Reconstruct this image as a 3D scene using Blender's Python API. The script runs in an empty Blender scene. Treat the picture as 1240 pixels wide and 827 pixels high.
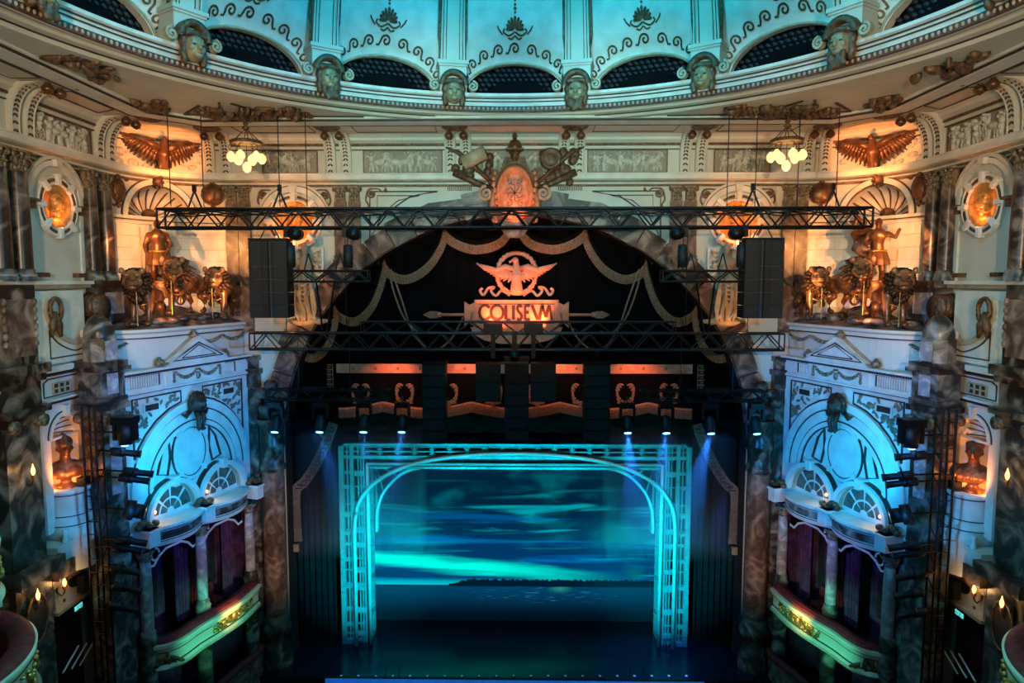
import bpy, math, random
from mathutils import Vector, Matrix
random.seed(7)
SC = bpy.context.scene
COL = SC.collection
# ------------------------------------------------------------------ camera
FPX, CZ, PITCH, YAW, PPX, PPY = 830.0, 14.0, math.radians(5.0), 0.017, 609.0, 413.5
cam_d = bpy.data.cameras.new('camera'); CAM = bpy.data.objects.new('camera', cam_d); COL.objects.link(CAM)
cam_d.sensor_fit = 'HORIZONTAL'; cam_d.sensor_width = 36.0; cam_d.lens = FPX * 36.0 / 1240.0
cam_d.shift_x = (620.0 - PPX) / 1240.0
cam_d.clip_end = 300
CAM.location = (0, 0, CZ); CAM.rotation_euler = (math.pi / 2 - PITCH, 0, YAW)
SC.camera = CAM
# ------------------------------------------------------------------ world, exposure
W = bpy.data.worlds.new('world'); SC.world = W; W.use_nodes = True
W.node_tree.nodes['Background'].inputs[0].default_value = (0.55, 0.75, 0.8, 1)
W.node_tree.nodes['Background'].inputs[1].default_value = 0.02
SC.view_settings.view_transform = 'Standard'; SC.view_settings.look = 'None'
SC.view_settings.exposure = 0.4; SC.view_settings.gamma = 1.0; SC.view_settings.use_curve_mapping = False
# ------------------------------------------------------------------ large lights (the theatre's rig and added fill)
AMBER, CYAN, BLUE, WHITE = (1.0, 0.29, 0.06), (0.10, 0.80, 0.95), (0.04, 0.28, 1.0), (1.0, 0.88, 0.72)
def light(name, kind, loc, energy, color, target=None, size=0.2, angle=60, blend=0.6):
    d = bpy.data.lights.new(name, kind); d.energy = energy; d.color = color
    if kind == 'AREA': d.size = size
    else: d.shadow_soft_size = size
    if kind == 'SPOT': d.spot_size = math.radians(angle); d.spot_blend = blend
    o = bpy.data.objects.new(name, d); COL.objects.link(o); o.location = loc
    if target is not None:
        o.rotation_euler = (Vector(target) - Vector(loc)).to_track_quat('-Z', 'Y').to_euler()
    return o
def z_(zr): return CZ + zr
DY_ = 11.65
# dome wash (cyan floods on the dome's ledge), added fill, balcony-front spots
light('dome_wash', 'POINT', (0, 12.0, z_(10.5)), 2300, (0.0, 0.44, 0.80), size=0.5)
for x, y, e, col, tx, tz in ((-2.0, 3.0, 3400, (0.0, 0.60, 0.90), 0.5, 8.9), (3.5, 4.0, 2600, (0.0, 0.46, 0.95), -5.5, 8.9), (-3.5, 4.0, 2600, (0.0, 0.64, 0.84), 5.5, 8.9), (5.0, 5.0, 2000, (0.0, 0.66, 0.80), -9.0, 8.6), (-5.0, 5.0, 2000, (0.0, 0.66, 0.78), 9.0, 8.6)):
    light('dome_flood', 'SPOT', (x, y, z_(6.2)), e, col, (tx, DY_ + math.sqrt(max(0, 92 - tx * tx)), z_(tz)), 0.15, 30, 0.9)
light('fill_light', 'POINT', (0, 8.0, z_(2.6)), 70, (1.0, 0.74, 0.47), size=0.9)  # unseen fill in mid-air, added for general warm light
light('wall_fill', 'SPOT', (0, -3.0, z_(0.5)), 3200, (1.0, 0.72, 0.50), (0, 24.3, z_(2.6)), 0.2, 30, 0.9)  # added unseen, warms the proscenium wall
for s in (-1, 1): light('ceiling_fill', 'SPOT', (s * 1.5, 2.0, z_(0.6)), 6500, (0.38, 0.95, 0.95), (s * 3.0, 22.9, z_(5.0)), 0.15, 22, 0.95)  # added unseen pair, brightens the ceiling strip
for s in (-1, 1):
    light('balcony_spot', 'SPOT', (s * 4.0, -2.0, z_(1.5)), 7000, (1.0, 0.72, 0.46), (s * 10.5, 22, z_(2.3)), 0.2, 34, 0.9)
    light('circle_spot', 'SPOT', (s * -7.0, 0.0, z_(-1.0)), 2600, (0.62, 0.95, 0.95), (s * 11.7, 20, z_(1.9)), 0.10, 36, 0.8)
    light('lion_fill', 'SPOT', (s * 2.0, 0.0, z_(0.8)), 2600, (1.0, 0.66, 0.40), (s * 10.7, 21.4, z_(-0.4)), 0.1, 11, 0.8)  # added unseen, lifts the dark lion faces
    light('frieze_spot', 'SPOT', (s * 3.0, -1.0, z_(0.5)), 3000, (0.72, 0.98, 0.86), (s * 4.5, 24, z_(4.0)), 0.12, 24, 0.9)
# ------------------------------------------------------------------ pixel -> place
_cp, _sp, _ca, _sa = math.cos(PITCH), math.sin(PITCH), math.cos(YAW), math.sin(YAW)
_F = Vector((-_sa * _cp, _ca * _cp, -_sp)); _R = Vector((_ca, _sa, 0)); _U = _R.cross(_F)
O = Vector((0, 0, CZ))
def ray(px, py): return _F + _R * ((px - PPX) / FPX) + _U * ((PPY - py) / FPX)
def at(px, py, Y): d = ray(px, py); return O + d * (Y / d.y)
def onX(px, py, X): d = ray(px, py); return O + d * (X / d.x)
def onZ(px, py, Z): d = ray(px, py); return O + d * ((Z - CZ) / d.z)
def onP(px, py, p, n): d = ray(px, py); return O + d * ((p - O).dot(n) / d.dot(n))
def V(*a): return Vector(a)
# ------------------------------------------------------------------ mesh builder
SX = 1                      # -1 while the mirror-image side is being built
ORG = {}
class Fr:
    """a frame: origin, right, up, out"""
    def __init__(s, o, u, v=None, n=None):
        s.o = Vector(o); s.u = Vector(u).normalized(); s.v = Vector(v).normalized() if v is not None else V(0, 0, 1)
        s.n = Vector(n).normalized() if n is not None else s.u.cross(s.v)
    def p(s, a, b, c=0.0): return s.o + s.u * a + s.v * b + s.n * c
    def uv(s, q): d = Vector(q) - s.o; return d.dot(s.u), d.dot(s.v)
    def pix(s, px, py): return s.uv(onP(px, py, s.o, s.n))
    def at(s, a, b, c=0.0): return Fr(s.p(a, b, c), s.u, s.v, s.n)
WF = Fr((0, 0, 0), (1, 0, 0), (0, 0, 1), (0, -1, 0))
def _link(o, parent):
    COL.objects.link(o)
    if parent is not None: o.parent = parent
def worg(o): return ORG.get(o.name, Vector((0, 0, 0))) if o is not None else Vector((0, 0, 0))
class MB:
    def __init__(s): s.v = []; s.f = []; s.sm = []
    def add(s, vs, fs, smooth=False):
        k = len(s.v); s.v += [tuple(x) for x in vs]
        s.f += [tuple(i + k for i in f) for f in fs]; s.sm += [smooth] * len(fs); return s
    def hexa(s, c): return s.add(c, [(0, 3, 2, 1), (4, 5, 6, 7), (0, 1, 5, 4), (1, 2, 6, 5), (2, 3, 7, 6), (3, 0, 4, 7)])
    def box(s, x0, x1, y0, y1, z0, z1):
        return s.hexa([(x0, y0, z0), (x1, y0, z0), (x1, y1, z0), (x0, y1, z0), (x0, y0, z1), (x1, y0, z1), (x1, y1, z1), (x0, y1, z1)])
    def fbox(s, F, a0, a1, b0, b1, c0, c1):
        return s.hexa([F.p(a0, b0, c1), F.p(a1, b0, c1), F.p(a1, b0, c0), F.p(a0, b0, c0), F.p(a0, b1, c1), F.p(a1, b1, c1), F.p(a1, b1, c0), F.p(a0, b1, c0)])
    def prism(s, F, poly, c0, c1):
        n = len(poly)
        ar = sum(poly[i][0] * poly[(i + 1) % n][1] - poly[(i + 1) % n][0] * poly[i][1] for i in range(n))
        if ar < 0: poly = poly[::-1]
        vs = [F.p(a, b, c0) for a, b in poly] + [F.p(a, b, c1) for a, b in poly]
        fs = [tuple(range(n))[::-1], tuple(range(n, 2 * n))] + [(i, (i + 1) % n, n + (i + 1) % n, n + i) for i in range(n)]
        return s.add(vs, fs)
    def stroke(s, F, pts, w, c0, c1, closed=False):
        """flat band along a polyline in frame F; w a width or list"""
        n = len(pts); L = []; Rr = []
        for i in range(n):
            if closed: a, b = pts[i - 1], pts[(i + 1) % n]
            else: a, b = pts[max(i - 1, 0)], pts[min(i + 1, n - 1)]
            dx, dy = b[0] - a[0], b[1] - a[1]; l = math.hypot(dx, dy) or 1e-6
            ww = (w[i] if isinstance(w, (list, tuple)) else w) / 2
            L.append((pts[i][0] - dy / l * ww, pts[i][1] + dx / l * ww)); Rr.append((pts[i][0] + dy / l * ww, pts[i][1] - dx / l * ww))
        vs = []
        for i in range(n): vs += [F.p(*L[i], c1), F.p(*Rr[i], c1), F.p(*L[i], c0), F.p(*Rr[i], c0)]
        fs = []
        m = n if closed else n - 1
        for i in range(m):
            j = (i + 1) % n; a, b = 4 * i, 4 * j
            fs += [(a + 1, b + 1, b, a), (a, b, b + 2, a + 2), (b + 1, a + 1, a + 3, b + 3)]
        if not closed: fs += [(0, 2, 3, 1), (4 * n - 4, 4 * n - 3, 4 * n - 1, 4 * n - 2)]
        return s.add(vs, fs)
    def tube(s, pts, r, n=8, closed=False, cap=True, sq=None):
        pts = [Vector(p) for p in pts]; N = len(pts); vs = []; fs = []
        ref = V(0, 0, 1)
        for i in range(N):
            if closed: t = pts[(i + 1) % N] - pts[i - 1]
            else: t = pts[min(i + 1, N - 1)] - pts[max(i - 1, 0)]
            t = t.normalized() if t.length > 1e-9 else V(0, 0, 1)
            x = ref.cross(t)
            if x.length < 0.2: x = V(1, 0.01, 0).cross(t)
            x.normalize(); y = t.cross(x)
            rr = r[i] if isinstance(r, (list, tuple)) else r
            for k in range(n):
                a = 2 * math.pi * k / n + (math.pi / 4 if n == 4 else 0)
                vs.append(pts[i] + (x * math.cos(a) + y * math.sin(a) * (sq or 1)) * rr)
        for i in range(N if closed else N - 1):
            j = (i + 1) % N
            for k in range(n):
                q = (k + 1) % n; fs.append((i * n + k, i * n + q, j * n + q, j * n + k))
        if cap and not closed: fs += [tuple(range(n))[::-1], tuple(range((N - 1) * n, N * n))]
        return s.add(vs, fs, n > 5)
    def lathe(s, prof, c=(0, 0, 0), n=24, a0=0.0, a1=2 * math.pi, ax=None, smooth=True, sy=1.0):
        """profile (r, z) turned about z through c; ax = optional Fr (its v is the axis)"""
        full = abs(a1 - a0 - 2 * math.pi) < 1e-6; m = n if full else n + 1; vs = []; fs = []
        for r, z in prof:
            for k in range(m):
                a = a0 + (a1 - a0) * k / n
                x, y = r * math.cos(a), r * math.sin(a) * sy
                vs.append(ax.p(x, z, y) if ax else (c[0] + x, c[1] + y, c[2] + z))
        for i in range(len(prof) - 1):
            for k in range(n):
                q = (k + 1) % m if full else k + 1
                f = (i * m + k, i * m + q, (i + 1) * m + q, (i + 1) * m + k)
                fs.append(f[::-1] if ax else f)
        return s.add(vs, fs, smooth)
    def ell(s, c, r, nu=12, nv=8, M=None):
        vs = []; fs = []; c = Vector(c)
        if not isinstance(r, (list, tuple)): r = (r, r, r)
        for j in range(nv + 1):
            t = math.pi * j / nv
            for i in range(nu):
                a = 2 * math.pi * i / nu
                p = V(r[0] * math.sin(t) * math.cos(a), r[1] * math.sin(t) * math.sin(a), -r[2] * math.cos(t))
                vs.append(c + (M @ p if M else p))
        for j in range(nv):
            for i in range(nu):
                q = (i + 1) % nu; fs.append((j * nu + i, j * nu + q, (j + 1) * nu + q, (j + 1) * nu + i))
        return s.add(vs, fs, True)
    def fell(s, F, a, b, c, ra, rb, rc, nu=10, nv=6, rot=0.0):
        M = Matrix((F.u, F.n, F.v)).transposed()
        if rot: M = M @ Matrix.Rotation(-rot, 3, 'Y')
        return s.ell(F.p(a, b, c), (ra, rc, rb), nu, nv, M)
    def sweep(s, prof, path, closed=False, smooth=False):
        """profile [(out, up)] along a level path [(x, y)], out = right of travel, at z = up; keep prof running bottom to top"""
        N = len(path); vs = []; fs = []; m = len(prof)
        for i in range(N):
            p = path[i]
            a = path[i - 1] if (closed or i) else None; b = path[(i + 1) % N] if (closed or i < N - 1) else None
            def nrm(q, w): dx, dy = w[0] - q[0], w[1] - q[1]; l = math.hypot(dx, dy) or 1e-9; return (dy / l, -dx / l)
            n1 = nrm(a, p) if a is not None else None; n2 = nrm(p, b) if b is not None else None
            if n1 is None: nx, ny = n2
            elif n2 is None: nx, ny = n1
            else:
                nx, ny = n1[0] + n2[0], n1[1] + n2[1]; k = 2 / max(0.35, nx * nx + ny * ny); nx *= k; ny *= k
            for o, u in prof: vs.append((p[0] + nx * o, p[1] + ny * o, u))
        for i in range(N if closed else N - 1):
            j = (i + 1) % N
            for k in range(m - 1): fs.append((i * m + k, j * m + k, j * m + k + 1, i * m + k + 1))
        if not closed: fs += [tuple(range(m)), tuple(range((N - 1) * m, N * m))[::-1]]
        return s.add(vs, fs, smooth)
    def grid(s, rows, smooth=True, flip=False):
        m = len(rows[0]); vs = [p for r in rows for p in r]; fs = []
        for i in range(len(rows) - 1):
            for k in range(m - 1):
                f = (i * m + k, i * m + k + 1, (i + 1) * m + k + 1, (i + 1) * m + k); fs.append(f[::-1] if flip else f)
        return s.add(vs, fs, smooth)
    def mesh(s, name, material, org=Vector((0, 0, 0))):
        me = bpy.data.meshes.new(name)
        ox, oy, oz = org
        if SX > 0: me.from_pydata([(x - ox, y - oy, z - oz) for x, y, z in s.v], [], s.f)
        else: me.from_pydata([(-x - ox, y - oy, z - oz) for x, y, z in s.v], [], [f[::-1] for f in s.f])
        me.polygons.foreach_set('use_smooth', s.sm)
        me.materials.append(M[material]); me.update(); return me
    def build(s, name, material, parent=None, label=None):
        org = worg(parent)
        o = bpy.data.objects.new(name, s.mesh(name, material, org)); _link(o, parent); ORG[o.name] = org.copy()
        if label: o['label'] = label
        return o
def tag(o, label, cat, group=None):
    o['label'] = label; o['category'] = cat
    if group: o['group'] = group
    return o
def struct(o): o['kind'] = 'structure'; return o
def side(): return 'left' if SX > 0 else 'right'
def thing(name, loc, label, cat, group=None):
    o = bpy.data.objects.new(name, None); o.empty_display_size = 0.2
    l = Vector((loc[0] * SX, loc[1], loc[2])); o.location = l; COL.objects.link(o); ORG[o.name] = l
    return tag(o, label, cat, group)
_unit = {}
def unit(kind, material):
    k = (kind, material)
    if k not in _unit:
        global SX
        keep, SX = SX, 1
        if kind == 'rod': b = MB().tube([(0, 0, 0), (0, 0, 1)], 1.0, 6)
        elif kind == 'rod4': b = MB().tube([(0, 0, 0), (0, 0, 1)], 1.0, 4)
        elif kind == 'ball': b = MB().ell((0, 0, 0), 1.0, 10, 7)
        else: b = MB().box(-.5, .5, -.5, .5, -.5, .5)
        _unit[k] = b.mesh(kind, material); SX = keep
    return _unit[k]
def mx(p): return Vector((p[0] * SX, p[1], p[2]))
def rod(name, p0, p1, r, material, parent, kind='rod'):
    a, b = mx(p0), mx(p1); d = b - a
    o = bpy.data.objects.new(name, unit(kind, material)); _link(o, parent)
    o.location = a - worg(parent); o.rotation_mode = 'QUATERNION'; o.rotation_quaternion = d.to_track_quat('Z', 'Y'); o.scale = (r, r, d.length)
    ORG[o.name] = worg(parent).copy(); return o
def ubox(name, c, size, material, parent, rz=0.0, kind='box'):
    o = bpy.data.objects.new(name, unit(kind, material)); _link(o, parent)
    o.location = mx(c) - worg(parent); o.rotation_euler = (0, 0, rz * SX); o.scale = size
    ORG[o.name] = worg(parent).copy(); return o
def arc(cx, cy, r, a0, a1, n, ry=None):
    ry = r if ry is None else ry
    return [(cx + r * math.cos(math.radians(a0 + (a1 - a0) * i / n)), cy + ry * math.sin(math.radians(a0 + (a1 - a0) * i / n))) for i in range(n + 1)]
def lerp(a, b, t): return a + (b - a) * t
def spline(pts, n=6):
    """Catmull-Rom through 2D or 3D points"""
    P = [Vector(p) if len(p) == 3 else Vector((p[0], p[1], 0)) for p in pts]; out = []
    for i in range(len(P) - 1):
        p0, p1, p2, p3 = P[max(i - 1, 0)], P[i], P[i + 1], P[min(i + 2, len(P) - 1)]
        for k in range(n):
            t = k / n
            out.append(0.5 * (2 * p1 + (p2 - p0) * t + (2 * p0 - 5 * p1 + 4 * p2 - p3) * t * t + (3 * p1 - p0 - 3 * p2 + p3) * t ** 3))
    out.append(P[-1])
    return [tuple(p) if len(pts[0]) == 3 else (p.x, p.y) for p in out]
def spiral(cx, cy, r0, turns, a0, n=20, sgn=1, rend=0.12):
    return [(cx + r0 * lerp(1, rend, i / n) * math.cos(a0 + sgn * 2 * math.pi * turns * i / n), cy + r0 * lerp(1, rend, i / n) * math.sin(a0 + sgn * 2 * math.pi * turns * i / n)) for i in range(n + 1)]
def sculpt(name, prims, voxel, smooth=2, tris=None):
    """one continuous surface grown over balls and tapered limbs: ('b', c, r) or ('l', [points], [radii]); returns MB in local space"""
    global SX
    keep, SX = SX, 1
    b = MB()
    for q in prims:
        if q[0] == 'b': b.ell(q[1], q[2], 12, 9, q[3] if len(q) > 3 else None)
        else:
            b.tube(q[1], q[2], 9)
            for p, r in zip(q[1], q[2]): b.ell(p, r, 9, 7)
    me = b.mesh(name, 'bronze'); SX = keep
    o = bpy.data.objects.new('tmp', me); COL.objects.link(o)
    m = o.modifiers.new('r', 'REMESH'); m.mode = 'VOXEL'; m.voxel_size = voxel
    if smooth: m2 = o.modifiers.new('s', 'SMOOTH'); m2.iterations = smooth; m2.factor = 0.5
    dg = bpy.context.evaluated_depsgraph_get(); ev = o.evaluated_get(dg); em = ev.to_mesh()
    out = MB(); out.add([tuple(v.co) for v in em.vertices], [tuple(p.vertices) for p in em.polygons], True)
    ev.to_mesh_clear(); bpy.data.objects.remove(o); bpy.data.meshes.remove(me)
    return out
def place(mb, Mx):
    r = MB(); r.v = [tuple(Mx @ Vector(p)) for p in mb.v]; r.f = mb.f; r.sm = mb.sm
    if Mx.determinant() < 0: r.f = [f[::-1] for f in mb.f]
    return r
def TRS(loc, rz=0.0, sc=1.0, rx=0.0, ry=0.0):
    S = Matrix.Diagonal((sc, sc, sc, 1)) if not isinstance(sc, (tuple, list)) else Matrix.Diagonal((*sc, 1))
    return Matrix.Translation(loc) @ Matrix.Rotation(rz, 4, 'Z') @ Matrix.Rotation(ry, 4, 'Y') @ Matrix.Rotation(rx, 4, 'X') @ S
# ------------------------------------------------------------------ materials
M = {}
def _n(nt, kind, **kw):
    n = nt.nodes.new(kind)
    for k, v in kw.items(): setattr(n, k, v)
    return n
def material(name, c1, c2=None, rough=0.6, metal=0.0, scale=3.0, bump=0.0, bscale=12.0, emit=0.0, spread=(0.35, 0.65), detail=4.0, kind='noise', spec=0.4):
    m = bpy.data.materials.new(name); m.use_nodes = True; nt = m.node_tree; b = nt.nodes['Principled BSDF']
    c2 = c2 or tuple(x * 0.8 for x in c1)
    tc = _n(nt, 'ShaderNodeTexCoord')
    if kind == 'marble':
        nz = _n(nt, 'ShaderNodeTexNoise'); nz.inputs['Scale'].default_value = scale; nz.inputs['Detail'].default_value = 7; nz.inputs['Distortion'].default_value = 1.7
    elif kind == 'wave':
        nz = _n(nt, 'ShaderNodeTexWave'); nz.inputs['Scale'].default_value = scale; nz.inputs['Distortion'].default_value = 1.5
    else:
        nz = _n(nt, 'ShaderNodeTexNoise'); nz.inputs['Scale'].default_value = scale; nz.inputs['Detail'].default_value = detail
    nt.links.new(tc.outputs['Object'], nz.inputs['Vector'])
    r = _n(nt, 'ShaderNodeValToRGB'); e = r.color_ramp.elements
    e[0].position, e[1].position = spread; e[0].color = (*c2, 1); e[1].color = (*c1, 1)
    if kind == 'marble':
        x = r.color_ramp.elements.new((spread[0] + spread[1]) / 2); x.color = (*[(p + q) / 2 * 0.8 for p, q in zip(c1, c2)], 1)
    nt.links.new(nz.outputs[0], r.inputs[0]); nt.links.new(r.outputs[0], b.inputs['Base Color'])
    b.inputs['Roughness'].default_value = rough; b.inputs['Metallic'].default_value = metal
    b.inputs['Specular IOR Level'].default_value = spec
    if bump:
        bn = _n(nt, 'ShaderNodeTexNoise'); bn.inputs['Scale'].default_value = bscale; bn.inputs['Detail'].default_value = 5
        nt.links.new(tc.outputs['Object'], bn.inputs['Vector'])
        bp = _n(nt, 'ShaderNodeBump'); bp.inputs['Strength'].default_value = bump; bp.inputs['Distance'].default_value = 0.05
        nt.links.new(bn.outputs[0], bp.inputs['Height']); nt.links.new(bp.outputs[0], b.inputs['Normal'])
    if emit:
        nt.links.new(r.outputs[0], b.inputs['Emission Color']); b.inputs['Emission Strength'].default_value = emit
    M[name] = m; return m
material('plaster', (0.63, 0.57, 0.45), (0.57, 0.51, 0.39), 0.55, scale=1.2, bump=0.05, bscale=9)
material('plaster_white', (0.74, 0.70, 0.60), (0.62, 0.57, 0.47), 0.5, scale=2.2)
material('plaster_relief', (0.66, 0.60, 0.49), (0.46, 0.39, 0.29), 0.55, scale=7, bump=0.5, bscale=22)
material('plaster_tan', (0.50, 0.40, 0.26), (0.36, 0.27, 0.16), 0.55, scale=3)
material('frieze_ground', (0.34, 0.27, 0.19), (0.26, 0.20, 0.135), 0.6, scale=4)
material('dark_bronze', (0.10, 0.055, 0.03), (0.03, 0.016, 0.010), 0.4, 0.5, scale=6, bump=0.4, bscale=18)
material('cartouche_gilt', (0.50, 0.22, 0.10), (0.32, 0.12, 0.05), 0.45, 0.15, scale=6, bump=0.2, bscale=20)
material('lit_bronze', (0.36, 0.175, 0.078), (0.24, 0.11, 0.048), 0.34, 0.35, scale=4)  # bronze again, lightened to put light on the lion faces into the colour
material('mane_bronze', (0.075, 0.034, 0.016), (0.04, 0.018, 0.009), 0.42, 0.35, scale=5)
material('bead_red', (0.16, 0.06, 0.04), (0.07, 0.025, 0.018), 0.5, scale=9)
material('relief_dark', (0.26, 0.19, 0.12), (0.13, 0.085, 0.05), 0.55, scale=7, bump=0.4, bscale=22)
material('mask_gilt', (0.38, 0.28, 0.15), (0.28, 0.19, 0.09), 0.45, 0.2, scale=3)
material('inlay', (0.050, 0.032, 0.020), (0.03, 0.02, 0.012), 0.5)
material('gilt_brown', (0.20, 0.105, 0.05), (0.07, 0.035, 0.018), 0.45, 0.3, scale=9, bump=0.3, bscale=25)
material('bronze', (0.20, 0.092, 0.040), (0.095, 0.043, 0.019), 0.34, 0.5, scale=4, bump=0.12, bscale=16)
material('gold', (0.72, 0.45, 0.14), (0.36, 0.19, 0.05), 0.35, 0.8, scale=8, bump=0.3, bscale=28)
material('medal_gold', (0.80, 0.42, 0.12), (0.50, 0.22, 0.05), 0.4, 0.35, scale=7, bump=0.2, bscale=25)
material('capital_gilt', (0.34, 0.26, 0.16), (0.09, 0.055, 0.03), 0.45, 0.3, scale=11, bump=0.4, bscale=28)
material('marble_brown', (0.34, 0.23, 0.16), (0.028, 0.016, 0.011), 0.3, scale=1.1, kind='marble', spread=(0.44, 0.66))
material('marble_grey', (0.36, 0.31, 0.25), (0.035, 0.027, 0.021), 0.3, scale=1.2, kind='marble', spread=(0.44, 0.66))
material('marble_red', (0.42, 0.25, 0.17), (0.10, 0.045, 0.032), 0.32, scale=1.5, kind='marble', spread=(0.40, 0.66))
material('marble_pale', (0.62, 0.55, 0.50), (0.26, 0.22, 0.24), 0.3, scale=2.2, kind='marble', spread=(0.36, 0.66))
material('truss_black', (0.010, 0.010, 0.011), (0.005, 0.005, 0.006), 0.42, 0.4, spec=0.4)
material('truss_steel', (0.07, 0.075, 0.08), (0.03, 0.033, 0.035), 0.4, 0.8)
material('speaker_black', (0.006, 0.0065, 0.007), (0.004, 0.004, 0.0045), 0.5)
material('speaker_grille', (0.011, 0.012, 0.013), (0.006, 0.0065, 0.007), 0.6, scale=60)
material('velvet_black', (0.004, 0.0035, 0.0035), (0.002, 0.002, 0.002), 0.9, spec=0.1)
material('velvet_red', (0.22, 0.015, 0.02), (0.11, 0.006, 0.01), 0.75, scale=6)
material('curtain_purple', (0.10, 0.030, 0.085), (0.035, 0.008, 0.030), 0.8, scale=3)
material('fringe', (0.44, 0.27, 0.16), (0.25, 0.14, 0.08), 0.7, scale=20, bump=0.4, bscale=60)
material('applique', (0.50, 0.22, 0.11), (0.36, 0.14, 0.06), 0.6)
material('applique_grey', (0.20, 0.15, 0.13), (0.12, 0.09, 0.08), 0.7, scale=9)
material('velvet_leg', (0.007, 0.009, 0.012), (0.004, 0.005, 0.007), 0.9, spec=0.1)
material('stage_black', (0.006, 0.009, 0.013), (0.003, 0.005, 0.008), 0.2, scale=2, bump=0.04)
material('dark_wall', (0.016, 0.017, 0.021), (0.009, 0.010, 0.012), 0.8)
material('seat_dark', (0.035, 0.025, 0.03), (0.012, 0.01, 0.012), 0.6, scale=6)
material('teal_paint', (0.10, 0.36, 0.40), (0.06, 0.25, 0.28), 0.4, 0.2, scale=8)
material('teal_bright', (0.25, 0.70, 0.74), (0.20, 0.60, 0.65), 0.3, 0.1)
material('door_red', (0.045, 0.010, 0.010), (0.025, 0.006, 0.006), 0.5)
material('glass_dark', (0.16, 0.14, 0.10), (0.07, 0.065, 0.05), 0.2, scale=4)
material('globe', (1.0, 0.68, 0.30), (1.0, 0.56, 0.20), 0.3, emit=1.0, spread=(0.2, 0.8))
material('flame_bulb', (1.0, 0.62, 0.22), (1.0, 0.50, 0.14), 0.3, emit=2.0)
material('lamp_blue', (0.10, 0.42, 1.0), (0.08, 0.36, 1.0), 0.3, emit=9.0)
material('led_blue', (0.01, 0.14, 0.55), (0.008, 0.11, 0.48), 0.3, emit=0.5)
material('exit_green', (0.10, 0.75, 0.70), (0.08, 0.65, 0.60), 0.4, emit=0.8)
material('white_paint', (0.78, 0.76, 0.70), (0.70, 0.68, 0.62), 0.5)
# ================================================================== THE ROOM SHELL
YW, XL, CR = 24.3, -12.8, 3.0                 # proscenium wall, side walls, corner radius
CX, CY = XL + CR, YW - CR                     # centre of the left rounded corner
def zf(py, Y=YW): return at(623, py, Y).z
ZC = zf(165)                                  # flat ceiling
DY, DR = 11.65, 9.45                          # dome centre and bead radius
Z_FR0, Z_FR1 = zf(211), zf(180)               # frieze
Z_CO0, Z_CO1 = zf(223), zf(211)               # main cornice
ARC = [(CX - CR * math.cos(math.radians(a)), CY + CR * math.sin(math.radians(a))) for a in range(0, 91, 6)]
HALF = [(XL, -4.0), (XL, 10.0), (XL, 16.0)] + ARC          # left half path, ends at (CX, YW)
FULL = HALF + [(-x, y) for x, y in HALF[::-1]]
def carc(a, r=CR, z=0.0): a = math.radians(a); return V(CX - r * math.cos(a), CY + r * math.sin(a), z)
# proscenium wall with its arched opening
ACZ = at(623, 540, YW).z; AR = at(623, 259, YW).z - ACZ; AW = -at(345, 540, YW).x   # arch centre height, rise, half width
op = [(-AW, 0.0)] + arc(0, ACZ, AW, 180, 0, 48, AR) + [(AW, 0.0)]
wall_front = struct(MB().prism(Fr((0, YW + 0.8, 0), (1, 0, 0)), [(CX, 0.0)] + op + [(-CX, 0.0), (-CX, ZC + 0.3), (CX, ZC + 0.3)], 0, 0.8).build('wall_front', 'plaster'))
WALLS = {}
def onC(px, py, r=CR):
    """pixel -> point on the rounded left corner (the far side of its cylinder)"""
    d = ray(px, py); ox, oy = -CX, -CY; A = d.x ** 2 + d.y ** 2; B = ox * d.x + oy * d.y; q = B * B - A * (ox * ox + oy * oy - r * r)
    return O + d * ((-B + math.sqrt(max(q, 0))) / A)
def ang(p): return math.degrees(math.atan2(p.y - CY, CX - p.x))
def cw(s_, z, dep=0.0):
    """point on the corner wall: s_ metres right of the niche's axis, dep metres behind its face"""
    a = NA + math.degrees(s_ / CR); return carc(a, CR + dep, z)
NA = ang(onC(190, 245)); ZI = onC(190, 264).z; NR = 1.04; Z_POD = at(200, 372, 21.5).z     # niche axis, impost height, niche radius
def corner_wall():
    b = MB(); s0, s1 = -math.radians(NA) * CR, math.radians(90 - NA) * CR; zt = ZC + 0.3; zm = ZI + NR + 0.25
    def patch(sa, sb, za, zb, n=10): b.grid([[cw(lerp(sa, sb, i / n), za), cw(lerp(sa, sb, i / n), zb)] for i in range(n + 1)], True)
    patch(s0, s1, -1.2, ZI, 24); patch(s0, s1, zm, zt, 24); patch(s0, -1.25, ZI, zm); patch(1.25, s1, ZI, zm)
    rows = []
    for i in range(25):
        t = math.pi * i / 24; x, z = -NR * math.cos(t), NR * math.sin(t); k = min(1.25 / max(abs(x), 1e-6) * 1.0, (NR + 0.25) / max(z, 1e-6))
        rows.append([cw(x, ZI + z), cw(x * k, ZI + z * k)])
    b.grid(rows, True); return b
for SX in (1, -1):
    WALL_CORNER = struct(corner_wall().build('wall_corner_' + side(), 'plaster'))
    WALL_SIDE = struct(MB().box(XL - 0.5, XL, -4, CY, -1.2, ZC + 0.3).build('wall_' + side(), 'plaster'))
    WALLS[SX] = (WALL_SIDE, WALL_CORNER)
SX = 1
# ceiling plane round the dome
rows = []
for k in range(97):
    t = math.radians(k * 360 / 96); sx, cy = math.sin(t), math.cos(t); R0 = DR + 0.75
    e = [(12.95 / abs(sx)) if abs(sx) > 1e-6 else 99, ((YW + 0.1 - DY) / cy) if cy > 1e-6 else 99, ((DY + 4) / -cy) if cy < -1e-6 else 99]
    ro = min(e); rows.append([V(R0 * sx, DY + R0 * cy, ZC), V(ro * sx, DY + ro * cy, ZC)])
CEIL = struct(MB().grid(rows, False).build('ceiling', 'plaster'))
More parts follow.
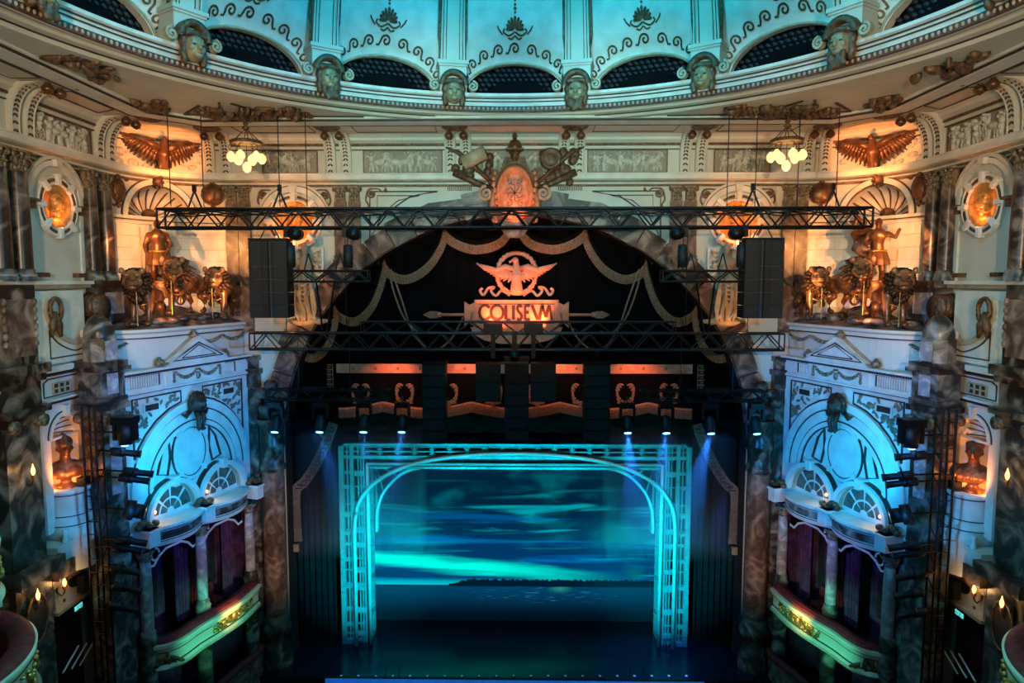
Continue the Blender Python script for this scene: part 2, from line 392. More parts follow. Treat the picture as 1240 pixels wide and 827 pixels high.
# dome ring: stepped mouldings round the opening
def ring(prof, name, mat, parent=None, n=128):
    path = [(math.sin(2 * math.pi * k / n), math.cos(2 * math.pi * k / n)) for k in range(n)]
    b = MB(); vs = []; fs = []; m = len(prof)
    for x, y in path:
        for r, z in prof: vs.append((r * x, DY + r * y, z))
    for i in range(n):
        j = (i + 1) % n
        for k in range(m - 1): fs.append((i * m + k, j * m + k, j * m + k + 1, i * m + k + 1))
    b.add(vs, fs); return b.build(name, mat, parent)
ZB = at(623, 132, DY + DR).z                  # bead height
ZT = at(623, 113, DY + DR - 0.1).z            # ledge under the lunettes
RING = struct(ring([(DR + 0.95, ZC + 0.005), (DR + 0.95, ZC - 0.06), (DR + 0.72, ZC - 0.06), (DR + 0.66, ZC + 0.02), (DR + 0.42, ZC + 0.05), (DR + 0.38, ZC + 0.10), (DR + 0.16, ZC + 0.15), (DR + 0.12, ZB - 0.09), (DR + 0.02, ZB - 0.07)], 'trim_1', 'plaster'))
ring([(DR + 0.025, ZB - 0.09), (DR - 0.05, ZB - 0.085), (DR - 0.05, ZB + 0.075), (DR, ZB + 0.085)], 'bead_band', 'bead_red', RING)
ring([(DR + 0.02, ZB + 0.06), (DR - 0.06, ZB + 0.07), (DR - 0.06, ZB + 0.11), (DR + 0.0, ZB + 0.14), (DR - 0.03, ZT - 0.12), (DR - 0.09, ZT - 0.08), (DR - 0.09, ZT), (DR + 0.6, ZT + 0.01)], 'fascia', 'plaster_white', RING)
for zz, rr, h in ((ZC + 0.02, DR + 0.6, 0.02), (ZC + 0.125, DR + 0.27, 0.018), (ZB + 0.2, DR - 0.035, 0.016), (ZT - 0.14, DR - 0.05, 0.016)):
    ring([(rr + 0.02, zz - h), (rr - 0.012, zz - h), (rr - 0.012, zz + h), (rr + 0.02, zz + h)], 'inlay_line', 'inlay', RING)
# egg beads on the band, facing the room
eb = MB()
for k in range(-115, 116):
    t = math.radians(k * 0.82); r = DR - 0.055
    eb.ell((r * math.sin(t), DY + r * math.cos(t), ZB - 0.005), (0.040, 0.035, 0.050), 7, 5)
eb = eb.build('egg_beads', 'plaster_tan', RING); eb['kind'] = 'stuff'
# ------------------------------------------------------------------ dome
def dome_r(zd): return (DR + 0.30) * math.sqrt(max(0.0, 1 - (zd / 8.6) ** 2))
BAY = math.radians(22.5); LW, LH = math.radians(8.7), 1.10       # lunette half angle, height
def bay_r(u, zd):
    """radius of a bay's vault at angle u from the bay's axis, height zd over the ledge: scooped back round the lunette"""
    x = u / LW; base = dome_r(zd)
    q = math.sqrt((x * 0.92) ** 2 + (zd / (LH * 1.08)) ** 2)
    sc = max(0.0, 1.9 - q) / 0.9
    return base + 0.55 * min(1.0, sc) ** 1.6 * (1 - 0.35 * abs(x) ** 2 if abs(x) < 1.5 else 0.2)
def dpt(th, r, zd): return V(r * math.sin(th), DY + r * math.cos(th), ZT + zd)
DOME = struct(MB().grid([[dpt(math.radians(a), dome_r(zd), zd) for zd in (4.2, 5.2, 6.2, 7.0, 7.8, 8.4, 8.58)] for a in range(0, 361, 6)], True).build('dome', 'plaster_white'))
rest = MB().grid([[dpt(math.radians(a), dome_r(zd), zd) for zd in (0, 1, 2, 3, 4.2)] for a in range(124, 237, 4)], True)
rest.build('rear_vault', 'plaster_white', DOME)
def strip_on_bay(b, th, pts, w, lift=0.03, thick=0.03):
    """raised band following the vault; pts in (u metres, zd)"""
    n = len(pts); rows = []
    for i in range(n):
        a, c = pts[max(i - 1, 0)], pts[min(i + 1, n - 1)]; dx, dy = c[0] - a[0], c[1] - a[1]; l = math.hypot(dx, dy) or 1e-6
        ww = (w[i] if isinstance(w, list) else w) / 2; row = []
        for sgn in (-1, 1):
            uu, zz = (pts[i][0] - sgn * dy / l * ww) / DR, pts[i][1] + sgn * dx / l * ww
            row.append(dpt(th + uu, bay_r(uu, zz) - lift, zz))
        rows.append(row)
    b.grid(rows, False, True)
for k in range(-5, 6):
    th = k * BAY; hb = BAY / 2
    # vault: rays from the lunette arch outward to the bay's frame
    rows = []; NT, NS = 24, 10; ZTOP = 4.2
    for i in range(NT + 1):
        t = math.pi * i / NT
        a0 = (LW * math.cos(t) * -1, LH * math.sin(t) ** 0.9)
        # matching point on the bay's frame: side, top, side
        f = i / NT * 3
        if f < 1: e = (-hb, ZTOP * f)
        elif f < 2: e = (-hb + 2 * hb * (f - 1), ZTOP)
        else: e = (hb, ZTOP * (3 - f))
        row = []
        for j in range(NS + 1):
            s_ = (j / NS) ** 1.5; u, zd = lerp(a0[0], e[0], s_), lerp(a0[1], e[1], s_)
            row.append(dpt(th + u, bay_r(u, zd), zd))
        rows.append(row)
    vb = MB().grid(rows, True, True).build('vault_bay', 'plaster_white', DOME)
    # lunette: padded dark opening set back in the arch, with a rope edge
    lb = MB(); pts = [(LW * math.cos(math.pi * i / 20) * 1.04, LH * 1.03 * math.sin(math.pi * i / 20) ** 0.9) for i in range(21)]
    lb.add([dpt(th + u, DR + 1.0, zd - 0.02) for u, zd in pts], [tuple(range(21))[::-1]])
    lu = lb.build('lunette', 'velvet_black', DOME)
    rv = MB().grid([[dpt(th - u, bay_r(u, max(zd, 0)) + 0.0, zd), dpt(th - u, DR + 1.02, zd)] for u, zd in pts], True)
    rv.build('lunette_reveal', 'plaster', DOME)
    lp = MB()
    for r_ in range(8):
        for c_ in range(-9, 10):
            u = (c_ + 0.5 * (r_ % 2)) * 0.165; zd = 0.08 + r_ * 0.15
            if abs(u) > LW * DR or zd > LH * math.sqrt(max(0, 1 - (u / (LW * DR)) ** 2)) ** 0.9 - 0.03: continue
            c = dpt(th + u / DR, DR + 0.97, zd)
            lp.ell(c, (0.10, 0.05, 0.055), 8, 5, Matrix.Rotation(-th, 3, 'Z') @ Matrix.Rotation(0.5, 3, 'Y'))
    lp = lp.build('lunette_padding', 'seat_dark', DOME); lp['kind'] = 'stuff'
    rope = MB().tube([dpt(th + u, bay_r(u, zd) - 0.01, zd) for u, zd in pts], 0.035, 6); rope.build('rope_edge', 'plaster_tan', DOME)
    # running wave scroll over the arch
    sb = MB(); A = LW * DR * 1.07; H = LH * 1.30; nS = 9
    def wpt(f): t_ = math.pi * (0.06 + 0.88 * f); return -A * math.cos(t_), H * math.sin(t_) ** 0.8 + 0.04
    for i in range(nS):
        f = (i + .5) / nS; (x0, y0), (x1, y1) = wpt(f - .01), wpt(f + .01); cx_, cz_ = wpt(f); l = math.hypot(x1 - x0, y1 - y0); tx, tz = (x1 - x0) / l, (y1 - y0) / l
        sg = 1 if i <= nS // 2 else -1
        loc = [(-.27, -.10), (-.20, -.11), (-.155, -.03)] + [(.145 * lerp(1, .15, j / 16) * math.cos(math.pi - j / 16 * 2.6 * math.pi), .145 * lerp(1, .15, j / 16) * math.sin(math.pi - j / 16 * 2.6 * math.pi)) for j in range(17)]
        strip_on_bay(sb, th, [(cx_ + a_ * sg * tx - b_ * tz * 1.0, cz_ + a_ * sg * tz + b_ * tx) for a_, b_ in loc], 0.052)
    sb.build('wave_scroll', 'gilt_brown', DOME)
    # palmette above the scroll
    pb = MB(); zc = LH * 1.30 + 0.46
    for i in range(-4, 5):
        a = i * 0.36; L_ = 0.36 - 0.022 * abs(i)
        strip_on_bay(pb, th, [(0.04 * math.sin(a), zc + 0.04 * math.cos(a)), (0.6 * L_ * math.sin(a), zc + 0.6 * L_ * math.cos(a)), (0.88 * L_ * math.sin(a), zc + 0.88 * L_ * math.cos(a)), (L_ * math.sin(a), zc + L_ * math.cos(a))], [0.02, 0.07, 0.085, 0.02])
    for s_ in (-1, 1):
        strip_on_bay(pb, th, spline([(0, zc - 0.03), (s_ * 0.18, zc - 0.12), (s_ * 0.34, zc - 0.04), (s_ * 0.30, zc + 0.04)], 5), 0.045)
        strip_on_bay(pb, th, spline([(s_ * 0.36, zc - 0.10), (s_ * 0.46, zc + 0.0), (s_ * 0.52, zc + 0.10)], 5), 0.04)
        strip_on_bay(pb, th, spline([(0, zc - 0.12), (s_ * 0.1, zc - 0.2), (s_ * 0.2, zc - 0.17)], 5), 0.04)
    for i, rr in enumerate((0.035, 0.05, 0.04, 0.03)):
        pb.ell(dpt(th, bay_r(0, zc + 0.46 + i * 0.10) - 0.02, zc + 0.44 + i * 0.10), (rr, 0.03, rr), 7, 5)
    pb.build('palmette', 'gilt_brown', DOME)
for k in range(-5, 5):
    th = (k + 0.5) * BAY
    F = Fr(dpt(th, DR + 0.25, 0), V(math.cos(th), -math.sin(th), 0), V(0, 0, 1), V(-math.sin(th), -math.cos(th), 0))
    rb = MB(); rb.fbox(F, -0.40, 0.40, 0, 0.80, -0.5, 0.36); rb.fbox(F, -0.46, 0.46, 0.80, 0.90, -0.5, 0.44); rb.fbox(F, -0.43, 0.43, 0.74, 0.80, -0.5, 0.40)
    rib = rb.build('rib_pedestal', 'plaster', DOME)
    rows = []
    for i in range(12):
        zd = 0.9 + i * 0.35; r = dome_r(zd); wd = 0.36 - 0.008 * i
        rows.append([dpt(th, r, zd) + F.u * a + F.n * c for a, c in ((-wd, -0.1), (-wd, 0.30), (-wd * 0.78, 0.30), (-wd * 0.74, 0.26), (wd * 0.74, 0.26), (wd * 0.78, 0.30), (wd, 0.30), (wd, -0.1))])
    MB().grid(rows, False).build('rib', 'plaster', DOME)
    for sg in (-1, 1): MB().tube([dpt(th, dome_r(0.9 + i * 0.35), 0.9 + i * 0.35) + F.u * (sg * (0.375 - 0.008 * i)) + F.n * 0.14 for i in range(12)], 0.12, 4, sq=0.35).build('rib_edge', 'gilt_brown', DOME)
    ln = MB()
    for a in (-0.30, -0.20, 0.20, 0.30):
        ln.tube([dpt(th, dome_r(0.9 + i * 0.7), 0.9 + i * 0.7) + F.u * (a * (1 - 0.03 * i)) + F.n * (0.30 if abs(a) > 0.25 else 0.265) for i in range(6)], 0.016, 4)
    ln.build('rib_lining', 'gilt_brown', DOME)
# ------------------------------------------------------------------ cornices that run round the whole room
def trim(n, prof, mat, path=FULL, name=None, parent=None):
    o = MB().sweep(prof, path).build(name or 'trim_%d' % n, mat, parent)
    return o if parent else struct(o)
T2 = trim(2, [(0, Z_CO0 - 0.02), (0.06, Z_CO0), (0.08, Z_CO0 + 0.06), (0.22, Z_CO0 + 0.11), (0.30, Z_CO0 + 0.14), (0.30, Z_CO1 - 0.06), (0.34, Z_CO1 - 0.02), (0.34, Z_CO1), (0, Z_CO1 + 0.01)], 'plaster_white')
trim(0, [(0.0, Z_CO0 - 0.09), (0.05, Z_CO0 - 0.09), (0.05, Z_CO0 - 0.02), (0.0, Z_CO0 - 0.02)], 'gilt_brown', name='dark_fillet', parent=T2)
trim(0, [(0.10, Z_CO0 + 0.045), (0.235, Z_CO0 + 0.10), (0.235, Z_CO0 + 0.112), (0.1, Z_CO0 + 0.12)], 'plaster_tan', name='soffit_band', parent=T2)
T3 = trim(3, [(0, Z_FR1 - 0.03), (0.05, Z_FR1 - 0.02), (0.05, Z_FR1 + 0.07), (0.10, Z_FR1 + 0.10), (0.10, Z_FR1 + 0.17), (0.24, Z_FR1 + 0.26), (0.26, Z_FR1 + 0.34), (0.42, ZC + 0.01), (0, ZC + 0.01)], 'plaster')
trim(0, [(0.05, Z_FR1 + 0.075), (0.115, Z_FR1 + 0.10), (0.115, Z_FR1 + 0.16), (0.1, Z_FR1 + 0.17)], 'gilt_brown', name='leaf_band', parent=T3)
trim(0, [(0.0, Z_FR1 - 0.05), (0.06, Z_FR1 - 0.045), (0.06, Z_FR1 - 0.02), (0.0, Z_FR1 - 0.015)], 'inlay', name='dark_fillet', parent=T3)
# ceiling beams: a rectangle with cut corners round the dome
BX, BY = 11.05, 21.75
bp = [(-BX, -3.5), (-BX, BY - 1.3), (-BX + 1.3, BY), (BX - 1.3, BY), (BX, BY - 1.3), (BX, -3.5)]
T4 = trim(4, [(-0.42, ZC + 0.02), (-0.42, ZC - 0.07), (-0.30, ZC - 0.12), (0.22, ZC - 0.12), (0.26, ZC - 0.08), (0.36, ZC - 0.05), (0.36, ZC + 0.02)][::-1], 'plaster_white', bp)
for a in (-0.36, 0.3):
    trim(0, [(a - 0.012, ZC - 0.128), (a - 0.012, ZC - 0.05), (a + 0.012, ZC - 0.05), (a + 0.012, ZC - 0.128), (a - 0.012, ZC - 0.128)], 'inlay', bp, 'inlay_line', T4)
# ------------------------------------------------------------------ stage house
FLOOR = struct(MB().box(-14, 14, 23.1, 34, -0.3, 0).build('stage_floor', 'stage_black'))
struct(MB().box(-13, 13, -4, 23.1, -1.4, -1.2).build('floor', 'dark_wall'))
ap = MB().box(-7.2, 7.2, 23.02, 23.1, -1.2, 0.0); ap.build('apron_front', 'stage_black', FLOOR)
for s in (-1, 1):
    struct(MB().box(s * 11.6 - 0.1, s * 11.6 + 0.1, YW + 0.8, 34, 0, 20).build('wall_stage_' + ('left' if s < 0 else 'right'), 'dark_wall'))
struct(MB().box(-14, 14, 31.0, 31.2, 0, 22).build('wall_back', 'dark_wall'))
struct(MB().box(-14, 14, YW + 0.8, 34, 20.0, 20.2).build('ceiling_stage', 'dark_wall'))
# ================================================================== UPPER WALL ORNAMENT
FW = Fr((0, YW, 0), (1, 0, 0)); FL = Fr((XL, 0, 0), (0, 1, 0))
def relief_person(b, F, a, z, h, rng, c=0.03):
    """a draped figure in low relief, feet at (a, z)"""
    ln = rng.uniform(-0.12, 0.12) * h; t = 0.10 + 0.03 * rng.random()
    b.fell(F, a + ln, z + 0.91 * h, c + 0.03, 0.065 * h, 0.085 * h, t)
    b.fell(F, a + ln * 0.8, z + 0.67 * h, c, 0.125 * h, 0.19 * h, t, rot=-ln / h)
    b.fell(F, a + ln * 0.4, z + 0.40 * h, c, 0.14 * h, 0.17 * h, t)
    st = rng.uniform(0.03, 0.14) * h
    for s in (-1, 1):
        b.fell(F, a + s * st * 0.7, z + 0.20 * h, c, 0.06 * h, 0.21 * h, t * 0.8, rot=s * st / h * 0.9)
        e = rng.uniform(-0.6, 1.3); L = 0.17 * h
        ex, ez = a + ln + s * (0.11 * h + L * 0.8 * math.cos(e)), z + 0.76 * h + L * 0.8 * math.sin(e)
        b.fell(F, (a + ln + s * 0.11 * h + ex) / 2, (z + 0.76 * h + ez) / 2, c + 0.02, L * 0.55, 0.042 * h, t * 0.7, rot=e if s > 0 else -e)
        b.fell(F, ex + s * 0.02, ez + rng.uniform(-.05, .08) * h, c + 0.02, 0.04 * h, 0.09 * h, t * 0.6, rot=rng.uniform(-1, 1))
    if rng.random() < 0.5: b.fell(F, a + ln * 1.4 + rng.choice((-1, 1)) * 0.2 * h, z + 0.55 * h, c - 0.01, 0.10 * h, 0.25 * h, t * 0.5, rot=rng.uniform(-.5, .5))
def relief_horse(b, F, a, z, h, d, rng, c=0.03):
    t = 0.11
    b.fell(F, a, z + 0.52 * h, c, 0.33 * h, 0.16 * h, t, rot=0.15 * d)
    b.fell(F, a + d * 0.30 * h, z + 0.72 * h, c, 0.11 * h, 0.23 * h, t, rot=-0.6 * d)
    b.fell(F, a + d * 0.46 * h, z + 0.90 * h, c + 0.02, 0.15 * h, 0.065 * h, t, rot=-0.5 * d)
    for i, o in enumerate((-0.27, -0.17, 0.16, 0.26)):
        k = rng.uniform(-0.8, 0.8)
        b.fell(F, a + d * o * h + 0.06 * h * k, z + 0.30 * h, c, 0.05 * h, 0.19 * h, t * 0.7, rot=k * 0.7)
        b.fell(F, a + d * o * h + 0.16 * h * k, z + 0.10 * h, c, 0.032 * h, 0.13 * h, t * 0.7, rot=-k * 0.5)
    b.fell(F, a - d * 0.40 * h, z + 0.48 * h, c, 0.05 * h, 0.20 * h, t * 0.5, rot=0.5 * d)
def relief_wheel(b, F, a, z, r):
    b.tube([F.p(a + r * math.cos(i * math.pi / 8), z + r * math.sin(i * math.pi / 8), 0.05) for i in range(16)], 0.02, 5, True)
    for i in range(4): b.tube([F.p(a + r * math.cos(i * math.pi / 4), z + r * math.sin(i * math.pi / 4), 0.05), F.p(a - r * math.cos(i * math.pi / 4), z - r * math.sin(i * math.pi / 4), 0.05)], 0.013, 4)
def frieze(Fp, a0, a1, cast, label, rng):
    """framed relief panel between two brackets; cast: P person, H/h horse facing right/left, W wheel"""
    z0, z1 = Z_FR0 + 0.03, Z_FR1 - 0.05; am = (a0 + a1) / 2
    t = thing('frieze_panel', Fp.p(am, z0, 0.02), label, 'relief', 'relief panels of the frieze')
    MB().fbox(Fp, a0, a1, z0, z1, 0.0, 0.03).build('panel_ground', 'frieze_ground', t)
    fr = MB()
    for q in ((a0, a1, z0, z0 + 0.03), (a0, a1, z1 - 0.03, z1), (a0, a0 + 0.03, z0 + 0.03, z1 - 0.03), (a1 - 0.03, a1, z0 + 0.03, z1 - 0.03)): fr.fbox(Fp, *q, 0.03, 0.07)
    fr.build('panel_frame', 'gilt_brown', t)
    H = z1 - z0; n = len(cast)
    for i, c in enumerate(cast):
        a = lerp(a0 + 0.16, a1 - 0.16, (i + 0.5) / n); b = MB()
        if c == 'P': relief_person(b, Fp, a, z0 + 0.03, H * rng.uniform(0.84, 0.92), rng); nm = 'relief_figure'
        elif c in 'Hh': relief_horse(b, Fp, a, z0 + 0.03, H * 0.88, 1 if c == 'H' else -1, rng); nm = 'relief_horse'
        else: relief_wheel(b, Fp, a, z0 + 0.22, 0.17); relief_person(b, Fp, a - 0.05, z0 + 0.28, H * 0.64, rng); nm = 'relief_charioteer'
        b.build(nm, 'plaster_relief', t)
    return t
def bracket(Fp, a, parent, reach=0.85, knobs=True):
    """pair of curved ribs from cornice to ceiling, each with a leaf chain; bronze bells and a ceiling rosette"""
    H = ZC - Z_CO1
    path = [(0.10, 0.0), (0.11, 0.35 * H), (0.16, 0.58 * H), (0.28, 0.78 * H), (0.50, 0.92 * H), (reach, 0.985 * H)]
    path = [(p[0], p[1]) for p in spline(path, 4)]
    for o in (-0.27, 0.27):
        b = MB(); rows = []
        for c, z in path: rows.append([Fp.p(a + o + w, Z_CO1 + z, cc) for w, cc in ((-0.19, -0.02), (-0.19, c), (-0.13, c + 0.03), (-0.12, c - 0.0), (0.12, c - 0.0), (0.13, c + 0.03), (0.19, c), (0.19, -0.02))])
        b.grid(rows, False, False)
        rib = b.build('ceiling_bracket', 'plaster', parent)
        ch = MB(); m = len(path) - 1
        for i in range(11):
            k = 1 + i * (m - 2) / 11; q0, q1 = path[int(k)], path[min(int(k) + 1, m)]; f = k - int(k); c, z = lerp(q0[0], q1[0], f), lerp(q0[1], q1[1], f)
            for s in (-1, 1): ch.ell(Fp.p(a + o + s * 0.045, Z_CO1 + z + 0.02, c + 0.01), (0.03, 0.03, 0.06), 6, 4, Matrix((Fp.u, Fp.n, Fp.v)).transposed() @ Matrix.Rotation(-s * 0.7, 3, 'Y'))
        ch.build('leaf_chain', 'gilt_brown', rib)
        if knobs:
            kb = MB(); q = Fp.p(a + o * 0.9, ZC, reach + 0.02)
            kb.lathe([(0.005, -0.30), (0.05, -0.28), (0.13, -0.22), (0.15, -0.14), (0.10, -0.06), (0.06, -0.03), (0.07, 0.0)], q, 12); kb.build('bell_boss', 'bronze', rib)
    if knobs:
        rs = MB(); q = Fp.p(a, ZC, reach + 0.62)
        rs.lathe([(0.04, -0.13), (0.10, -0.08), (0.14, -0.05), (0.36, -0.06), (0.42, -0.03), (0.44, 0.0)], q, 20)
        for i in range(10): rs.ell(q + V(0.26 * math.cos(i * .628), 0.26 * math.sin(i * .628), -0.06), (0.10, 0.10, 0.03), 7, 4)
        rs.build('ceiling_rosette', 'gilt_brown', parent)
def capital(b, F, a, z, w, h, c):
    """leafy Corinthian capital in frame F, bottom at z"""
    b.fbox(F, a - w * 0.42, a + w * 0.42, z, z + h * 0.85, 0, c * 0.8); b.fbox(F, a - w * 0.62, a + w * 0.62, z + h * 0.88, z + h, 0, c * 1.15)
    for r_, (zz, n) in enumerate(((0.18, 4), (0.48, 3))):
        for i in range(n):
            x = a + w * 0.9 * ((i + 0.5) / n - 0.5)
            b.fell(F, x, z + h * zz, c * 0.85, w * 0.13, h * 0.2, 0.05); b.fell(F, x, z + h * (zz + 0.17), c * 0.85 + 0.05, w * 0.10, h * 0.06, 0.04)
    for s in (-1, 1): b.fell(F, a + s * w * 0.48, z + h * 0.76, c * 0.95, w * 0.17, h * 0.15, 0.06)
    b.fell(F, a, z + h * 0.82, c, w * 0.1, h * 0.1, 0.05)
def pilaster(F, a, z0, z1, w, mat, label, c=0.16, base=0.25, ch=0.5, round_=False, group=None):
    t = thing('pilaster' if not round_ else 'column', F.p(a, z0, 0.0), label, 'column', group)
    if round_:
        q = F.p(a, 0, c); b = MB().lathe([(w * 0.5, z0 + base), (w * 0.5, lerp(z0, z1, .4)), (w * 0.44, z1 - ch)], (q.x, q.y, 0), 18); b.build('shaft', mat, t)
        b = MB().lathe([(w * 0.68, z0), (w * 0.68, z0 + base * 0.35), (w * 0.6, z0 + base * 0.4), (w * 0.64, z0 + base * 0.55), (w * 0.54, z0 + base * 0.7), (w * 0.58, z0 + base * 0.85), (w * 0.5, z0 + base)], (q.x, q.y, 0), 18); b.build('base', 'marble_grey', t)
    else:
        MB().fbox(F, a - w / 2, a + w / 2, z0 + base, z1 - ch, 0, c).build('shaft', mat, t)
        b = MB().fbox(F, a - w * 0.62, a + w * 0.62, z0, z0 + base * 0.5, 0, c * 1.5); b.fbox(F, a - w * 0.56, a + w * 0.56, z0 + base * 0.5, z0 + base, 0, c * 1.25); b.build('base', 'marble_grey', t)
    b = MB(); capital(b, F, a, z1 - ch, w, ch, c * (1.6 if round_ else 1.0)); b.build('capital', 'capital_gilt', t)
    return t
def scroll_ornament(b, F, a, z, s, k=1.0):
    """spandrel scroll: two linked spirals, s = +-1 handedness"""
    b.stroke(F, spiral(a, z, 0.17 * k, 1.6, math.pi * 0.5, 22, s), [0.07 * k] * 23, 0.0, 0.06)
    b.stroke(F, spline([(a - s * 0.16 * k, z + 0.02), (a - s * 0.2 * k, z - 0.22 * k), (a - s * 0.10 * k, z - 0.42 * k), (a - s * 0.2 * k, z - 0.52 * k)], 6), 0.055 * k, 0.0, 0.05)
    b.stroke(F, spline([(a, z + 0.17 * k), (a + s * 0.25 * k, z + 0.16 * k), (a + s * 0.38 * k, z + 0.06 * k), (a + s * 0.5 * k, z + 0.14 * k)], 6), 0.05 * k, 0.0, 0.05)
    b.fell(F, a, z, 0.04, 0.07 * k, 0.07 * k, 0.04); b.fell(F, a + s * 0.5 * k, z + 0.12 * k, 0.04, 0.05, 0.09, 0.03); b.fell(F, a - s * .18 * k, z - .55 * k, .04, .05, .08, .03)
def medallion(F, a, z, r, label, face=1, name='medallion', lit=1.0):
    """round gilt relief portrait in a ring of eight blocks"""
    t = thing(name, F.p(a, z, 0.04), label, 'medallion', 'portrait medallions')
    rg = MB(); pr = [(1.0, 0.0), (1.0, 0.10), (1.08, 0.13), (1.12, 0.10), (1.30, 0.10), (1.34, 0.14), (1.42, 0.12), (1.42, 0.0)]
    rows = [[F.p(a + r * q * math.cos(i * math.pi / 24), z + r * q * math.sin(i * math.pi / 24), c) for q, c in pr] for i in range(49)]
    MB().grid(rows, False).build('ring_frame', 'plaster_white', t)
    for i in range(8):
        th = i * math.pi / 4 + math.pi / 2
        G = Fr(F.p(a + r * 1.21 * math.cos(th), z + r * 1.21 * math.sin(th)), F.u * math.cos(th) + F.v * math.sin(th), -F.u * math.sin(th) + F.v * math.cos(th), F.n)
        MB().fbox(G, -0.24 * r, 0.26 * r, -0.10 * r, 0.10 * r, 0.02, 0.20).build('block', 'white_paint', t)
        th += math.pi / 8
        MB().stroke(F, [(a + r * 1.21 * math.cos(th + k * 0.06), z + r * 1.21 * math.sin(th + k * 0.06)) for k in range(-4, 5)], 0.13 * r, 0.09, 0.125).build('coffer', 'gilt_brown', t)
    d = MB(); rows = [[F.p(a + r * q * math.cos(i * math.pi / 20), z + r * q * math.sin(i * math.pi / 20), c) for q, c in ((0.0, 0.03), (0.6, 0.025), (0.88, 0.05), (0.92, 0.09), (1.02, 0.09))] for i in range(41)]
    d.grid(rows, True); dk = d.build('disc', 'medal_gold', t)
    h = MB(); k = r; s = face
    h.fell(F, a, z + 0.12 * k, 0.06, 0.30 * k, 0.38 * k, 0.16, 14, 10); h.fell(F, a + s * 0.24 * k, z + 0.06 * k, 0.06, 0.10 * k, 0.22 * k, 0.12)
    h.fell(F, a + s * 0.35 * k, z + 0.08 * k, 0.07, 0.09 * k, 0.06 * k, 0.08, rot=-0.6 * s); h.fell(F, a + s * 0.24 * k, z - 0.16 * k, 0.06, 0.11 * k, 0.08 * k, 0.10)
    h.fell(F, a + s * 0.32 * k, z - 0.04 * k, 0.07, 0.05 * k, 0.035 * k, 0.08); h.fell(F, a - 0.04 * s * k, z - 0.30 * k, 0.05, 0.17 * k, 0.28 * k, 0.13)
    h.fell(F, a - 0.10 * s * k, z - 0.58 * k, 0.05, 0.40 * k, 0.16 * k, 0.10)
    for i in range(12):
        th = math.pi * (0.15 + i * 0.085); h.fell(F, a + (-s) * 0.32 * k * math.cos(th * 0.9) * 0.95 - s * 0.03 * k, z + 0.16 * k + 0.34 * k * math.sin(th), 0.10, 0.10 * k, 0.08 * k, 0.09)
    for i in range(6): h.fell(F, a - s * (0.18 + 0.03 * i) * k, z + (0.12 - i * 0.09) * k, 0.09, 0.09 * k, 0.07 * k, 0.09)
    h.build('portrait_relief', 'medal_gold', dk)
    return t
def half_ring(F, a, z, r0, r1, c0, c1, name, mat, parent, a0=0, a1=180, n=28):
    rows = [[F.p(a + r * math.cos(math.radians(q)), z + r * math.sin(math.radians(q)), c) for r, c in ((r0, c0), (r0, c1), (r1, c1), (r1, c0))] for q in [a0 + (a1 - a0) * i / n for i in range(n + 1)]]
    b = MB().grid(rows, False); return b.build(name, mat, parent)
def keystone(F, a, z0, z1, w, parent, c=0.22, mat='plaster_white'):
    MB().prism(F, [(a - w * 0.32, z0), (a + w * 0.32, z0), (a + w * 0.5, z1), (a - w * 0.5, z1)], 0, c).build('keystone', mat, parent)
rng = random.Random(3)
names = {1: 'left', -1: 'right'}
ZPB = onX(60, 340, XL).z                      # base of the upper order on the side walls
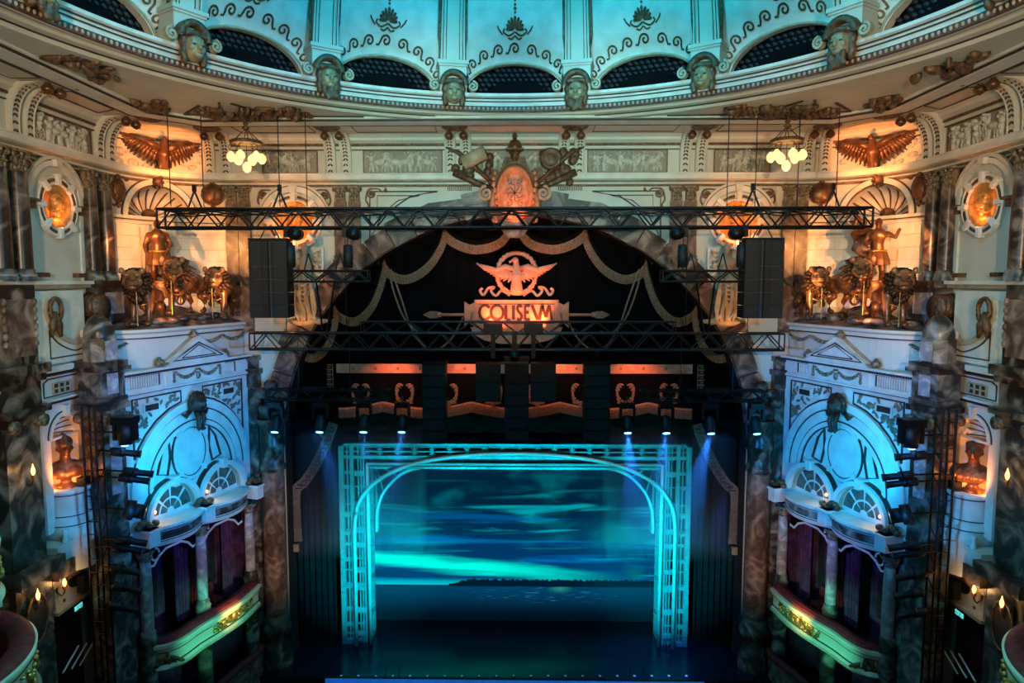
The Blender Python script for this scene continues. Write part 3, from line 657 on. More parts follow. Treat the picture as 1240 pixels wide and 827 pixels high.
for SX in (1, -1):
    SD = side(); WS, WC = WALLS[SX]; OUT = 'leftmost' if SX > 0 else 'rightmost'
    # ---- brackets
    for px in (555, 410): bracket(FW, FW.pix(px, 190)[0], wall_front)
    Fc = lambda a_: Fr(carc(a_), V(math.sin(math.radians(a_)), math.cos(math.radians(a_)), 0))
    bracket(Fc(79), 0, WC, 0.8); bracket(Fc(4), 0, WC, 0.95); bracket(FL, FL.pix(22, 140)[0], WS, 0.95)
    # ---- frieze panels
    e = lambda px: FW.pix(px, 195)[0]
    frieze(FW, e(440), e(536), 'PHPhHPPhP' if SX > 0 else 'PhPPHPHPP', 'frieze relief of horses and draped figures just %s of the helmeted cartouche' % SD, rng)
    frieze(FW, e(318), e(385), 'WHhPHP' if SX > 0 else 'PPWPhP', 'frieze relief with a chariot wheel behind the %s chandelier' % SD, rng)
    if SX > 0:
        frieze(FW, e(576), -e(576), 'PPhPHPP', 'central frieze relief half hidden behind the helmeted cartouche', rng)
    f0, f1 = FL.pix(36, 150)[0], FL.pix(108, 165)[0]
    frieze(FL, f0, f1, 'WPHhPHP' if SX > 0 else 'PHWPPHP', 'frieze relief of a chariot above the %s side-wall portrait medallion' % SD, rng)
    # corner frieze: rocks and leaves behind the spread eagle
    p0, p1 = ang(onC(152, 195)), ang(onC(262, 200))
    for i in range(26):
        a_ = lerp(8, 70, rng.random()); z = lerp(Z_FR0 + .1, Z_FR1 - .12, rng.random()); r = rng.uniform(.08, .22)
        MB().fell(Fc(a_), 0, z, 0.0, r, r * rng.uniform(.4, .8), 0.07, 8, 5, rng.uniform(-1, 1)).build('cloud_relief', 'plaster_relief', WC)
    # ---- spread eagle on the corner frieze
    ea = ang(onC(193, 190)); E = Fc(ea); zE = lerp(Z_FR0, Z_FR1, 0.02)
    t = thing('eagle_sculpture', E.p(0, zE, 0.2), 'gilded spread eagle on the %s corner frieze, above the scallop niche' % SD, 'sculpture', 'corner eagles')
    H = Z_FR1 - Z_FR0
    b = sculpt('eagle', [('l', [E.p(0, zE + .18, .30), E.p(0, zE + .5, .36), E.p(.02, zE + .78, .36)], [.15, .22, .13]), ('l', [E.p(.02, zE + .8, .36), E.p(.06, zE + .98, .40), E.p(.02, zE + 1.02, .5)], [.10, .09, .05]),
        ('b', E.p(0.0, zE + 1.0, .56), (.05, .05, .04)), ('l', [E.p(-.1, zE + .2, .3), E.p(-.12, zE + .02, .34)], [.09, .05]), ('l', [E.p(.1, zE + .2, .3), E.p(.12, zE + .02, .34)], [.09, .05]), ('l', [E.p(0, zE + .3, .25), E.p(.02, zE + .05, .2)], [.14, .16])], .035)
    b.build('body', 'bronze', t)
    for s in (-1, 1):
        wg = MB()
        for i in range(13):
            f = i / 12; x0, z0 = s * lerp(0.12, 1.15, f), zE + lerp(.62, .98, f ** .7); L = lerp(.62, .42, f); th = lerp(-1.5, -0.25, f)
            x1, z1 = x0 + s * L * math.cos(th), z0 + L * math.sin(th)
            wg.tube([E.p(x0, z0, .26 + .10 * math.sin(f * 3)), E.p((x0 + x1) / 2, (z0 + z1) / 2, .24), E.p(x1, z1, .16)], [.085, .075, .02], 6)
        wg.tube([E.p(s * .1, zE + .66, .34), E.p(s * .5, zE + .86, .34), E.p(s * .9, zE + .98, .26), E.p(s * 1.3, zE + 1.0, .16)], [.12, .11, .09, .05], 7)
        for i in range(9):
            f = i / 8; wg.fell(E, s * lerp(.2, 1.0, f), zE + lerp(.55, .9, f), .33, .10, .07, .05, 7, 5, s * -.8)
        wg.build('wing', 'bronze', t)
    # ---- corner niche: shell half-dome, arch moulding, key boss
    b = MB(); NT = 66; rows = []
    for i in range(NT + 1):
        tt = math.pi * i / NT; row = []
        for j in range(9):
            q = j / 8; fl = 0.10 * q * (abs(math.sin(tt * 5.5)) - 0.5)
            row.append(cw(-NR * 1.0 * q * math.cos(tt), ZI + NR * q * math.sin(tt) , 0.85 * math.sqrt(max(0, 1 - q * q)) ** 0.8 + fl * (1 - (q > .99))))
        rows.append(row)
    shell = b.grid(rows, True).build('niche_shell', 'plaster_white', WC)
    hb = MB().ell(cw(0, ZI + 0.14, 0.72), (.24, .24, .22), 12, 8); hb.build('shell_hub', 'gilt_brown', shell)
    for i in range(12):
        tt = math.pi * i / 11
        MB().tube([cw(-NR * q * math.cos(tt), ZI + NR * q * math.sin(tt), 0.85 * math.sqrt(max(0, 1 - q * q)) ** 0.8 - 0.07 * q) for q in (.25, .4, .55, .7, .85, .97)], [.012, .018, .022, .026, .03, .03], 5).build('shell_rib', 'gilt_brown', shell)
    for r0, r1, c, mt in ((NR, NR + .05, .05, 'gilt_brown'), (NR + .05, NR + .22, .10, 'plaster_white'), (NR + .22, NR + .25, .06, 'inlay')):
        rows = [[cw(-r * math.cos(tt), ZI + r * math.sin(tt), d) for r, d in ((r0, 0.02), (r0, -c), (r1, -c), (r1, 0.02))] for tt in [math.pi * i / 32 for i in range(33)]]
        MB().grid(rows, False, True).build('niche_moulding', mt, WC)
    b = MB(); kp = cw(0, ZI + NR + .14, -.14); b.ell(kp, (.17, .17, .2), 10, 7)
    for i in range(8): b.ell(kp + V(.16 * math.cos(i * .785), .0, .19 * math.sin(i * .785)), (.07, .1, .07), 6, 5)
    b.build('niche_boss', 'gilt_brown', WC)
    # impost lines
    for zz, mt, h in ((ZI - .03, 'plaster_white', .05), (ZI - .11, 'inlay', .012), (ZI - .2, 'plaster_white', .03)):
        path = [(carc(a_).x, carc(a_).y) for a_ in range(4, 88, 6)]
        MB().sweep([(0, zz - h), (.05, zz - h), (.05, zz + h), (0, zz + h)], path).build('impost_line', mt, WC)
    # ashlar blocks of the niche wall
    zt = ZI - .24; rh = .40; r_ = 0
    while zt - rh > Z_POD - 0.1:
        nb = 7
        for i in range(nb):
            a0 = 5 + (i + (0.5 if r_ % 2 else 0)) * 11.0; a1 = min(a0 + 11.0, 82)
            if a1 - a0 < 2: continue
            rows = []
            for k in range(4):
                a_ = lerp(a0 + .12, a1 - .12, k / 3); rows.append([carc(a_, CR - d, z) for d, z in ((0, zt - rh + .008), (.022, zt - rh + .016), (.022, zt - .016), (0, zt - .008))])
            MB().grid(rows, False).build('stone_block', 'plaster_white', WC)
        zt -= rh; r_ += 1
    # oval shield hung beside the niche, and its twin on the far side
    for px, py, nm, w in ((141, 230, 'shield', .27), (258, 236, 'shield', .36)):
        q = onC(px, py); Fq = Fc(ang(q)); z = q.z
        t = thing('wall_shield', Fq.p(0, z, .05), 'bronze shield with ribbons on the %s corner wall, %s' % (SD, 'beside the paired side-wall columns' if px < 200 else 'between niche and paired wall pilasters'), 'shield', 'bronze wall shields')
        MB().fell(Fq, 0, z, .05, w, .36, .16, 16, 10).build('boss', 'bronze', t)
        MB().tube([Fq.p(w * math.cos(i * .2618), z + .36 * math.sin(i * .2618), .07) for i in range(24)], .035, 6, True).build('rim', 'gilt_brown', t)
        b = MB()
        for s in (-1, 1):
            b.stroke(Fq, spline([(0, z + .4), (s * .25, z + .46), (s * .36, z + .34), (s * .5, z + .42)], 5), .06, .02, .06); b.stroke(Fq, spline([(0, z - .36), (s * .12, z - .5), (s * .3, z - .44)], 5), .06, .02, .06)
        b.fell(Fq, 0, z + .42, .08, .10, .08, .08); b.fell(Fq, 0, z - .46, .06, .06, .12, .06); b.build('ribbon', 'gilt_brown', t)
    # ---- side wall: paired columns, medallion bay
    zc1 = Z_CO0 - 0.08
    for px, nm in ((113, 'nearer the medallion'), (131, 'nearer the niche')):
        a = Fr((XL + .25, 0, 0), (0, 1, 0)).pix(px, 280)[0]; pilaster(FL, a, ZPB, zc1, .42, 'marble_brown', 'dark marble column between %s medallion and corner niche, %s' % (SD, nm), .2, .3, .55, True, 'upper marble columns')
    for px, nm in ((2, 'cut by the picture edge'), (27, 'nearer the medallion')):
        a = Fr((XL + .3, 0, 0), (0, 1, 0)).pix(px, 280)[0]; pilaster(FL, a, ZPB, zc1, .50, 'marble_brown', 'dark marble column at the far %s of the picture, %s' % (SD, nm), .25, .3, .55, True, 'upper marble columns')
    a, z = FL.pix(66, 250); R_ = .60
    medallion(FL, a, z, R_, 'amber-lit portrait medallion on the %s side wall between dark columns' % SD, 1)
    p0, p1 = FL.pix(44, 280)[0], FL.pix(103, 280)[0]
    for r0, r1, c, mt in ((1.0, 1.14, .10, 'plaster_white'), (1.14, 1.17, .06, 'inlay'), (1.17, 1.27, .13, 'plaster')):
        half_ring(FL, a, z + .1, r0, r1, 0, c, 'bay_arch', mt, WS)
    keystone(FL, a, z + .1 + .98, zc1 + .03, .26, WS)
    for s in (-1, 1):
        b = MB(); scroll_ornament(b, FL, a + s * 1.02, zc1 - .22, -s, .85); b.build('spandrel_scroll', 'gilt_brown', WS)
        MB().fbox(FL, a + s * 1.12 - .1, a + s * 1.12 + .1, ZPB, z + .0, 0, .06).build('bay_strip', 'plaster_white', WS)
        b = MB().fbox(FL, a + s * 1.13 - .22, a + s * 1.13 + .22, z + .02, z + .10, 0, .26); b.fbox(FL, a + s * 1.13 - .16, a + s * 1.13 + .16, z - .16, z + .02, 0, .16); b.build('impost_block', 'gilt_brown', WS)
        MB().fbox(FL, a + s * .78 - .16, a + s * .78 + .16, ZPB + .10, ZPB + .22, 0, .2).build('small_corbel', 'gilt_brown', WS)
    # ledge below the upper order
    pth = [(XL, 14.0), (XL, FL.pix(104, 340)[0])]
    for k, (o, z0, z1, mt) in enumerate(((.34, ZPB - .10, ZPB, 'plaster_white'), (.24, ZPB - .2, ZPB - .10, 'plaster_tan'), (.30, ZPB - .03, ZPB - .015, 'inlay'))):
        MB().sweep([(0, z0), (o, z0), (o, z1), (0, z1)], pth).build('ledge', mt, WS)
    # ---- front wall: paired pilasters, medallion bay, figure, spandrel frames
    for px, nm in ((282, 'outer of the pair by the corner'), (297, 'inner of the pair by the corner'), (413, 'outer of the pair by the arch'), (430, 'inner of the pair by the arch')):
        a = FW.pix(px, 260)[0]; inner = px > 400
        pilaster(FW, a, zf(318) if inner else zf(346), Z_CO0 - .08, .42, 'marble_red' if inner else 'marble_grey', 'marble pilaster with leafy capital on the %s wall, %s' % (SD, nm), .14, .25, .5, False, 'upper wall pilasters')
        if not inner:
            MB().fbox(FW, a - .22, a + .22, zf(402), zf(346), 0, .2).build('pedestal', 'marble_red', wall_front)
    a = FW.pix(357, 262)[0]; z = zf(268)
    medallion(FW, a, z, .70, 'amber-lit portrait medallion behind the truss, above the %s loudspeaker rigging' % SD, 1)
    for r0, r1, c, mt in ((1.02, 1.22, .10, 'plaster_white'), (1.22, 1.25, .05, 'inlay'), (1.25, 1.33, .12, 'plaster')):
        half_ring(FW, a, z, r0, r1, 0, c, 'bay_arch', mt, wall_front, 5, 175)
    keystone(FW, a, z + .98, Z_CO0 - .05, .28, wall_front)
    for s in (-1, 1):
        b = MB(); scroll_ornament(b, FW, a + s * 1.08, Z_CO0 - .36, -s, 1.0); b.build('spandrel_scroll', 'gilt_brown', wall_front)
    # draped figure in relief under the medallion
    a = FW.pix(372, 340)[0]
    zt, zb = zf(296), zf(392); h = zt - zb
    t = thing('relief_statue', FW.p(a, zb, .05), 'amber-lit draped woman in high relief beside the %s loudspeaker array' % SD, 'sculpture', 'relief statues under the front medallions')
    P = lambda x, y, c: FW.p(a + x, zb + y * h, c)
    pr = [('l', [P(0, .62, .2), P(.02, .78, .22)], [.24, .22]), ('l', [P(.02, .84, .22), P(.02, .93, .24)], [.08, .10]), ('b', P(.02, .95, .26), (.13, .14, .16)), ('l', [P(-.2, .8, .25), P(-.42, .66, .3), P(-.3, .52, .36)], [.10, .085, .06]), ('l', [P(.22, .8, .25), P(.45, .72, .3), P(.5, .9, .3)], [.10, .085, .06]),
          ('l', [P(0, .6, .2), P(.05, .38, .24), P(.16, .10, .2)], [.25, .27, .20]), ('l', [P(-.1, .5, .3), P(-.2, .28, .36), P(-.05, .06, .3)], [.17, .14, .10]), ('l', [P(.1, .08, .25), P(.5, .03, .3), P(.78, .04, .25)], [.14, .12, .07]), ('b', P(-.1, .02, .2), (.5, .2, .14))]
    b = sculpt('statue', pr, .04); b.build('body', 'plaster_tan', t)
    dr = MB()
    for i in range(9):
        x = -.42 + i * .105; dr.tube(spline([P(x * .5, .62, .40), P(x * .7 + .08 * math.sin(i * 1.9), .42, .50), P(x * .8 + .05 - .08 * math.sin(i * 2.3), .2, .50), P(x * .75 + .12 + .1 * math.sin(i * 1.3), .04, .44)], 3), [.03, .04, .05, .06, .06, .06, .06, .05, .05, .04], 6)
    for i in range(5): dr.tube([P(-.3, .55 - i * .05, .42), P(0, .48 - i * .055, .55), P(.3, .56 - i * .05, .42)], [.02, .04, .02], 6)
    dr.build('drapery', 'plaster_tan', t)
    wv = MB()
    for i in range(6): wv.tube([P(.3, .9 - i * .05, .2), P(.62, .95 - i * .07, .18), P(.66 - i * .03, .70 - i * .06, .14)], [.05, .055, .02], 6)
    wv.build('wing', 'plaster_white', t)
    # spandrel frames between pilasters and arch
    fp = [FW.pix(*q) for q in ((448, 232), (530, 232), (497, 238), (462, 262), (448, 290))]
    b = MB(); b.stroke(FW, fp, .05, 0, .03, True); b.build('spandrel_frame', 'inlay', wall_front)
    ip = [FW.pix(*q) for q in ((457, 237), (508, 237), (482, 243), (457, 264))]
    b = MB(); b.stroke(FW, ip, .035, 0, .03, True); b.build('spandrel_frame', 'inlay', wall_front)
    b = MB(); scroll_ornament(b, FW, FW.pix(450, 234)[0], Z_CO0 - .32, 1, 1.0); b.build('spandrel_scroll', 'gilt_brown', wall_front)
    vg = MB(); q0, q1 = FW.pix(541, 225), FW.pix(571, 231)
    MB().fbox(FW, q0[0], q1[0], q1[1], q0[1], 0, .01).build('vent_grille', 'inlay', wall_front)
    for i in range(14): vg.fbox(FW, lerp(q0[0], q1[0], i / 14), lerp(q0[0], q1[0], (i + .45) / 14), q1[1], q0[1], 0, .03)
    vg = vg.build('vent_bars', 'plaster', wall_front); vg['kind'] = 'stuff'
    # panels with dark lines on the outer ceiling strip
    zc = ZC - .012
    for k, pts in enumerate((((-12.45, 10.5), (-12.45, 17.2), (-11.7, 17.2), (-11.7, 10.5)), ((-12.4, 18.4), (-12.4, 20.7), (-11.7, 20.3), (-11.7, 18.4)), ((-5.3, 23.5), (-2.6, 23.5), (-2.6, 22.5), (-5.3, 22.5)), ((-9.2, 23.5), (-6.7, 23.5), (-6.7, 22.5), (-9.2, 22.5)))):
        Fz = Fr((0, 0, zc), (1, 0, 0), (0, -1, 0), (0, 0, -1)); MB().stroke(Fz, [(x, -y) for x, y in pts], .04, 0, .02, True).build('ceiling_line', 'inlay', CEIL)
    # gilded plaster foliage round the chandelier's hook
    for reg, n, ry in (((-9.4, -6.2, 20.2, 21.1), 46, .09), ((-9.0, -7.4, 21.0, 21.25), 16, .07), ((-10.6, -9.8, 19.3, 20.3), 18, .08), ((-10.5, -9.6, 15.6, 17.4), 16, .08)):
        for i in range(n):
            x, y = rng.uniform(reg[0], reg[1]), rng.uniform(reg[2], reg[3])
            if math.hypot(x, y - DY) < DR + 1.05: continue
            r = rng.uniform(.10, .26)
            MB().ell((x, y, ZC - .04), (r * 1.2, r * .5, ry * rng.uniform(.8, 2.6)), 8, 5, Matrix.Rotation(rng.uniform(0, 3.1), 3, 'Z')).build('ceiling_foliage', 'gilt_brown', CEIL)
    for q in (((-9.9, 20.9), (-9.0, 19.9)), ((-8.9, 21.1), (-8.3, 19.6)), ((-7.3, 21.1), (-8.0, 19.7)), ((-6.6, 21.2), (-4.6, 21.3)), ((-9.9, 20.9), (-6.2, 21.3))):
        Fz = Fr((0, 0, zc), (1, 0, 0), (0, -1, 0), (0, 0, -1)); MB().stroke(Fz, [(x, -y) for x, y in q], .07, 0, .03).build('ceiling_line', 'inlay', CEIL)
SX = 1
# ------------------------------------------------------------------ proscenium arch: voussoirs and jamb columns
ARCH = struct(MB().prism(FW, arc(0, ACZ, AW - .02, 0, 180, 60, AR - .02) + arc(0, ACZ, AW + .55, 180, 0, 60, AR + .55), -.05, .06).build('trim_5', 'marble_red'))
NV = 30
lin = MB(); ia = [(-AW + .03, 0.0)] + arc(0, ACZ, AW - .03, 180, 0, 48, AR - .03) + [(AW - .03, 0.0)]
lin.grid([[FW.p(x, z, .02), FW.p(x, z, -.86)] for x, z in ia], True); lin.build('arch_lining', 'dark_wall', ARCH)
for i in range(NV):
    a0, a1 = 180 * i / NV, 180 * (i + 1) / NV; clip = i % 3 == 1
    g = .25
    r0, r1, c = (-.08, .82, .42) if clip else (0.0, .70, .26)
    pts = arc(0, ACZ, AW + r0, a0 + g, a1 - g, 4, AR + r0) + arc(0, ACZ, AW + r1, a1 - g, a0 + g, 4, AR + r1)
    MB().prism(FW, pts, 0, c).build('voussoir', 'marble_brown' if clip else 'marble_red', ARCH)
for SX in (1, -1):
    a = FW.pix(336, 640)[0]; w = .40; ztop = zf(505)
    t = thing('proscenium_column', FW.p(a, 0, .35), 'tall veined red marble column carrying the %s side of the stage arch' % side(), 'column', 'proscenium columns')
    q = FW.p(a, 0, .28)
    MB().lathe([(w, 1.9), (w * 1.0, 6.0), (w * .98, ztop - 1.9)], (q.x, q.y, 0), 20).build('shaft', 'marble_red', t)
    MB().lathe([(w * 1.3, 0.0), (w * 1.3, .5), (w * 1.1, .6), (w * 1.12, 1.2), (w * 1.35, 1.3), (w * 1.35, 1.5), (w * 1.15, 1.6), (w * 1.2, 1.75), (w, 1.9)], (q.x, q.y, 0), 20).build('base', 'marble_brown', t)
    MB().lathe([(w, ztop - 1.9), (w * 1.12, ztop - 1.85), (w * 1.12, ztop - 1.7), (w, ztop - 1.65), (w, ztop - 1.1), (w * 1.12, ztop - 1.05), (w * 1.12, ztop - .9), (w * 1.0, ztop - .8), (w * 1.05, ztop - .3), (w * 1.25, ztop - .1), (w * 1.25, ztop)], (q.x, q.y, 0), 20).build('capital', 'marble_brown', t)
    b = MB()
    for i in range(14): b.ell(q + V(.35 * math.cos(i * 1.3) - .1, -.25, ztop + .1 + .28 * (i % 5)), (.22, .2, .2), 8, 6)
    b.build('carved_foliage', 'marble_brown', t)
    # dark pier behind, white strip between
    a0, a1 = FW.pix(300, 600)[0], FW.pix(318, 600)[0]
    t = thing('marble_pier', FW.p((a0 + a1) / 2, 0, .1), 'dark green-grey marble pier between opera box and stage arch, %s side' % side(), 'column', 'marble piers beside the arch')
    MB().fbox(FW, a0, a1, 0, zf(468), 0, .25).build('shaft', 'marble_grey', t)
    b = MB().fbox(FW, a0 - .08, a1 + .08, zf(468), zf(452), 0, .34); b.fbox(FW, a0 - .15, a1 + .15, zf(452), zf(446), 0, .42); b.fbox(FW, a0 - .02, a1 + .02, zf(446), zf(436), 0, .3); b.fbox(FW, a0 - .1, a1 + .1, zf(436), zf(430), 0, .36); b.build('capital', 'marble_brown', t)
SX = 1
# ------------------------------------------------------------------ central cartouche with helmet, shields and standards
zc, k = zf(236), YW / FPX
t = thing('cartouche', FW.p(0, zf(262), .3), 'amber-lit oval cartouche under a helmet, crowning the stage arch', 'sculpture')
pl = [(-.95, .95), (-1.0, .5), (-.75, .2), (-.85, -.55), (-.6, -.95), (-.35, -1.15), (.35, -1.15), (.6, -.95), (.85, -.55), (.75, .2), (1.0, .5), (.95, .95), (.5, .75), (.35, 1.25), (-.35, 1.25), (-.5, .75)]
MB().prism(FW.at(0, zc), pl, 0, .35).build('backing', 'gilt_brown', t)
rows = [[FW.p(rr * .62 * math.cos(i * math.pi / 20), zc + rr * .92 * math.sin(i * math.pi / 20), c) for rr, c in ((0, .55), (.5, .53), (.82, .46), (.86, .56), (1.0, .56), (1.06, .42), (1.12, .35))] for i in range(41)]
ov = MB().grid(rows, True).build('oval_boss', 'cartouche_gilt', t)
b = MB()
for i in range(8):
    th = i * math.pi / 4; b.stroke(FW.at(0, zc), [(0, 0), (.2 * math.cos(th), .26 * math.sin(th)), (.28 * math.cos(th + .5), .36 * math.sin(th + .5))], .035, .53, .56)
for s in (-1, 1): b.stroke(FW.at(0, zc), spiral(s * .2, -.35, .13, 1.2, 1.5, 12, s), .03, .52, .55); b.stroke(FW.at(0, zc), spiral(s * .2, .4, .11, 1.2, 4.6, 12, -s), .03, .5, .55)
b.build('monogram', 'gilt_brown', ov)
for s in (-1, 1):
    MB().stroke(FW.at(0, zc), spiral(s * .98, -.02, .26, 1.7, math.pi / 2, 26, -s), .10, .3, .52).build('volute', 'cartouche_gilt', t)
    MB().tube([FW.p(s * .72, zc + .15, .45), FW.p(s * .80, zc - .5, .45), FW.p(s * .62, zc - 1.0, .45)], [.09, .12, .07], 8).build('side_scroll', 'cartouche_gilt', t)
    b = MB()
    for i in range(9): b.fell(FW, s * (.68 + .05 * math.sin(i)), zc + .7 - i * .2, .5, .075, .10, .06)
    b.build('bead_garland', 'cartouche_gilt', t)
    # standards, drum and round shield behind
    MB().tube([FW.p(s * .6, zc + .2, .35), FW.p(s * 1.9, zc + 1.35, .45), FW.p(s * 2.35, zc + 1.55, .45)], [.07, .08, .03], 8).build('standard', 'gilt_brown', t)
    MB().tube([FW.p(s * .7, zc + .1, .30), FW.p(s * 2.1, zc + .72, .4)], [.10, .13], 8).build('fasces', 'gilt_brown', t)
    b = MB()
    for i in range(16): b.fell(FW, s * rng.uniform(.8, 2.1), zc + rng.uniform(.35, 1.5), .3, rng.uniform(.1, .2), rng.uniform(.12, .22), .12, 8, 6, rng.uniform(-1, 1))
    b.build('trophy_arms', 'gilt_brown', t)
MB().tube([FW.p(-1.75, zc + 1.0, .5), FW.p(-1.0, zc + 1.35, .62)], .24, 14).build('drum', 'plaster_tan', t)
b = MB(); G = Fr(FW.p(1.22, zc + 1.15, .5), (1, 0, 0), (0, 0, 1)); b.lathe([(.0, .1), (.15, .1), (.22, .06), (.26, .12), (.36, .10), (.38, 0)], ax=Fr(G.o, G.u, G.n, G.v), n=22); b.build('round_shield', 'gilt_brown', t)
hz = zc + 1.30
b = MB().fell(FW, 0, hz + .22, .5, .25, .28, .26, 14, 10); b.fell(FW, 0, hz - .02, .62, .15, .24, .14); b.fbox(FW, -.30, .30, hz + .12, hz + .17, .35, .78)
b.tube([FW.p(0, hz + .45, .4), FW.p(0, hz + .62, .5), FW.p(0, hz + .5, .7)], [.05, .09, .04], 8); b.fell(FW, 0, hz + .62, .5, .07, .1, .2)
b.build('helmet', 'bronze', t)
b = MB()
for s in (-1, 1): b.fell(FW, s * .08, hz + .02, .76, .035, .025, .03)
b.fell(FW, 0, hz - .05, .77, .03, .07, .05); b.build('face', 'capital_gilt', t)
b = MB().prism(FW.at(0, zc - 1.2), [(-.5, .02), (-.36, .3), (.36, .3), (.5, .02), (.22, -.3), (-.22, -.3)], .1, .5); b.build('keystone', 'marble_red', t)
for s in (-1, 1):
    b = MB().prism(FW, [(s * 1.0, zf(252)), (s * 4.6 * .8, zf(258)), (s * 3.0, zf(247)), (s * 1.4, zf(240))], 0, .3); b.build('arch_crest', 'marble_brown', ARCH)
# ================================================================== OPERA BOXES, PIERS, SIDE WALL BELOW THE LEDGE
FA, FB = V(-11.05, 19.1, 0), V(-9.5, 24.0, 0)
BF = Fr(FA, FB - FA); BL = (FB - FA).length
FP = Fr((XL + .6, 0, 0), (0, 1, 0))           # face of the side-wall bays below the ledge
rng = random.Random(11)
def uvpath(pts, F=BF): return [(F.p(a, 0, c).x, F.p(a, 0, c).y) for a, c in pts]
def swag(b, F, a0, a1, z, drop, c, r=.05, n=11):
    for i in range(n):
        f = i / (n - 1); b.fell(F, lerp(a0, a1, f), z - drop * (1 - (2 * f - 1) ** 2), c, r * 1.25, r * (0.7 + 0.6 * math.sin(math.pi * f)), r, 7, 5)
def leaf_spray(b, F, a, z, rng, n, wa, wz, c=.03, size=.10):
    for i in range(n): b.fell(F, a + rng.uniform(-wa, wa), z + rng.uniform(-wz, wz), c, size * rng.uniform(.7, 1.3), size * .45, .03, 7, 5, rng.uniform(-1.6, 1.6))
for SX in (1, -1):
    SD = side(); WS, WC = WALLS[SX]
    # ---------------------------------------------------------------- opera box facade
    t = thing('opera_box', BF.p(2.4, 3.0, -.6), 'blue-lit arched opera box facade with pediment, %s of the stage' % SD, 'opera box', 'opera box facades')
    zc0, zc1 = 10.82, 11.42; uc, zs, R = 2.47, 7.72, 2.42
    outline = [(-.15, 6.3), (BL, 6.3), (BL, zc1), (-.15, zc1)]
    MB().prism(BF, outline, -.35, 0).build('front_wall', 'plaster_white', t)
    MB().prism(BF, [(-.15, 0.0), (0.12, 0.0), (0.12, 6.3), (-.15, 6.3)], -.35, -.02).build('end_pier', 'marble_grey', t)
    # entablature
    b = MB()
    for z0, z1, c in ((zc0 - .06, zc0, .10), (zc0, zc0 + .04, .06), (zc0 + .04, zc1 - .1, .03), (zc1 - .1, zc1 - .04, .14), (zc1 - .04, zc1 + .03, .24)): b.fbox(BF, -.2, BL, z0, z1, 0, c)
    en = b.build('entablature', 'plaster_white', t)
    MB().fbox(BF, -.2, BL, zc0 - .085, zc0 - .06, 0, .085).build('dark_fillet', 'inlay', en); MB().fbox(BF, -.2, BL, zc1 - .13, zc1 - .1, 0, .10).build('dark_fillet', 'inlay', en)
    dn = MB()
    for i in range(64): dn.fbox(BF, -.15 + i * .083, -.11 + i * .083, zc1 - .1, zc1 - .045, .1, .18)
    dn = dn.build('dentils', 'inlay', en); dn['kind'] = 'stuff'
    MB().fbox(BF, 1.42, 3.92, zc0 + .04, zc1 - .1, 0, .10).build('centre_block', 'plaster_white', en)
    b = MB(); swag(b, BF, 1.75, 2.62, zc1 - .2, .2, .12); b.build('swag', 'capital_gilt', en); b = MB(); swag(b, BF, 2.72, 3.58, zc1 - .2, .2, .12); b.build('swag', 'capital_gilt', en)
    MB().fell(BF, 2.67, zc0 + .2, .12, .09, .12, .06).build('drop_boss', 'capital_gilt', en)
    for a in (1.68, 3.66): b = MB().fell(BF, a, zc1 - .3, .12, .04, .16, .04); b.fell(BF, a, zc1 - .46, .12, .055, .06, .05); b.build('tassel_drop', 'capital_gilt', en)
    for a0, a1 in ((.05, 1.2), (4.02, 4.5)):
        MB().fbox(BF, a0, a1, zc0 + .1, zc1 - .16, .02, .045).build('fluted_panel', 'inlay', en)
        n = int((a1 - a0) / .085)
        for i in range(n): MB().fbox(BF, a0 + i * .085, a0 + i * .085 + .05, zc0 + .11, zc1 - .17, .03, .07).build('flute_bar', 'plaster_white', en)
    # pediment with sloping roof behind
    pz = zc1 + .03
    pd = MB().prism(BF, [(1.3, pz), (4.0, pz), (2.68, pz + .80)], -1.2, .16).build('pediment', 'plaster_tan', t)
    for o, c, mt, w in ((0.0, .22, 'plaster_white', .13), (.12, .20, 'inlay', .05)):
        pts = [(1.36 + o * 1.6, pz + .06 + o * .55), (3.94 - o * 1.6, pz + .06 + o * .55), (2.68, pz + .76 - o * 1.15)]; MB().stroke(BF, pts, w, .05, c, True).build('raking_cornice', mt, pd)
    MB().prism(BF, [(1.42, pz + .05), (3.88, pz + .05), (2.68, pz + .72)], .1, .18).build('tympanum', 'plaster_white', pd)
    MB().stroke(BF, [(1.95, pz + .19), (3.42, pz + .19), (2.68, pz + .55)], .035, .16, .20, True).build('tympanum_line', 'inlay', pd)
    for a, zz in ((1.25, pz + .12), (4.08, pz + .12), (2.68, pz + .86)):
        b = MB().ell(BF.p(a, zz, .0), (.14, .14, .13), 10, 7); b.ell(BF.p(a, zz + .1, .0), (.07, .07, .08), 8, 6); b.build('acroterion', 'capital_gilt', pd)
    # spandrel panels with leaves and a dark plaque
    for s, a0, a1 in ((-1, .18, 2.02), (1, 2.95, 4.8)):
        pts = [(a0, 10.62), (a1, 10.62)]
        arc_pts = [(uc + (R + .16) * math.cos(math.radians(q)), zs + (R + .16) * math.sin(math.radians(q))) for q in ((100, 112, 124, 136, 146, 154) if s < 0 else (80, 68, 56, 44, 34, 26))]
        pts = [(a0 if s < 0 else a1, 10.6), (a1 if s < 0 else a0, 10.6)] + arc_pts
        pts = [(max(a0, min(a1, x)), z) for x, z in pts]
        pts.append((a0 if s < 0 else a1, pts[-1][1]))
        sp = MB().stroke(BF, pts, .05, 0, .035, True).build('spandrel_line', 'inlay', t)
        px_ = lerp(a0, a1, .36 if s < 0 else .62)
        MB().fbox(BF, px_ - .30, px_ + .30, 10.16, 10.42, 0, .06).build('plaque_frame', 'plaster_white', sp); MB().fbox(BF, px_ - .24, px_ + .24, 10.2, 10.38, .05, .075).build('plaque', 'inlay', sp)
        b = MB()
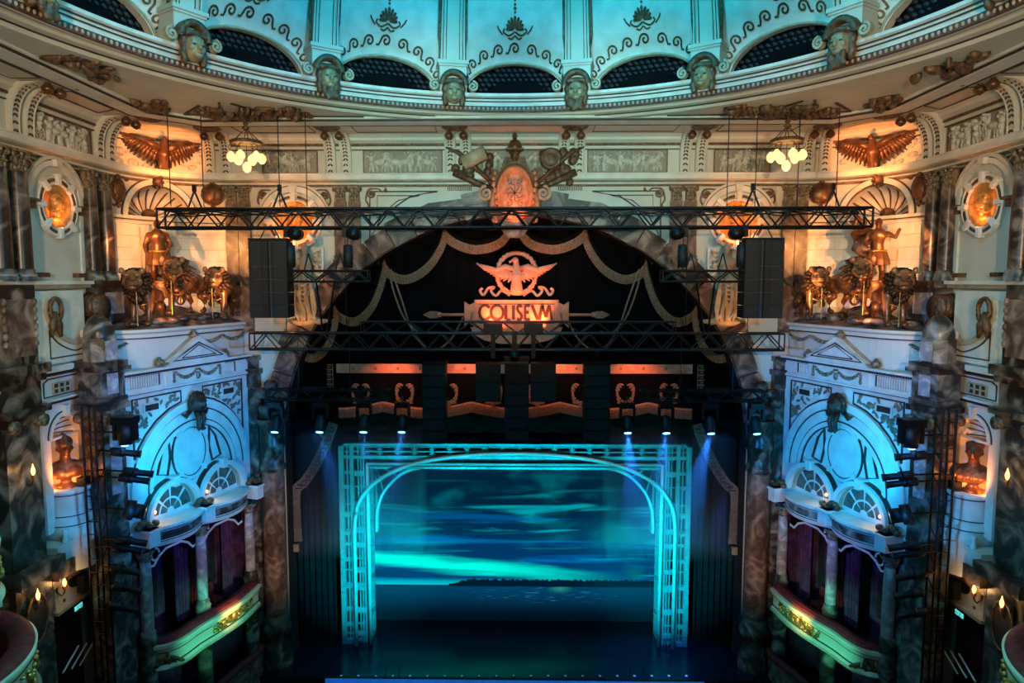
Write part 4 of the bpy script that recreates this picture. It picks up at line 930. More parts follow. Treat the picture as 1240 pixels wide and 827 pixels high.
        for i in range(150):
            x, z = rng.uniform(a0 + .08, a1 - .08), rng.uniform(9.2, 10.52)
            if math.hypot(x - uc, z - zs) < R + .27 or abs(x - px_) < .36 and abs(z - 10.29) < .2: continue
            b.fell(BF, x, z, .02, .11, .045, .03, 7, 5, rng.uniform(-1.5, 1.5))
        b = b.build('carved_leaves', 'relief_dark', sp); b['kind'] = 'stuff'
    # great arch: nested mouldings and dark lines
    for r0, r1, c, mt in ((R - .16, R + .10, .10, 'plaster_white'), (R - .20, R - .16, .06, 'inlay'), (R - .52, R - .20, .045, 'plaster_white'), (R - .56, R - .52, .06, 'inlay'), (R - .70, R - .56, .08, 'plaster_white'), (R - .73, R - .70, .05, 'inlay')):
        half_ring(BF, uc, zs, r0, r1, 0, c, 'arch_moulding', mt, t, 0, 180, 36)
    # oval panel in the tympanum, with its notched frame
    oc, oz, ra, rb = 2.30, 8.62, .62, .76
    MB().prism(BF, arc(oc, oz, ra, 0, 351, 40, rb), 0, .06).build('oval_panel', 'plaster_white', t)
    for k_, w, c in ((1.02, .035, .08), (1.20, .03, .07)): MB().stroke(BF, arc(oc, oz, ra * k_, 0, 351, 40, rb * k_), w, 0, c, True).build('oval_line', 'inlay', t)
    MB().stroke(BF, arc(oc, oz, ra * 1.11, 0, 351, 40, rb * 1.11), .11, 0, .10, True).build('oval_frame', 'plaster_white', t)
    for i in range(4):
        th = math.pi / 4 + i * math.pi / 2; x, z = oc + ra * 1.12 * math.cos(th), oz + rb * 1.12 * math.sin(th); MB().fbox(BF, x - .09, x + .09, z - .09, z + .09, 0, .14).build('oval_clip', 'plaster_white', t)
    for s in (-1, 1):
        tri = [(oc + s * .86, oz + .62), (oc + s * 1.12, oz + .28), (oc + s * 1.34, oz - .42), (oc + s * .95, oz - .52), (oc + s * .82, oz + .0)]
        MB().stroke(BF, tri, .05, 0, .06, True).build('side_panel_line', 'inlay', t)
    # lion-mask keystone
    kz = 9.95; kq = thing('lion_mask', BF.p(2.42, kz - .3, .1), 'dark lion-mask keystone crowning the %s opera box arch' % SD, 'sculpture', 'lion-mask keystones')
    Q = lambda a, z, c: BF.p(2.42 + a, kz + z, c)
    pr = [('b', Q(0, .22, .28), (.26, .26, .28)), ('b', Q(0, .16, .5), (.12, .12, .11)), ('b', Q(0, .24, .56), (.05, .06, .05)), ('b', Q(-.11, .28, .5), .05), ('b', Q(.11, .28, .5), .05), ('b', Q(0, .05, .46), (.09, .09, .06))]
    for i in range(11): th = -0.6 + i * .42; pr.append(('b', Q(.27 * math.cos(th), .22 + .29 * math.sin(th), .26), (.10, .12, .10)))
    sculpt('mask', pr, .025).build('mane_and_face', 'dark_bronze', kq)
    for s in (-1, 1):
        MB().tube([Q(s * .10, -.02, .3), Q(s * .12, -.3, .42), Q(s * .10, -.55, .36), Q(s * .06, -.62, .42)], [.08, .075, .06, .085], 8).build('paw', 'dark_bronze', kq)
        MB().tube([Q(s * .2, 0, .2), Q(s * .42, -.16, .2), Q(s * .55, -.06, .18)], [.06, .07, .03], 7).build('side_leaf', 'dark_bronze', kq)
    # two fan windows
    for wi, (wc, ww) in enumerate(((1.40, .86), (3.50, .90))):
        wz = 6.92; L = MB().prism(BF, arc(wc, wz, ww, 0, 180, 24), 0, .03); win = L.build('fan_window', 'plaster_white', t)
        for r0, r1, c, mt in ((ww, ww + .05, .14, 'plaster_tan'), (ww + .05, ww + .20, .30, 'plaster_white'), (ww + .20, ww + .23, .18, 'inlay')): half_ring(BF, wc, wz, r0, r1, 0, c, 'window_arch', mt, win)
        keystone(BF, wc, wz + ww - .02, wz + ww + .30, .24, win, .36)
        for i in range(4):
            q0, q1 = 180 - i * 45 - 4, 180 - (i + 1) * 45 + 4
            for r0, r1 in ((ww * .18, ww * .46), (ww * .54, ww * .95)):
                pts = arc(wc, wz, r1, q0, q1, 6) + arc(wc, wz, r0, q1, q0, 4); pts = [(x, z + .03) for x, z in pts]
                MB().prism(BF, pts, .02, .045).build('pane', 'glass_dark', win)
        # bowed entablature under the window
        n = 14; e0, e1 = wc - ww - .22, wc + ww + .22
        pth = uvpath([(e0 + (e1 - e0) * i / n, .20 + .42 * math.sin(math.pi * i / n) ** .8) for i in range(n + 1)])
        bw = MB().sweep([(-.5, 6.18), (0, 6.18), (.03, 6.26), (.06, 6.30), (.02, 6.34), (.02, 6.62), (.08, 6.66), (.16, 6.72), (.16, 6.80), (-.5, 6.82)], pth).build('bow_entablature', 'plaster_white', t)
        MB().sweep([(.02, 6.36), (.05, 6.42), (.05, 6.54), (.02, 6.60)], pth).build('carved_band', 'marble_grey', bw)
        for zz in (6.325, 6.645): MB().sweep([(.0, zz - .012), (.05, zz - .012), (.05, zz + .012), (0, zz + .012)], pth).build('dark_fillet', 'inlay', bw)
        # shaped black pelmet with pale trim
        pa = [(e0 + .1, 6.2), (e0 + .1, 5.55), (e0 + .3, 5.5), (e0 + .5, 5.72), (wc - .3, 5.86), (wc + .3, 5.86), (e1 - .5, 5.72), (e1 - .3, 5.5), (e1 - .1, 5.55), (e1 - .1, 6.2)]
        pm = MB().prism(BF.at(0, 0, .05), pa, -.03, .03).build('pelmet', 'velvet_black', t)
        MB().stroke(BF.at(0, 0, .05), [(x, z + .03) for x, z in pa[1:-1]], .07, .03, .05).build('pelmet_trim', 'plaster_white', pm)
        b = MB(); G = BF.at(wc, 6.0, .09)
        b.stroke(G, [(-.1, -.02), (-.1, .1), (0, .16), (.1, .1), (.1, -.02)], .035, -.01, .02); b.stroke(G, [(0, -.02), (0, .12)], .03, -.01, .02); b.build('pelmet_motif', 'plaster_white', pm)
        MB().stroke(BF.at(e0 + .36, 5.86, .09), arc(0, 0, .15, 0, 340, 14, .18), .05, -.01, .02).build('pelmet_wreath', 'plaster_white', pm)
        # drawn curtains either side of the opening
        for s, x0, x1 in ((-1, e0 + .05, e0 + .62), (1, e1 - .5, e1 - .05)):
            rows = []
            for i in range(25):
                f = i / 24; x = lerp(x0, x1, f); c = -.5 + .09 * math.sin(f * 22); rows.append([BF.p(x, 3.0, c), BF.p(x, 5.9, c)])
            MB().grid(rows, True).build('curtain', 'curtain_purple', t)
    cons = MB()
    for a in (2.45, .2, 4.9):
        q = MB().fbox(BF, a - .2, a + .2, 6.35, 6.85, 0, .62); q.fbox(BF, a - .25, a + .25, 6.78, 6.85, 0, .7); q.build('console_block', 'plaster_white', t)
        b = MB()
        for i in range(7): b.ell(BF.p(a - .3 + .1 * i, 6.95 + .1 * math.sin(i), .35), (.12, .12, .1), 7, 5)
        b.build('console_carving', 'gilt_brown', t)
    # columns between the openings
    for a in (2.38, 4.72, .18):
        q = BF.p(a, 0, .22); cl = MB().lathe([(.17, 3.75), (.17, 5.0), (.15, 5.85)], (q.x, q.y, 0), 16).build('box_column', 'marble_pale', t)
        MB().lathe([(.24, 0.0), (.24, 3.45), (.26, 3.5), (.20, 3.6), (.22, 3.68), (.17, 3.75)], (q.x, q.y, 0), 16).build('column_base', 'marble_grey', cl)
        b = MB().lathe([(.15, 5.85), (.20, 5.95), (.16, 6.0), (.28, 6.12), (.28, 6.2)], (q.x, q.y, 0), 16)
        for s in (-1, 1): b.ell(q + BF.u * (s * .2) + V(0, 0, 6.08), (.08, .08, .08), 8, 6)
        b.build('column_capital', 'capital_gilt', cl)
    # inside of the box: back wall, floors
    MB().prism(BF, [(-.1, 0), (BL, 0), (BL, 6.3), (-.1, 6.3)], -1.5, -1.4).build('back_panel', 'curtain_purple', t)
    MB().prism(BF, [(-.1, 2.3), (BL - .2, 2.3), (BL - .2, 2.45), (-.1, 2.45)], -1.4, .1).build('box_floor', 'dark_wall', t)
    MB().prism(BF, [(BL - .02, 0), (BL + .05, 0), (BL + .05, 6.3), (BL - .02, 6.3)], -1.5, -.02).build('end_panel', 'curtain_purple', t)
    MB().grid([[carc(a_, CR - .04, z) for z in (0, 8.6)] for a_ in range(10, 91, 8)], True).build('rear_lining', 'curtain_purple', t)
    MB().box(CX - .02, FW.pix(302, 700)[0], YW - .05, YW - .02, 0, 6.6).build('rear_lining', 'curtain_purple', t)
    for i in range(7):
        a = .4 + i * .68; MB().fbox(BF, a, a + .34, 3.2, 5.8, -1.4, -1.36).build('wall_panel', 'seat_dark', t)
    # ---------------------------------------------------------------- balcony front of the box
    top = [(311, 706), (298, 718), (286, 728), (264, 742), (240, 756), (226, 766), (214, 773), (200, 778), (186, 780), (174, 781)]
    P2 = [onZ(x, y, 3.32) for x, y in top][::-1]; path = [(p.x, p.y) for p in [V(*q) for q in spline([tuple(p) for p in P2], 4)]]
    bl = thing('box_balcony', (path[20][0], path[20][1], 2.4), 'curved cream balcony front with gilt cartouche, %s of the stage' % SD, 'balcony', 'opera box balconies')
    MB().sweep([(-.35, 2.45), (0, 2.45), (.10, 2.50), (.14, 2.56), (.10, 2.62), (.06, 2.66), (.03, 2.80), (.04, 3.02), (.10, 3.08), (.10, 3.14), (.16, 3.20), (.16, 3.30), (-.35, 3.31)], path).build('front', 'plaster', bl)
    MB().sweep([(-.36, 3.30), (-.30, 3.40), (-.1, 3.44), (.04, 3.40), (.06, 3.31), (-.36, 3.30)][::-1], path).build('velvet_rail', 'velvet_red', bl)
    for z0, c in ((3.04, .055), (2.70, .065)): MB().sweep([(c - .03, z0 - .015), (c + .012, z0 - .015), (c + .012, z0 + .015), (c - .03, z0 + .015)], path).build('dark_line', 'inlay', bl)
    rp = MB()
    for i in range(len(path) - 1):
        for f in (0, .25, .5, .75):
            x, y = lerp(path[i][0], path[i + 1][0], f), lerp(path[i][1], path[i + 1][1], f); rp.ell((x + .12, y - .03, 2.55), (.05, .05, .05), 6, 4)
    rp = rp.build('rope_moulding', 'plaster_tan', bl); rp['kind'] = 'stuff'
    def pathF(i, z):
        a, b_ = path[max(i - 1, 0)], path[min(i + 1, len(path) - 1)]; return Fr((path[i][0], path[i][1], z), (b_[0] - a[0], b_[1] - a[1], 0))
    ic = min(range(len(path)), key=lambda i: abs((onZ(262, 740, 3.0) - V(path[i][0], path[i][1], 3.0)).length)); Gc = pathF(ic, 2.88)
    b = MB().fell(Gc, 0, 0, .06, .15, .20, .10, 14, 9); b.build('cartouche_boss', 'gold', bl)
    for s in (-1, 1):
        b = MB()
        for i in range(20):
            f = i / 19; b.fell(Gc, s * (.18 + .75 * f), rng.uniform(-.2, .24) * (1 - f * .5), .06, .11 * (1.1 - f * .5), .055, .05, 7, 5, rng.uniform(-1.5, 1.5))
        b.stroke(Gc, spiral(s * .3, .1, .12, 1.3, 1, 14, s), .05, .05, .11); b.stroke(Gc, spiral(s * .55, -.06, .10, 1.3, 3, 14, -s), .05, .05, .11)
        b = b.build('gilt_foliage', 'gold', bl); b['kind'] = 'stuff'
    Gl = pathF(8, 2.86); b = MB()
    for i in range(22): f = rng.uniform(-1, 1); b.fell(Gl, f * .42, -.16 + rng.uniform(0, .36) * (1 - abs(f)), .06, .11, .05, .05, 7, 5, f * 1.2 + 1.5)
    b = b.build('bronze_foliage', 'gilt_brown', bl); b['kind'] = 'stuff'
    Gr = pathF(len(path) - 4, 2.86); b = MB(); leaf_spray(b, Gr, 0, 0, rng, 9, .14, .12, .06, .08); b = b.build('end_foliage', 'gilt_brown', bl); b['kind'] = 'stuff'
    # stalls box rail beneath
    Q = [onZ(x, y, .95) for x, y in ((318, 781), (309, 792), (290, 806), (268, 826), (250, 850))]; pth = spline([tuple(p) for p in Q][::-1], 4); p2 = [(p[0], p[1]) for p in pth]
    lo = thing('stalls_box', (p2[8][0], p2[8][1], -1.0), 'low stalls box with red padded rail under the %s box balcony' % SD, 'balcony', 'stalls boxes')
    MB().sweep([(-.2, -1.2), (0, -1.2), (.05, -.6), (0, .2), (.06, .8), (-.2, .85)], p2).build('front', 'marble_red', lo); MB().tube([(x, y, .9) for x, y in p2], .13, 10).build('velvet_rail', 'velvet_red', lo)
    # three chairs inside the box, just showing over the rail
    for i, a in enumerate((1.0, 2.9, 3.9)):
        c = thing('box_chair', BF.p(a, 2.45, -.7), 'dark upholstered chair inside the %s opera box, %s from the near end' % (SD, ('first', 'second', 'third')[i]), 'chair', 'opera box chairs')
        MB().fbox(BF, a - .22, a + .22, 2.84, 2.93, -.95, -.5).build('seat', 'velvet_red', c); MB().prism(BF, [(a - .22, 2.93), (a + .22, 2.93), (a + .24, 3.3), (a + .15, 3.42), (a - .15, 3.42), (a - .24, 3.3)], -1.0, -.93).build('backrest', 'velvet_red', c)
        for x in (-.19, .19):
            for y in (-.92, -.55): rod('leg', BF.p(a + x, 2.45, y), BF.p(a + x, 2.85, y), .022, 'gilt_brown', c)
    # ---------------------------------------------------------------- podium and rocks under the statue group
    pe = [(-12.5, 19.75), (-11.9, 19.65), (-11.3, 19.85), (-10.8, 20.5), (-10.48, 21.5), (-10.16, 22.5), (-9.85, 23.4), (-9.65, 24.15)]
    pe = spline(pe, 4); pod = thing('podium', (-10.6, 22, 11.4), 'bowed plaster podium carrying the %s chariot statue, above the pediment' % SD, 'podium', 'statue podiums')
    MB().sweep([(-.3, 11.4), (0, 11.4), (0, 12.3), (.05, 12.34), (.05, 12.44), (.14, 12.50), (.14, 12.58), (-.3, 12.6)], pe).build('curved_front', 'plaster', pod)
    MB().sweep([(.02, 12.30), (.06, 12.30), (.06, 12.335), (.02, 12.335)], pe).build('dark_line', 'inlay', pod)
    rows = []
    for i, (x, y) in enumerate(pe):
        row = []
        for j in range(9):
            f = j / 8; tx, ty = lerp(x, CX - 1.9, f), lerp(y, CY + 1.9, f); row.append((tx, ty, 12.59 + .62 * f ** 1.2 + .05 * math.sin(i * 1.1 + j * 2.3) * (0 < f < 1)))
        rows.append(row)
    MB().grid(rows, True).build('rock_mound', 'marble_brown', pod)
    for i in range(9):
        x, y = (-11.6 + i * .2, 20.5 + i * .25); MB().ell((x + rng.uniform(-.2, .2), y, 12.72 + .02 * i), (.28, .25, .12), 9, 6).build('rock', 'marble_brown', pod)
    for (i0, i1) in ((2, 8), (17, 22), (22, 27)):
        G = Fr((pe[i0][0], pe[i0][1], 0), (pe[i1][0] - pe[i0][0], pe[i1][1] - pe[i0][1], 0)); L = math.hypot(pe[i1][0] - pe[i0][0], pe[i1][1] - pe[i0][1]); b = MB(); swag(b, G, .05, L - .05, 12.2, .16, .14, .05, 13); b.build('swag', 'capital_gilt', pod)
    # ---------------------------------------------------------------- domed marble pier beside the box
    pc = V(-11.42, 18.6, 0); w = .42
    dp = thing('domed_pier', (pc.x, pc.y, -1.2), 'veined marble pier with a small dome beside the %s opera box' % SD, 'column', 'domed piers')
    G = Fr(pc, BF.u)
    def sq(b, z0, z1, k): b.fbox(G, -w * k, w * k, z0, z1, -w * k, w * k)
    zz = lambda y: at(127, y, 18.3).z
    b = MB(); b.lathe([(w * .92, zz(410)), (w * .92, zz(404)), (w * .85, zz(398)), (w * .62, zz(388)), (w * .3, zz(382)), (.01, zz(381))], (pc.x, pc.y, 0), 24); b.build('dome_cap', 'marble_grey', dp)
    b = MB(); b.lathe([(w * 1.02, zz(438)), (w * 1.02, zz(410)), (w * .92, zz(409))], (pc.x, pc.y, 0), 8, smooth=False); b.build('drum', 'marble_grey', dp)
    b = MB(); sq(b, zz(450), zz(445), 1.25); sq(b, zz(445), zz(438), 1.12); b.build('cornice', 'marble_brown', dp)
    b = MB(); sq(b, zz(482), zz(450), .95); b.build('block', 'marble_grey', dp)
    b = MB(); sq(b, zz(497), zz(490), 1.15); sq(b, zz(490), zz(482), 1.05)
    b.build('architrave', 'marble_brown', dp)
    b = MB()
    for s in (-1, 1):
        for q in (-1, 1): b.tube([G.p(s * w * .85, zz(508), q * w * 1.05 - .1), G.p(s * w * .85, zz(508), q * w * 1.05 + .1)], .14, 14)
    sq(b, zz(513), zz(497), .92); b.build('ionic_capital', 'capital_gilt', dp)
    b = MB(); sq(b, 1.0, zz(513), .85); b.build('shaft', 'marble_grey', dp)
    b = MB(); sq(b, -1.2, 1.0, 1.05); b.build('base', 'marble_brown', dp)
    for z0, z1 in ((zz(478), zz(453)), (zz(436), zz(413)), (zz(600), zz(520))): MB().fbox(G, -w * .42, w * .42, z0, z1, w * .9, w * 1.04 if z1 > zz(440) else w * .98).build('inset_panel', 'marble_pale', dp)
    # scroll console on the wall above the pier
    q = onX(112, 376, XL + .45); cs = thing('scroll_console', (q.x, q.y, q.z - .5), 'dark fluted scroll console on the ledge under the %s columns' % SD, 'console', 'scroll consoles')
    b = MB().tube([(q.x - .4, q.y, q.z + .1), (q.x + .35, q.y, q.z + .1)], .36, 18); b.build('roll', 'gilt_brown', cs)
    for i in range(5): MB().tube([(q.x - .3 + i * .13, q.y + .375 * math.cos(k * .35), q.z + .1 + .375 * math.sin(k * .35)) for k in range(19)], .02, 5).build('roll_band', 'bronze', cs)
    MB().box(q.x - .45, q.x + .3, q.y - .3, q.y + .3, q.z - .62, q.z - .2).build('foot', 'marble_brown', cs)
    # pedestal under the paired columns
    a0, a1 = FL.pix(104, 360)[0], FL.pix(143, 360)[0]
    b = MB().fbox(FL, a0, a1, 9.0, ZPB - .2, 0, .5); b.build('column_pedestal', 'marble_grey', WS); b = MB().fbox(FL, a0 - .1, a1 + .1, ZPB - .2, ZPB + .01, 0, .6); b.build('pedestal_cap', 'marble_brown', WS)
    MB().fbox(FL, a0 + .15, a1 - .6, ZPB - 1.0, ZPB - .35, .45, .53).build('pedestal_panel', 'marble_pale', WS)
    # ---------------------------------------------------------------- side wall bay below the ledge
    y0, y1 = FP.pix(44, 400)[0], FP.pix(103, 400)[0]; zl = lambda y: onX(75, y, XL + .6).z
    na, nz, nr = FP.pix(79, 540)[0], zl(528), .56
    poly = [(y0, zl(640)), (na - nr, zl(640)), (na - nr, nz)] + arc(na, nz, nr, 180, 0, 20)[1:-1] + [(na + nr, nz), (na + nr, zl(640)), (y1, zl(640)), (y1, zl(352)), (y0, zl(352))]
    bay = MB().prism(Fr((XL, 0, 0), (0, 1, 0)), poly, 0, .6).build('niche_bay', 'plaster_white', WS)
    # curved back and shell of the niche
    rows = []
    for i in range(17): tt = math.pi * i / 16; rows.append([V(XL + .6 - .56 * math.sin(tt), na - nr * math.cos(tt), z) for z in (zl(640), nz)])
    MB().grid(rows, True, True).build('niche_back', 'plaster', WS)
    rows = []
    for i in range(37):
        tt = math.pi * i / 36; rows.append([V(XL + .6 - .56 * math.sqrt(max(0, 1 - q * q)) - .05 * q * abs(math.sin(tt * 4.5)), na - nr * q * math.cos(tt), nz + nr * q * math.sin(tt)) for q in (0, .2, .4, .6, .8, .93, 1.0)])
    shl = MB().grid(rows, True, True).build('niche_shell', 'plaster_white', WS)
    for i in range(10):
        tt = math.pi * i / 9; MB().tube([V(XL + .63 - .56 * math.sqrt(max(0, 1 - q * q)), na - nr * q * math.cos(tt), nz + nr * q * math.sin(tt)) for q in (.25, .45, .65, .85, .96)], .016, 5).build('shell_rib', 'inlay', shl)
    MB().fbox(FP, na - nr - .06, na + nr + .06, nz - .04, nz + .02, -.02, .05).build('impost_line', 'plaster_white', WS)
    for r0, r1, c, mt in ((nr, nr + .10, .06, 'plaster_white'), (nr + .10, nr + .125, .03, 'inlay')): half_ring(FP, na, nz, r0, r1, 0, c, 'niche_moulding', mt, WS)
    keystone(FP, na, nz + nr - .03, nz + nr + .28, .2, WS, .14)
    # scroll panel, ledge, vent panel
    S0, S1 = y0 + .1, y1 - .05; zA, zB_ = zl(438), zl(392)
    curve = spline([(S0 + .15, zl(362)), (S0 + .1, zl(380)), (S0 + .45, zl(402)), (S0 + 1.1, zl(415)), (S1 - .35, zl(414)), (S1 - .12, zl(408))], 6)
    MB().prism(FP, curve + [(S1, zl(405)), (S1, zA), (S0, zA), (S0, zl(362))], 0, .12).build('scroll_panel', 'plaster_white', WS)
    MB().stroke(FP, curve, .12, .05, .2).build('scroll_edge', 'plaster_tan', WS)
    MB().stroke(FP, spiral(S1 - .2, zl(408), .16, 1.5, 0, 18, 1), .06, .1, .2).build('scroll_volute', 'plaster_white', WS)
    MB().stroke(FP, [(x, z - .22) for x, z in curve[10:-6]] + [(S1 - .2, zA + .15), (S0 + .2, zA + .15), (S0 + .2, zl(398))], .035, .1, .14, True).build('scroll_line', 'inlay', WS)
    wr = thing('bronze_garland', FP.p(S0 + .2, zl(405), .2), 'bronze ring with hanging pods on the %s scroll panel' % SD, 'ornament', 'bronze garlands')
    MB().tube([FP.p(S0 + .32 + .22 * math.cos(i * .3), zl(374) + .30 * math.sin(i * .3), .25) for i in range(21)], .06, 8, True).build('ring', 'gilt_brown', wr)
    for s in (-1, 1): MB().tube([FP.p(S0 + .25, zl(376), .26), FP.p(S0 + .25 + s * .10, zl(392), .28), FP.p(S0 + .28 + s * .18, zl(406), .26)], [.05, .11, .04], 8).build('pod', 'gilt_brown', wr)
    for z0, z1, c, mt in ((zl(447), zl(440), .25, 'plaster_white'), (zl(452), zl(448), .12, 'inlay'), (zl(486), zl(482), .08, 'inlay'), (zl(482), zl(479), .16, 'plaster_white')): MB().fbox(FP, y0, y1, z0, z1, 0, c).build('ledge', mt, WS)
    a0, a1 = FP.pix(63, 468)[0], FP.pix(84, 468)[0]
    vt = thing('vent_grille', FP.p((a0 + a1) / 2, zl(475), .02), 'square pierced vent grille above the %s bust niche' % SD, 'vent', 'pierced vents')
    MB().fbox(FP, a0, a1, zl(475), zl(462), 0, .02).build('dark_backing', 'inlay', vt)
    for i in range(4): MB().fbox(FP, lerp(a0, a1, i / 3) - .025, lerp(a0, a1, i / 3) + .025, zl(475), zl(462), .02, .05).build('bar', 'plaster_tan', vt)
    for z in (475, 468.5, 462): MB().fbox(FP, a0, a1, zl(z) - .02, zl(z) + .02, .02, .045).build('bar', 'plaster_tan', vt)
    MB().stroke(FP, [(y0 + .12, zl(477)), (y1 - .12, zl(477)), (y1 - .12, zl(460)), (y1 - .3, zl(456)), (y0 + .3, zl(456)), (y0 + .12, zl(460))], .03, 0, .03, True).build('panel_line', 'inlay', WS)
    # bust pedestal
    pq = V(XL + .62, na, 0); zp = zl(592)
    pd = thing('bust_pedestal', (pq.x, pq.y, zl(645)), 'round cream pedestal under the %s bronze bust' % SD, 'pedestal', 'bust pedestals')
    MB().lathe([(.62, zl(690)), (.62, zl(650)), (.66, zl(648)), (.66, zl(640)), (.58, zl(637)), (.60, zl(628)), (.54, zl(626)), (.50, zp - .10), (.54, zp - .08), (.54, zp), (0, zp)], (pq.x, pq.y, 0), 28).build('drum', 'plaster_white', pd)
    for zz_, r in ((zl(634), .605), (zl(623), .54), (zp - .13, .505)): MB().lathe([(r, zz_ - .012), (r + .012, zz_ - .012), (r + .012, zz_ + .012), (r, zz_ + .012)], (pq.x, pq.y, 0), 28).build('dark_line', 'inlay', pd)
    # plinth steps, ledge, speaker panel, door under the bust
    for z0, z1, c, mt in ((zl(672), zl(655), .35, 'plaster_white'), (zl(655), zl(650), .42, 'plaster'), (zl(690), zl(672), .42, 'marble_brown'), (zl(700), zl(690), .25, 'marble_brown')): MB().fbox(FP, y0 - .3, y1 + .15, z0, z1, -.6, c).build('plinth_step', mt, WS)
    for i in range(5): MB().lathe([(.05, zl(652)), (.09, zl(648)), (.04, zl(643)), (.07, zl(638)), (.05, zl(634))], (XL + .95, lerp(y0, y1, (i + .3) / 5), 0), 10).build('baluster', 'plaster_white', WS)
    a0, a1 = FP.pix(64, 710)[0], FP.pix(110, 710)[0]; am = (a0 + a1) / 2
    sp = thing('speaker_panel', FP.p(am, zl(735), 0), 'cream wall panel with round grille and lamp under the %s bust' % SD, 'panel', 'speaker panels')
    MB().fbox(FP, a0, a1, zl(735), zl(684), -.6, .05).build('panel', 'plaster', sp); MB().fbox(FP, a0 - .05, a1 + .05, zl(739), zl(735), -.6, .14).build('lintel', 'plaster_tan', sp)
    b = MB().prism(FP, arc(am, zl(708), .26, 0, 345, 24, .24), .05, .08); b.build('round_grille', 'speaker_grille', sp)
    MB().fbox(FP, am - .28, am + .10, zl(692), zl(680), .04, .10).build('emblem_plate', 'plaster_white', sp)
    for i, x in enumerate((-.2, -.05)):
        MB().stroke(FP, [(am + x - .04, zl(691)), (am + x, zl(685)), (am + x + .05, zl(691))], .03, .10, .115).build('emblem_mark', 'inlay', sp)
    for sx_ in (-1, 1):
        for z in (692, 727): MB().fell(FP, am + sx_ * .46, zl(z), .06, .05, .05, .03).build('stud', 'gilt_brown', sp)
    ex = thing('exit_sign', FP.p(am + .02, zl(748), .08), 'small glowing exit sign over the %s doorway' % SD, 'sign', 'exit signs')
    MB().fbox(FP, am - .17, am + .2, zl(749), zl(742), .06, .12).build('housing', 'truss_black', ex); MB().fbox(FP, am - .15, am + .18, zl(748.4), zl(742.6), .12, .13).build('lit_face', 'exit_green', ex)
    b = MB(); G = FP.at(am + .015, zl(745.5), .13)
    b.fell(G, -.05, .045, .0, .018, .018, .006); b.stroke(G, [(-.05, .03), (-.04, -.01), (-.01, -.03), (-.02, -.06)], .018, 0, .006); b.stroke(G, [(-.04, -.01), (-.07, -.03), (-.1, -.03)], .016, 0, .006); b.stroke(G, [(.04, 0), (.12, 0)], .016, 0, .006); b.stroke(G, [(.09, .03), (.12, 0), (.09, -.03)], .016, 0, .006); b.build('running_man_mark', 'white_paint', ex)
    struct(MB().fbox(FP, a0 + .1, a1 - .05, -1.2, zl(752), -.55, -.3).build('door_%d' % (1 if SX > 0 else 2), 'door_red'))
    for i in range(3):
        p0, p1 = FP.p(a0 + .05 + i * .35, zl(812) - i * .1, .1), FP.p(a0 + .75 + i * .35, zl(795) - i * .12, .1)
        rod('stair_rail', p0, p1, .025, 'white_paint', WS)
    # ---------------------------------------------------------------- great marble pier at the picture's edge
    FE = Fr((XL + .85, 0, 0), (0, 1, 0)); y0, y1 = FE.pix(0, 420)[0], FE.pix(46, 420)[0]; ZE = lambda y: onX(40, y, XL + .9).z
    mp = thing('great_pier', (XL + .5, (y0 + y1) / 2, -1.2), 'massive dark marble pier at the %s edge, beside the bust niche' % SD, 'column', 'great marble piers')
    MB().fbox(FL, y0, y1, ZE(440), ZPB - .1, 0, .85).build('upper_block', 'marble_brown', mp)
    MB().fbox(FL, y0 + .2, y1 - .2, ZE(430), ZE(362), .85, .93).build('carved_panel', 'marble_red', mp)
    for z0, z1, c in ((ZE(452), ZE(440), 1.1), (ZE(462), ZE(452), .95), (ZE(492), ZE(462), .8), (ZE(500), ZE(492), 1.05)): MB().fbox(FL, y0 - .15, y1 + .1, z0, z1, 0, c).build('cornice', 'marble_brown', mp)
    MB().fbox(FL, y0 + .05, y1 - .05, ZE(690), ZE(512), 0, .8).build('shaft', 'marble_grey', mp)
    MB().fbox(FL, y0 - .02, y1 + .02, ZE(512), ZE(500), 0, .92).build('capital', 'marble_brown', mp)
    for a in (y0 + .15, y1 - .12): MB().tube([FL.p(a, ZE(511), .75), FL.p(a, ZE(511), 1.02)], .16, 14).build('volute', 'capital_gilt', mp)
    MB().fbox(FL, y0 - .2, y1 + .15, ZE(702), ZE(686), 0, 1.15).build('lower_cornice', 'marble_brown', mp); MB().fbox(FL, y0, y1, -1.2, ZE(702), 0, .85).build('lower_shaft', 'marble_grey', mp)
    b = MB()
    for s in (0, 1): 
        for i in range(6): b.fell(FL, (y0 + .12) if s == 0 else (y1 - .12), ZE(365 + i * 10), .9, .07, .1, .07)
    b = b.build('bead_drops', 'marble_red', mp); b['kind'] = 'stuff'
    # ---------------------------------------------------------------- near tier boxes cut by the frame
    for nm, (cx_, cy_, r), (z0, z1), lab in (('upper', (-12.55, 12.3, 2.22), (7.45, 8.72), 'round cream box front with gilt swags at the %s frame edge, upper of two'), ('lower', (-12.5, 12.45, 2.62), (5.2, 6.45), 'round cream box front with red velvet rail at the bottom %s corner')):
        tb = thing('tier_box', (cx_, cy_, z0), lab % SD, 'balcony', 'near tier boxes')
        MB().lathe([(r - .5, z0 - .75), (r - .35, z0 - .45), (r - .12, z0 - .3), (r - .05, z0 - .05), (r + .05, z0), (r + .12, z0 + .08), (r + .02, z0 + .2), (r - .03, z0 + .3), (r + .02, z1 - .3), (r + .08, z1 - .2), (r + .1, z1 - .08), (r - .3, z1 - .06)], (cx_, cy_, 0), 48, -1.4, 1.9).build('front', 'plaster', tb)
        MB().lathe([(r - .42, z1 - .1), (r - .36, z1 + .02), (r - .15, z1 + .05), (r + .04, z1), (r + .06, z1 - .1)], (cx_, cy_, 0), 48, -1.4, 1.9).build('velvet_rail', 'velvet_red', tb)
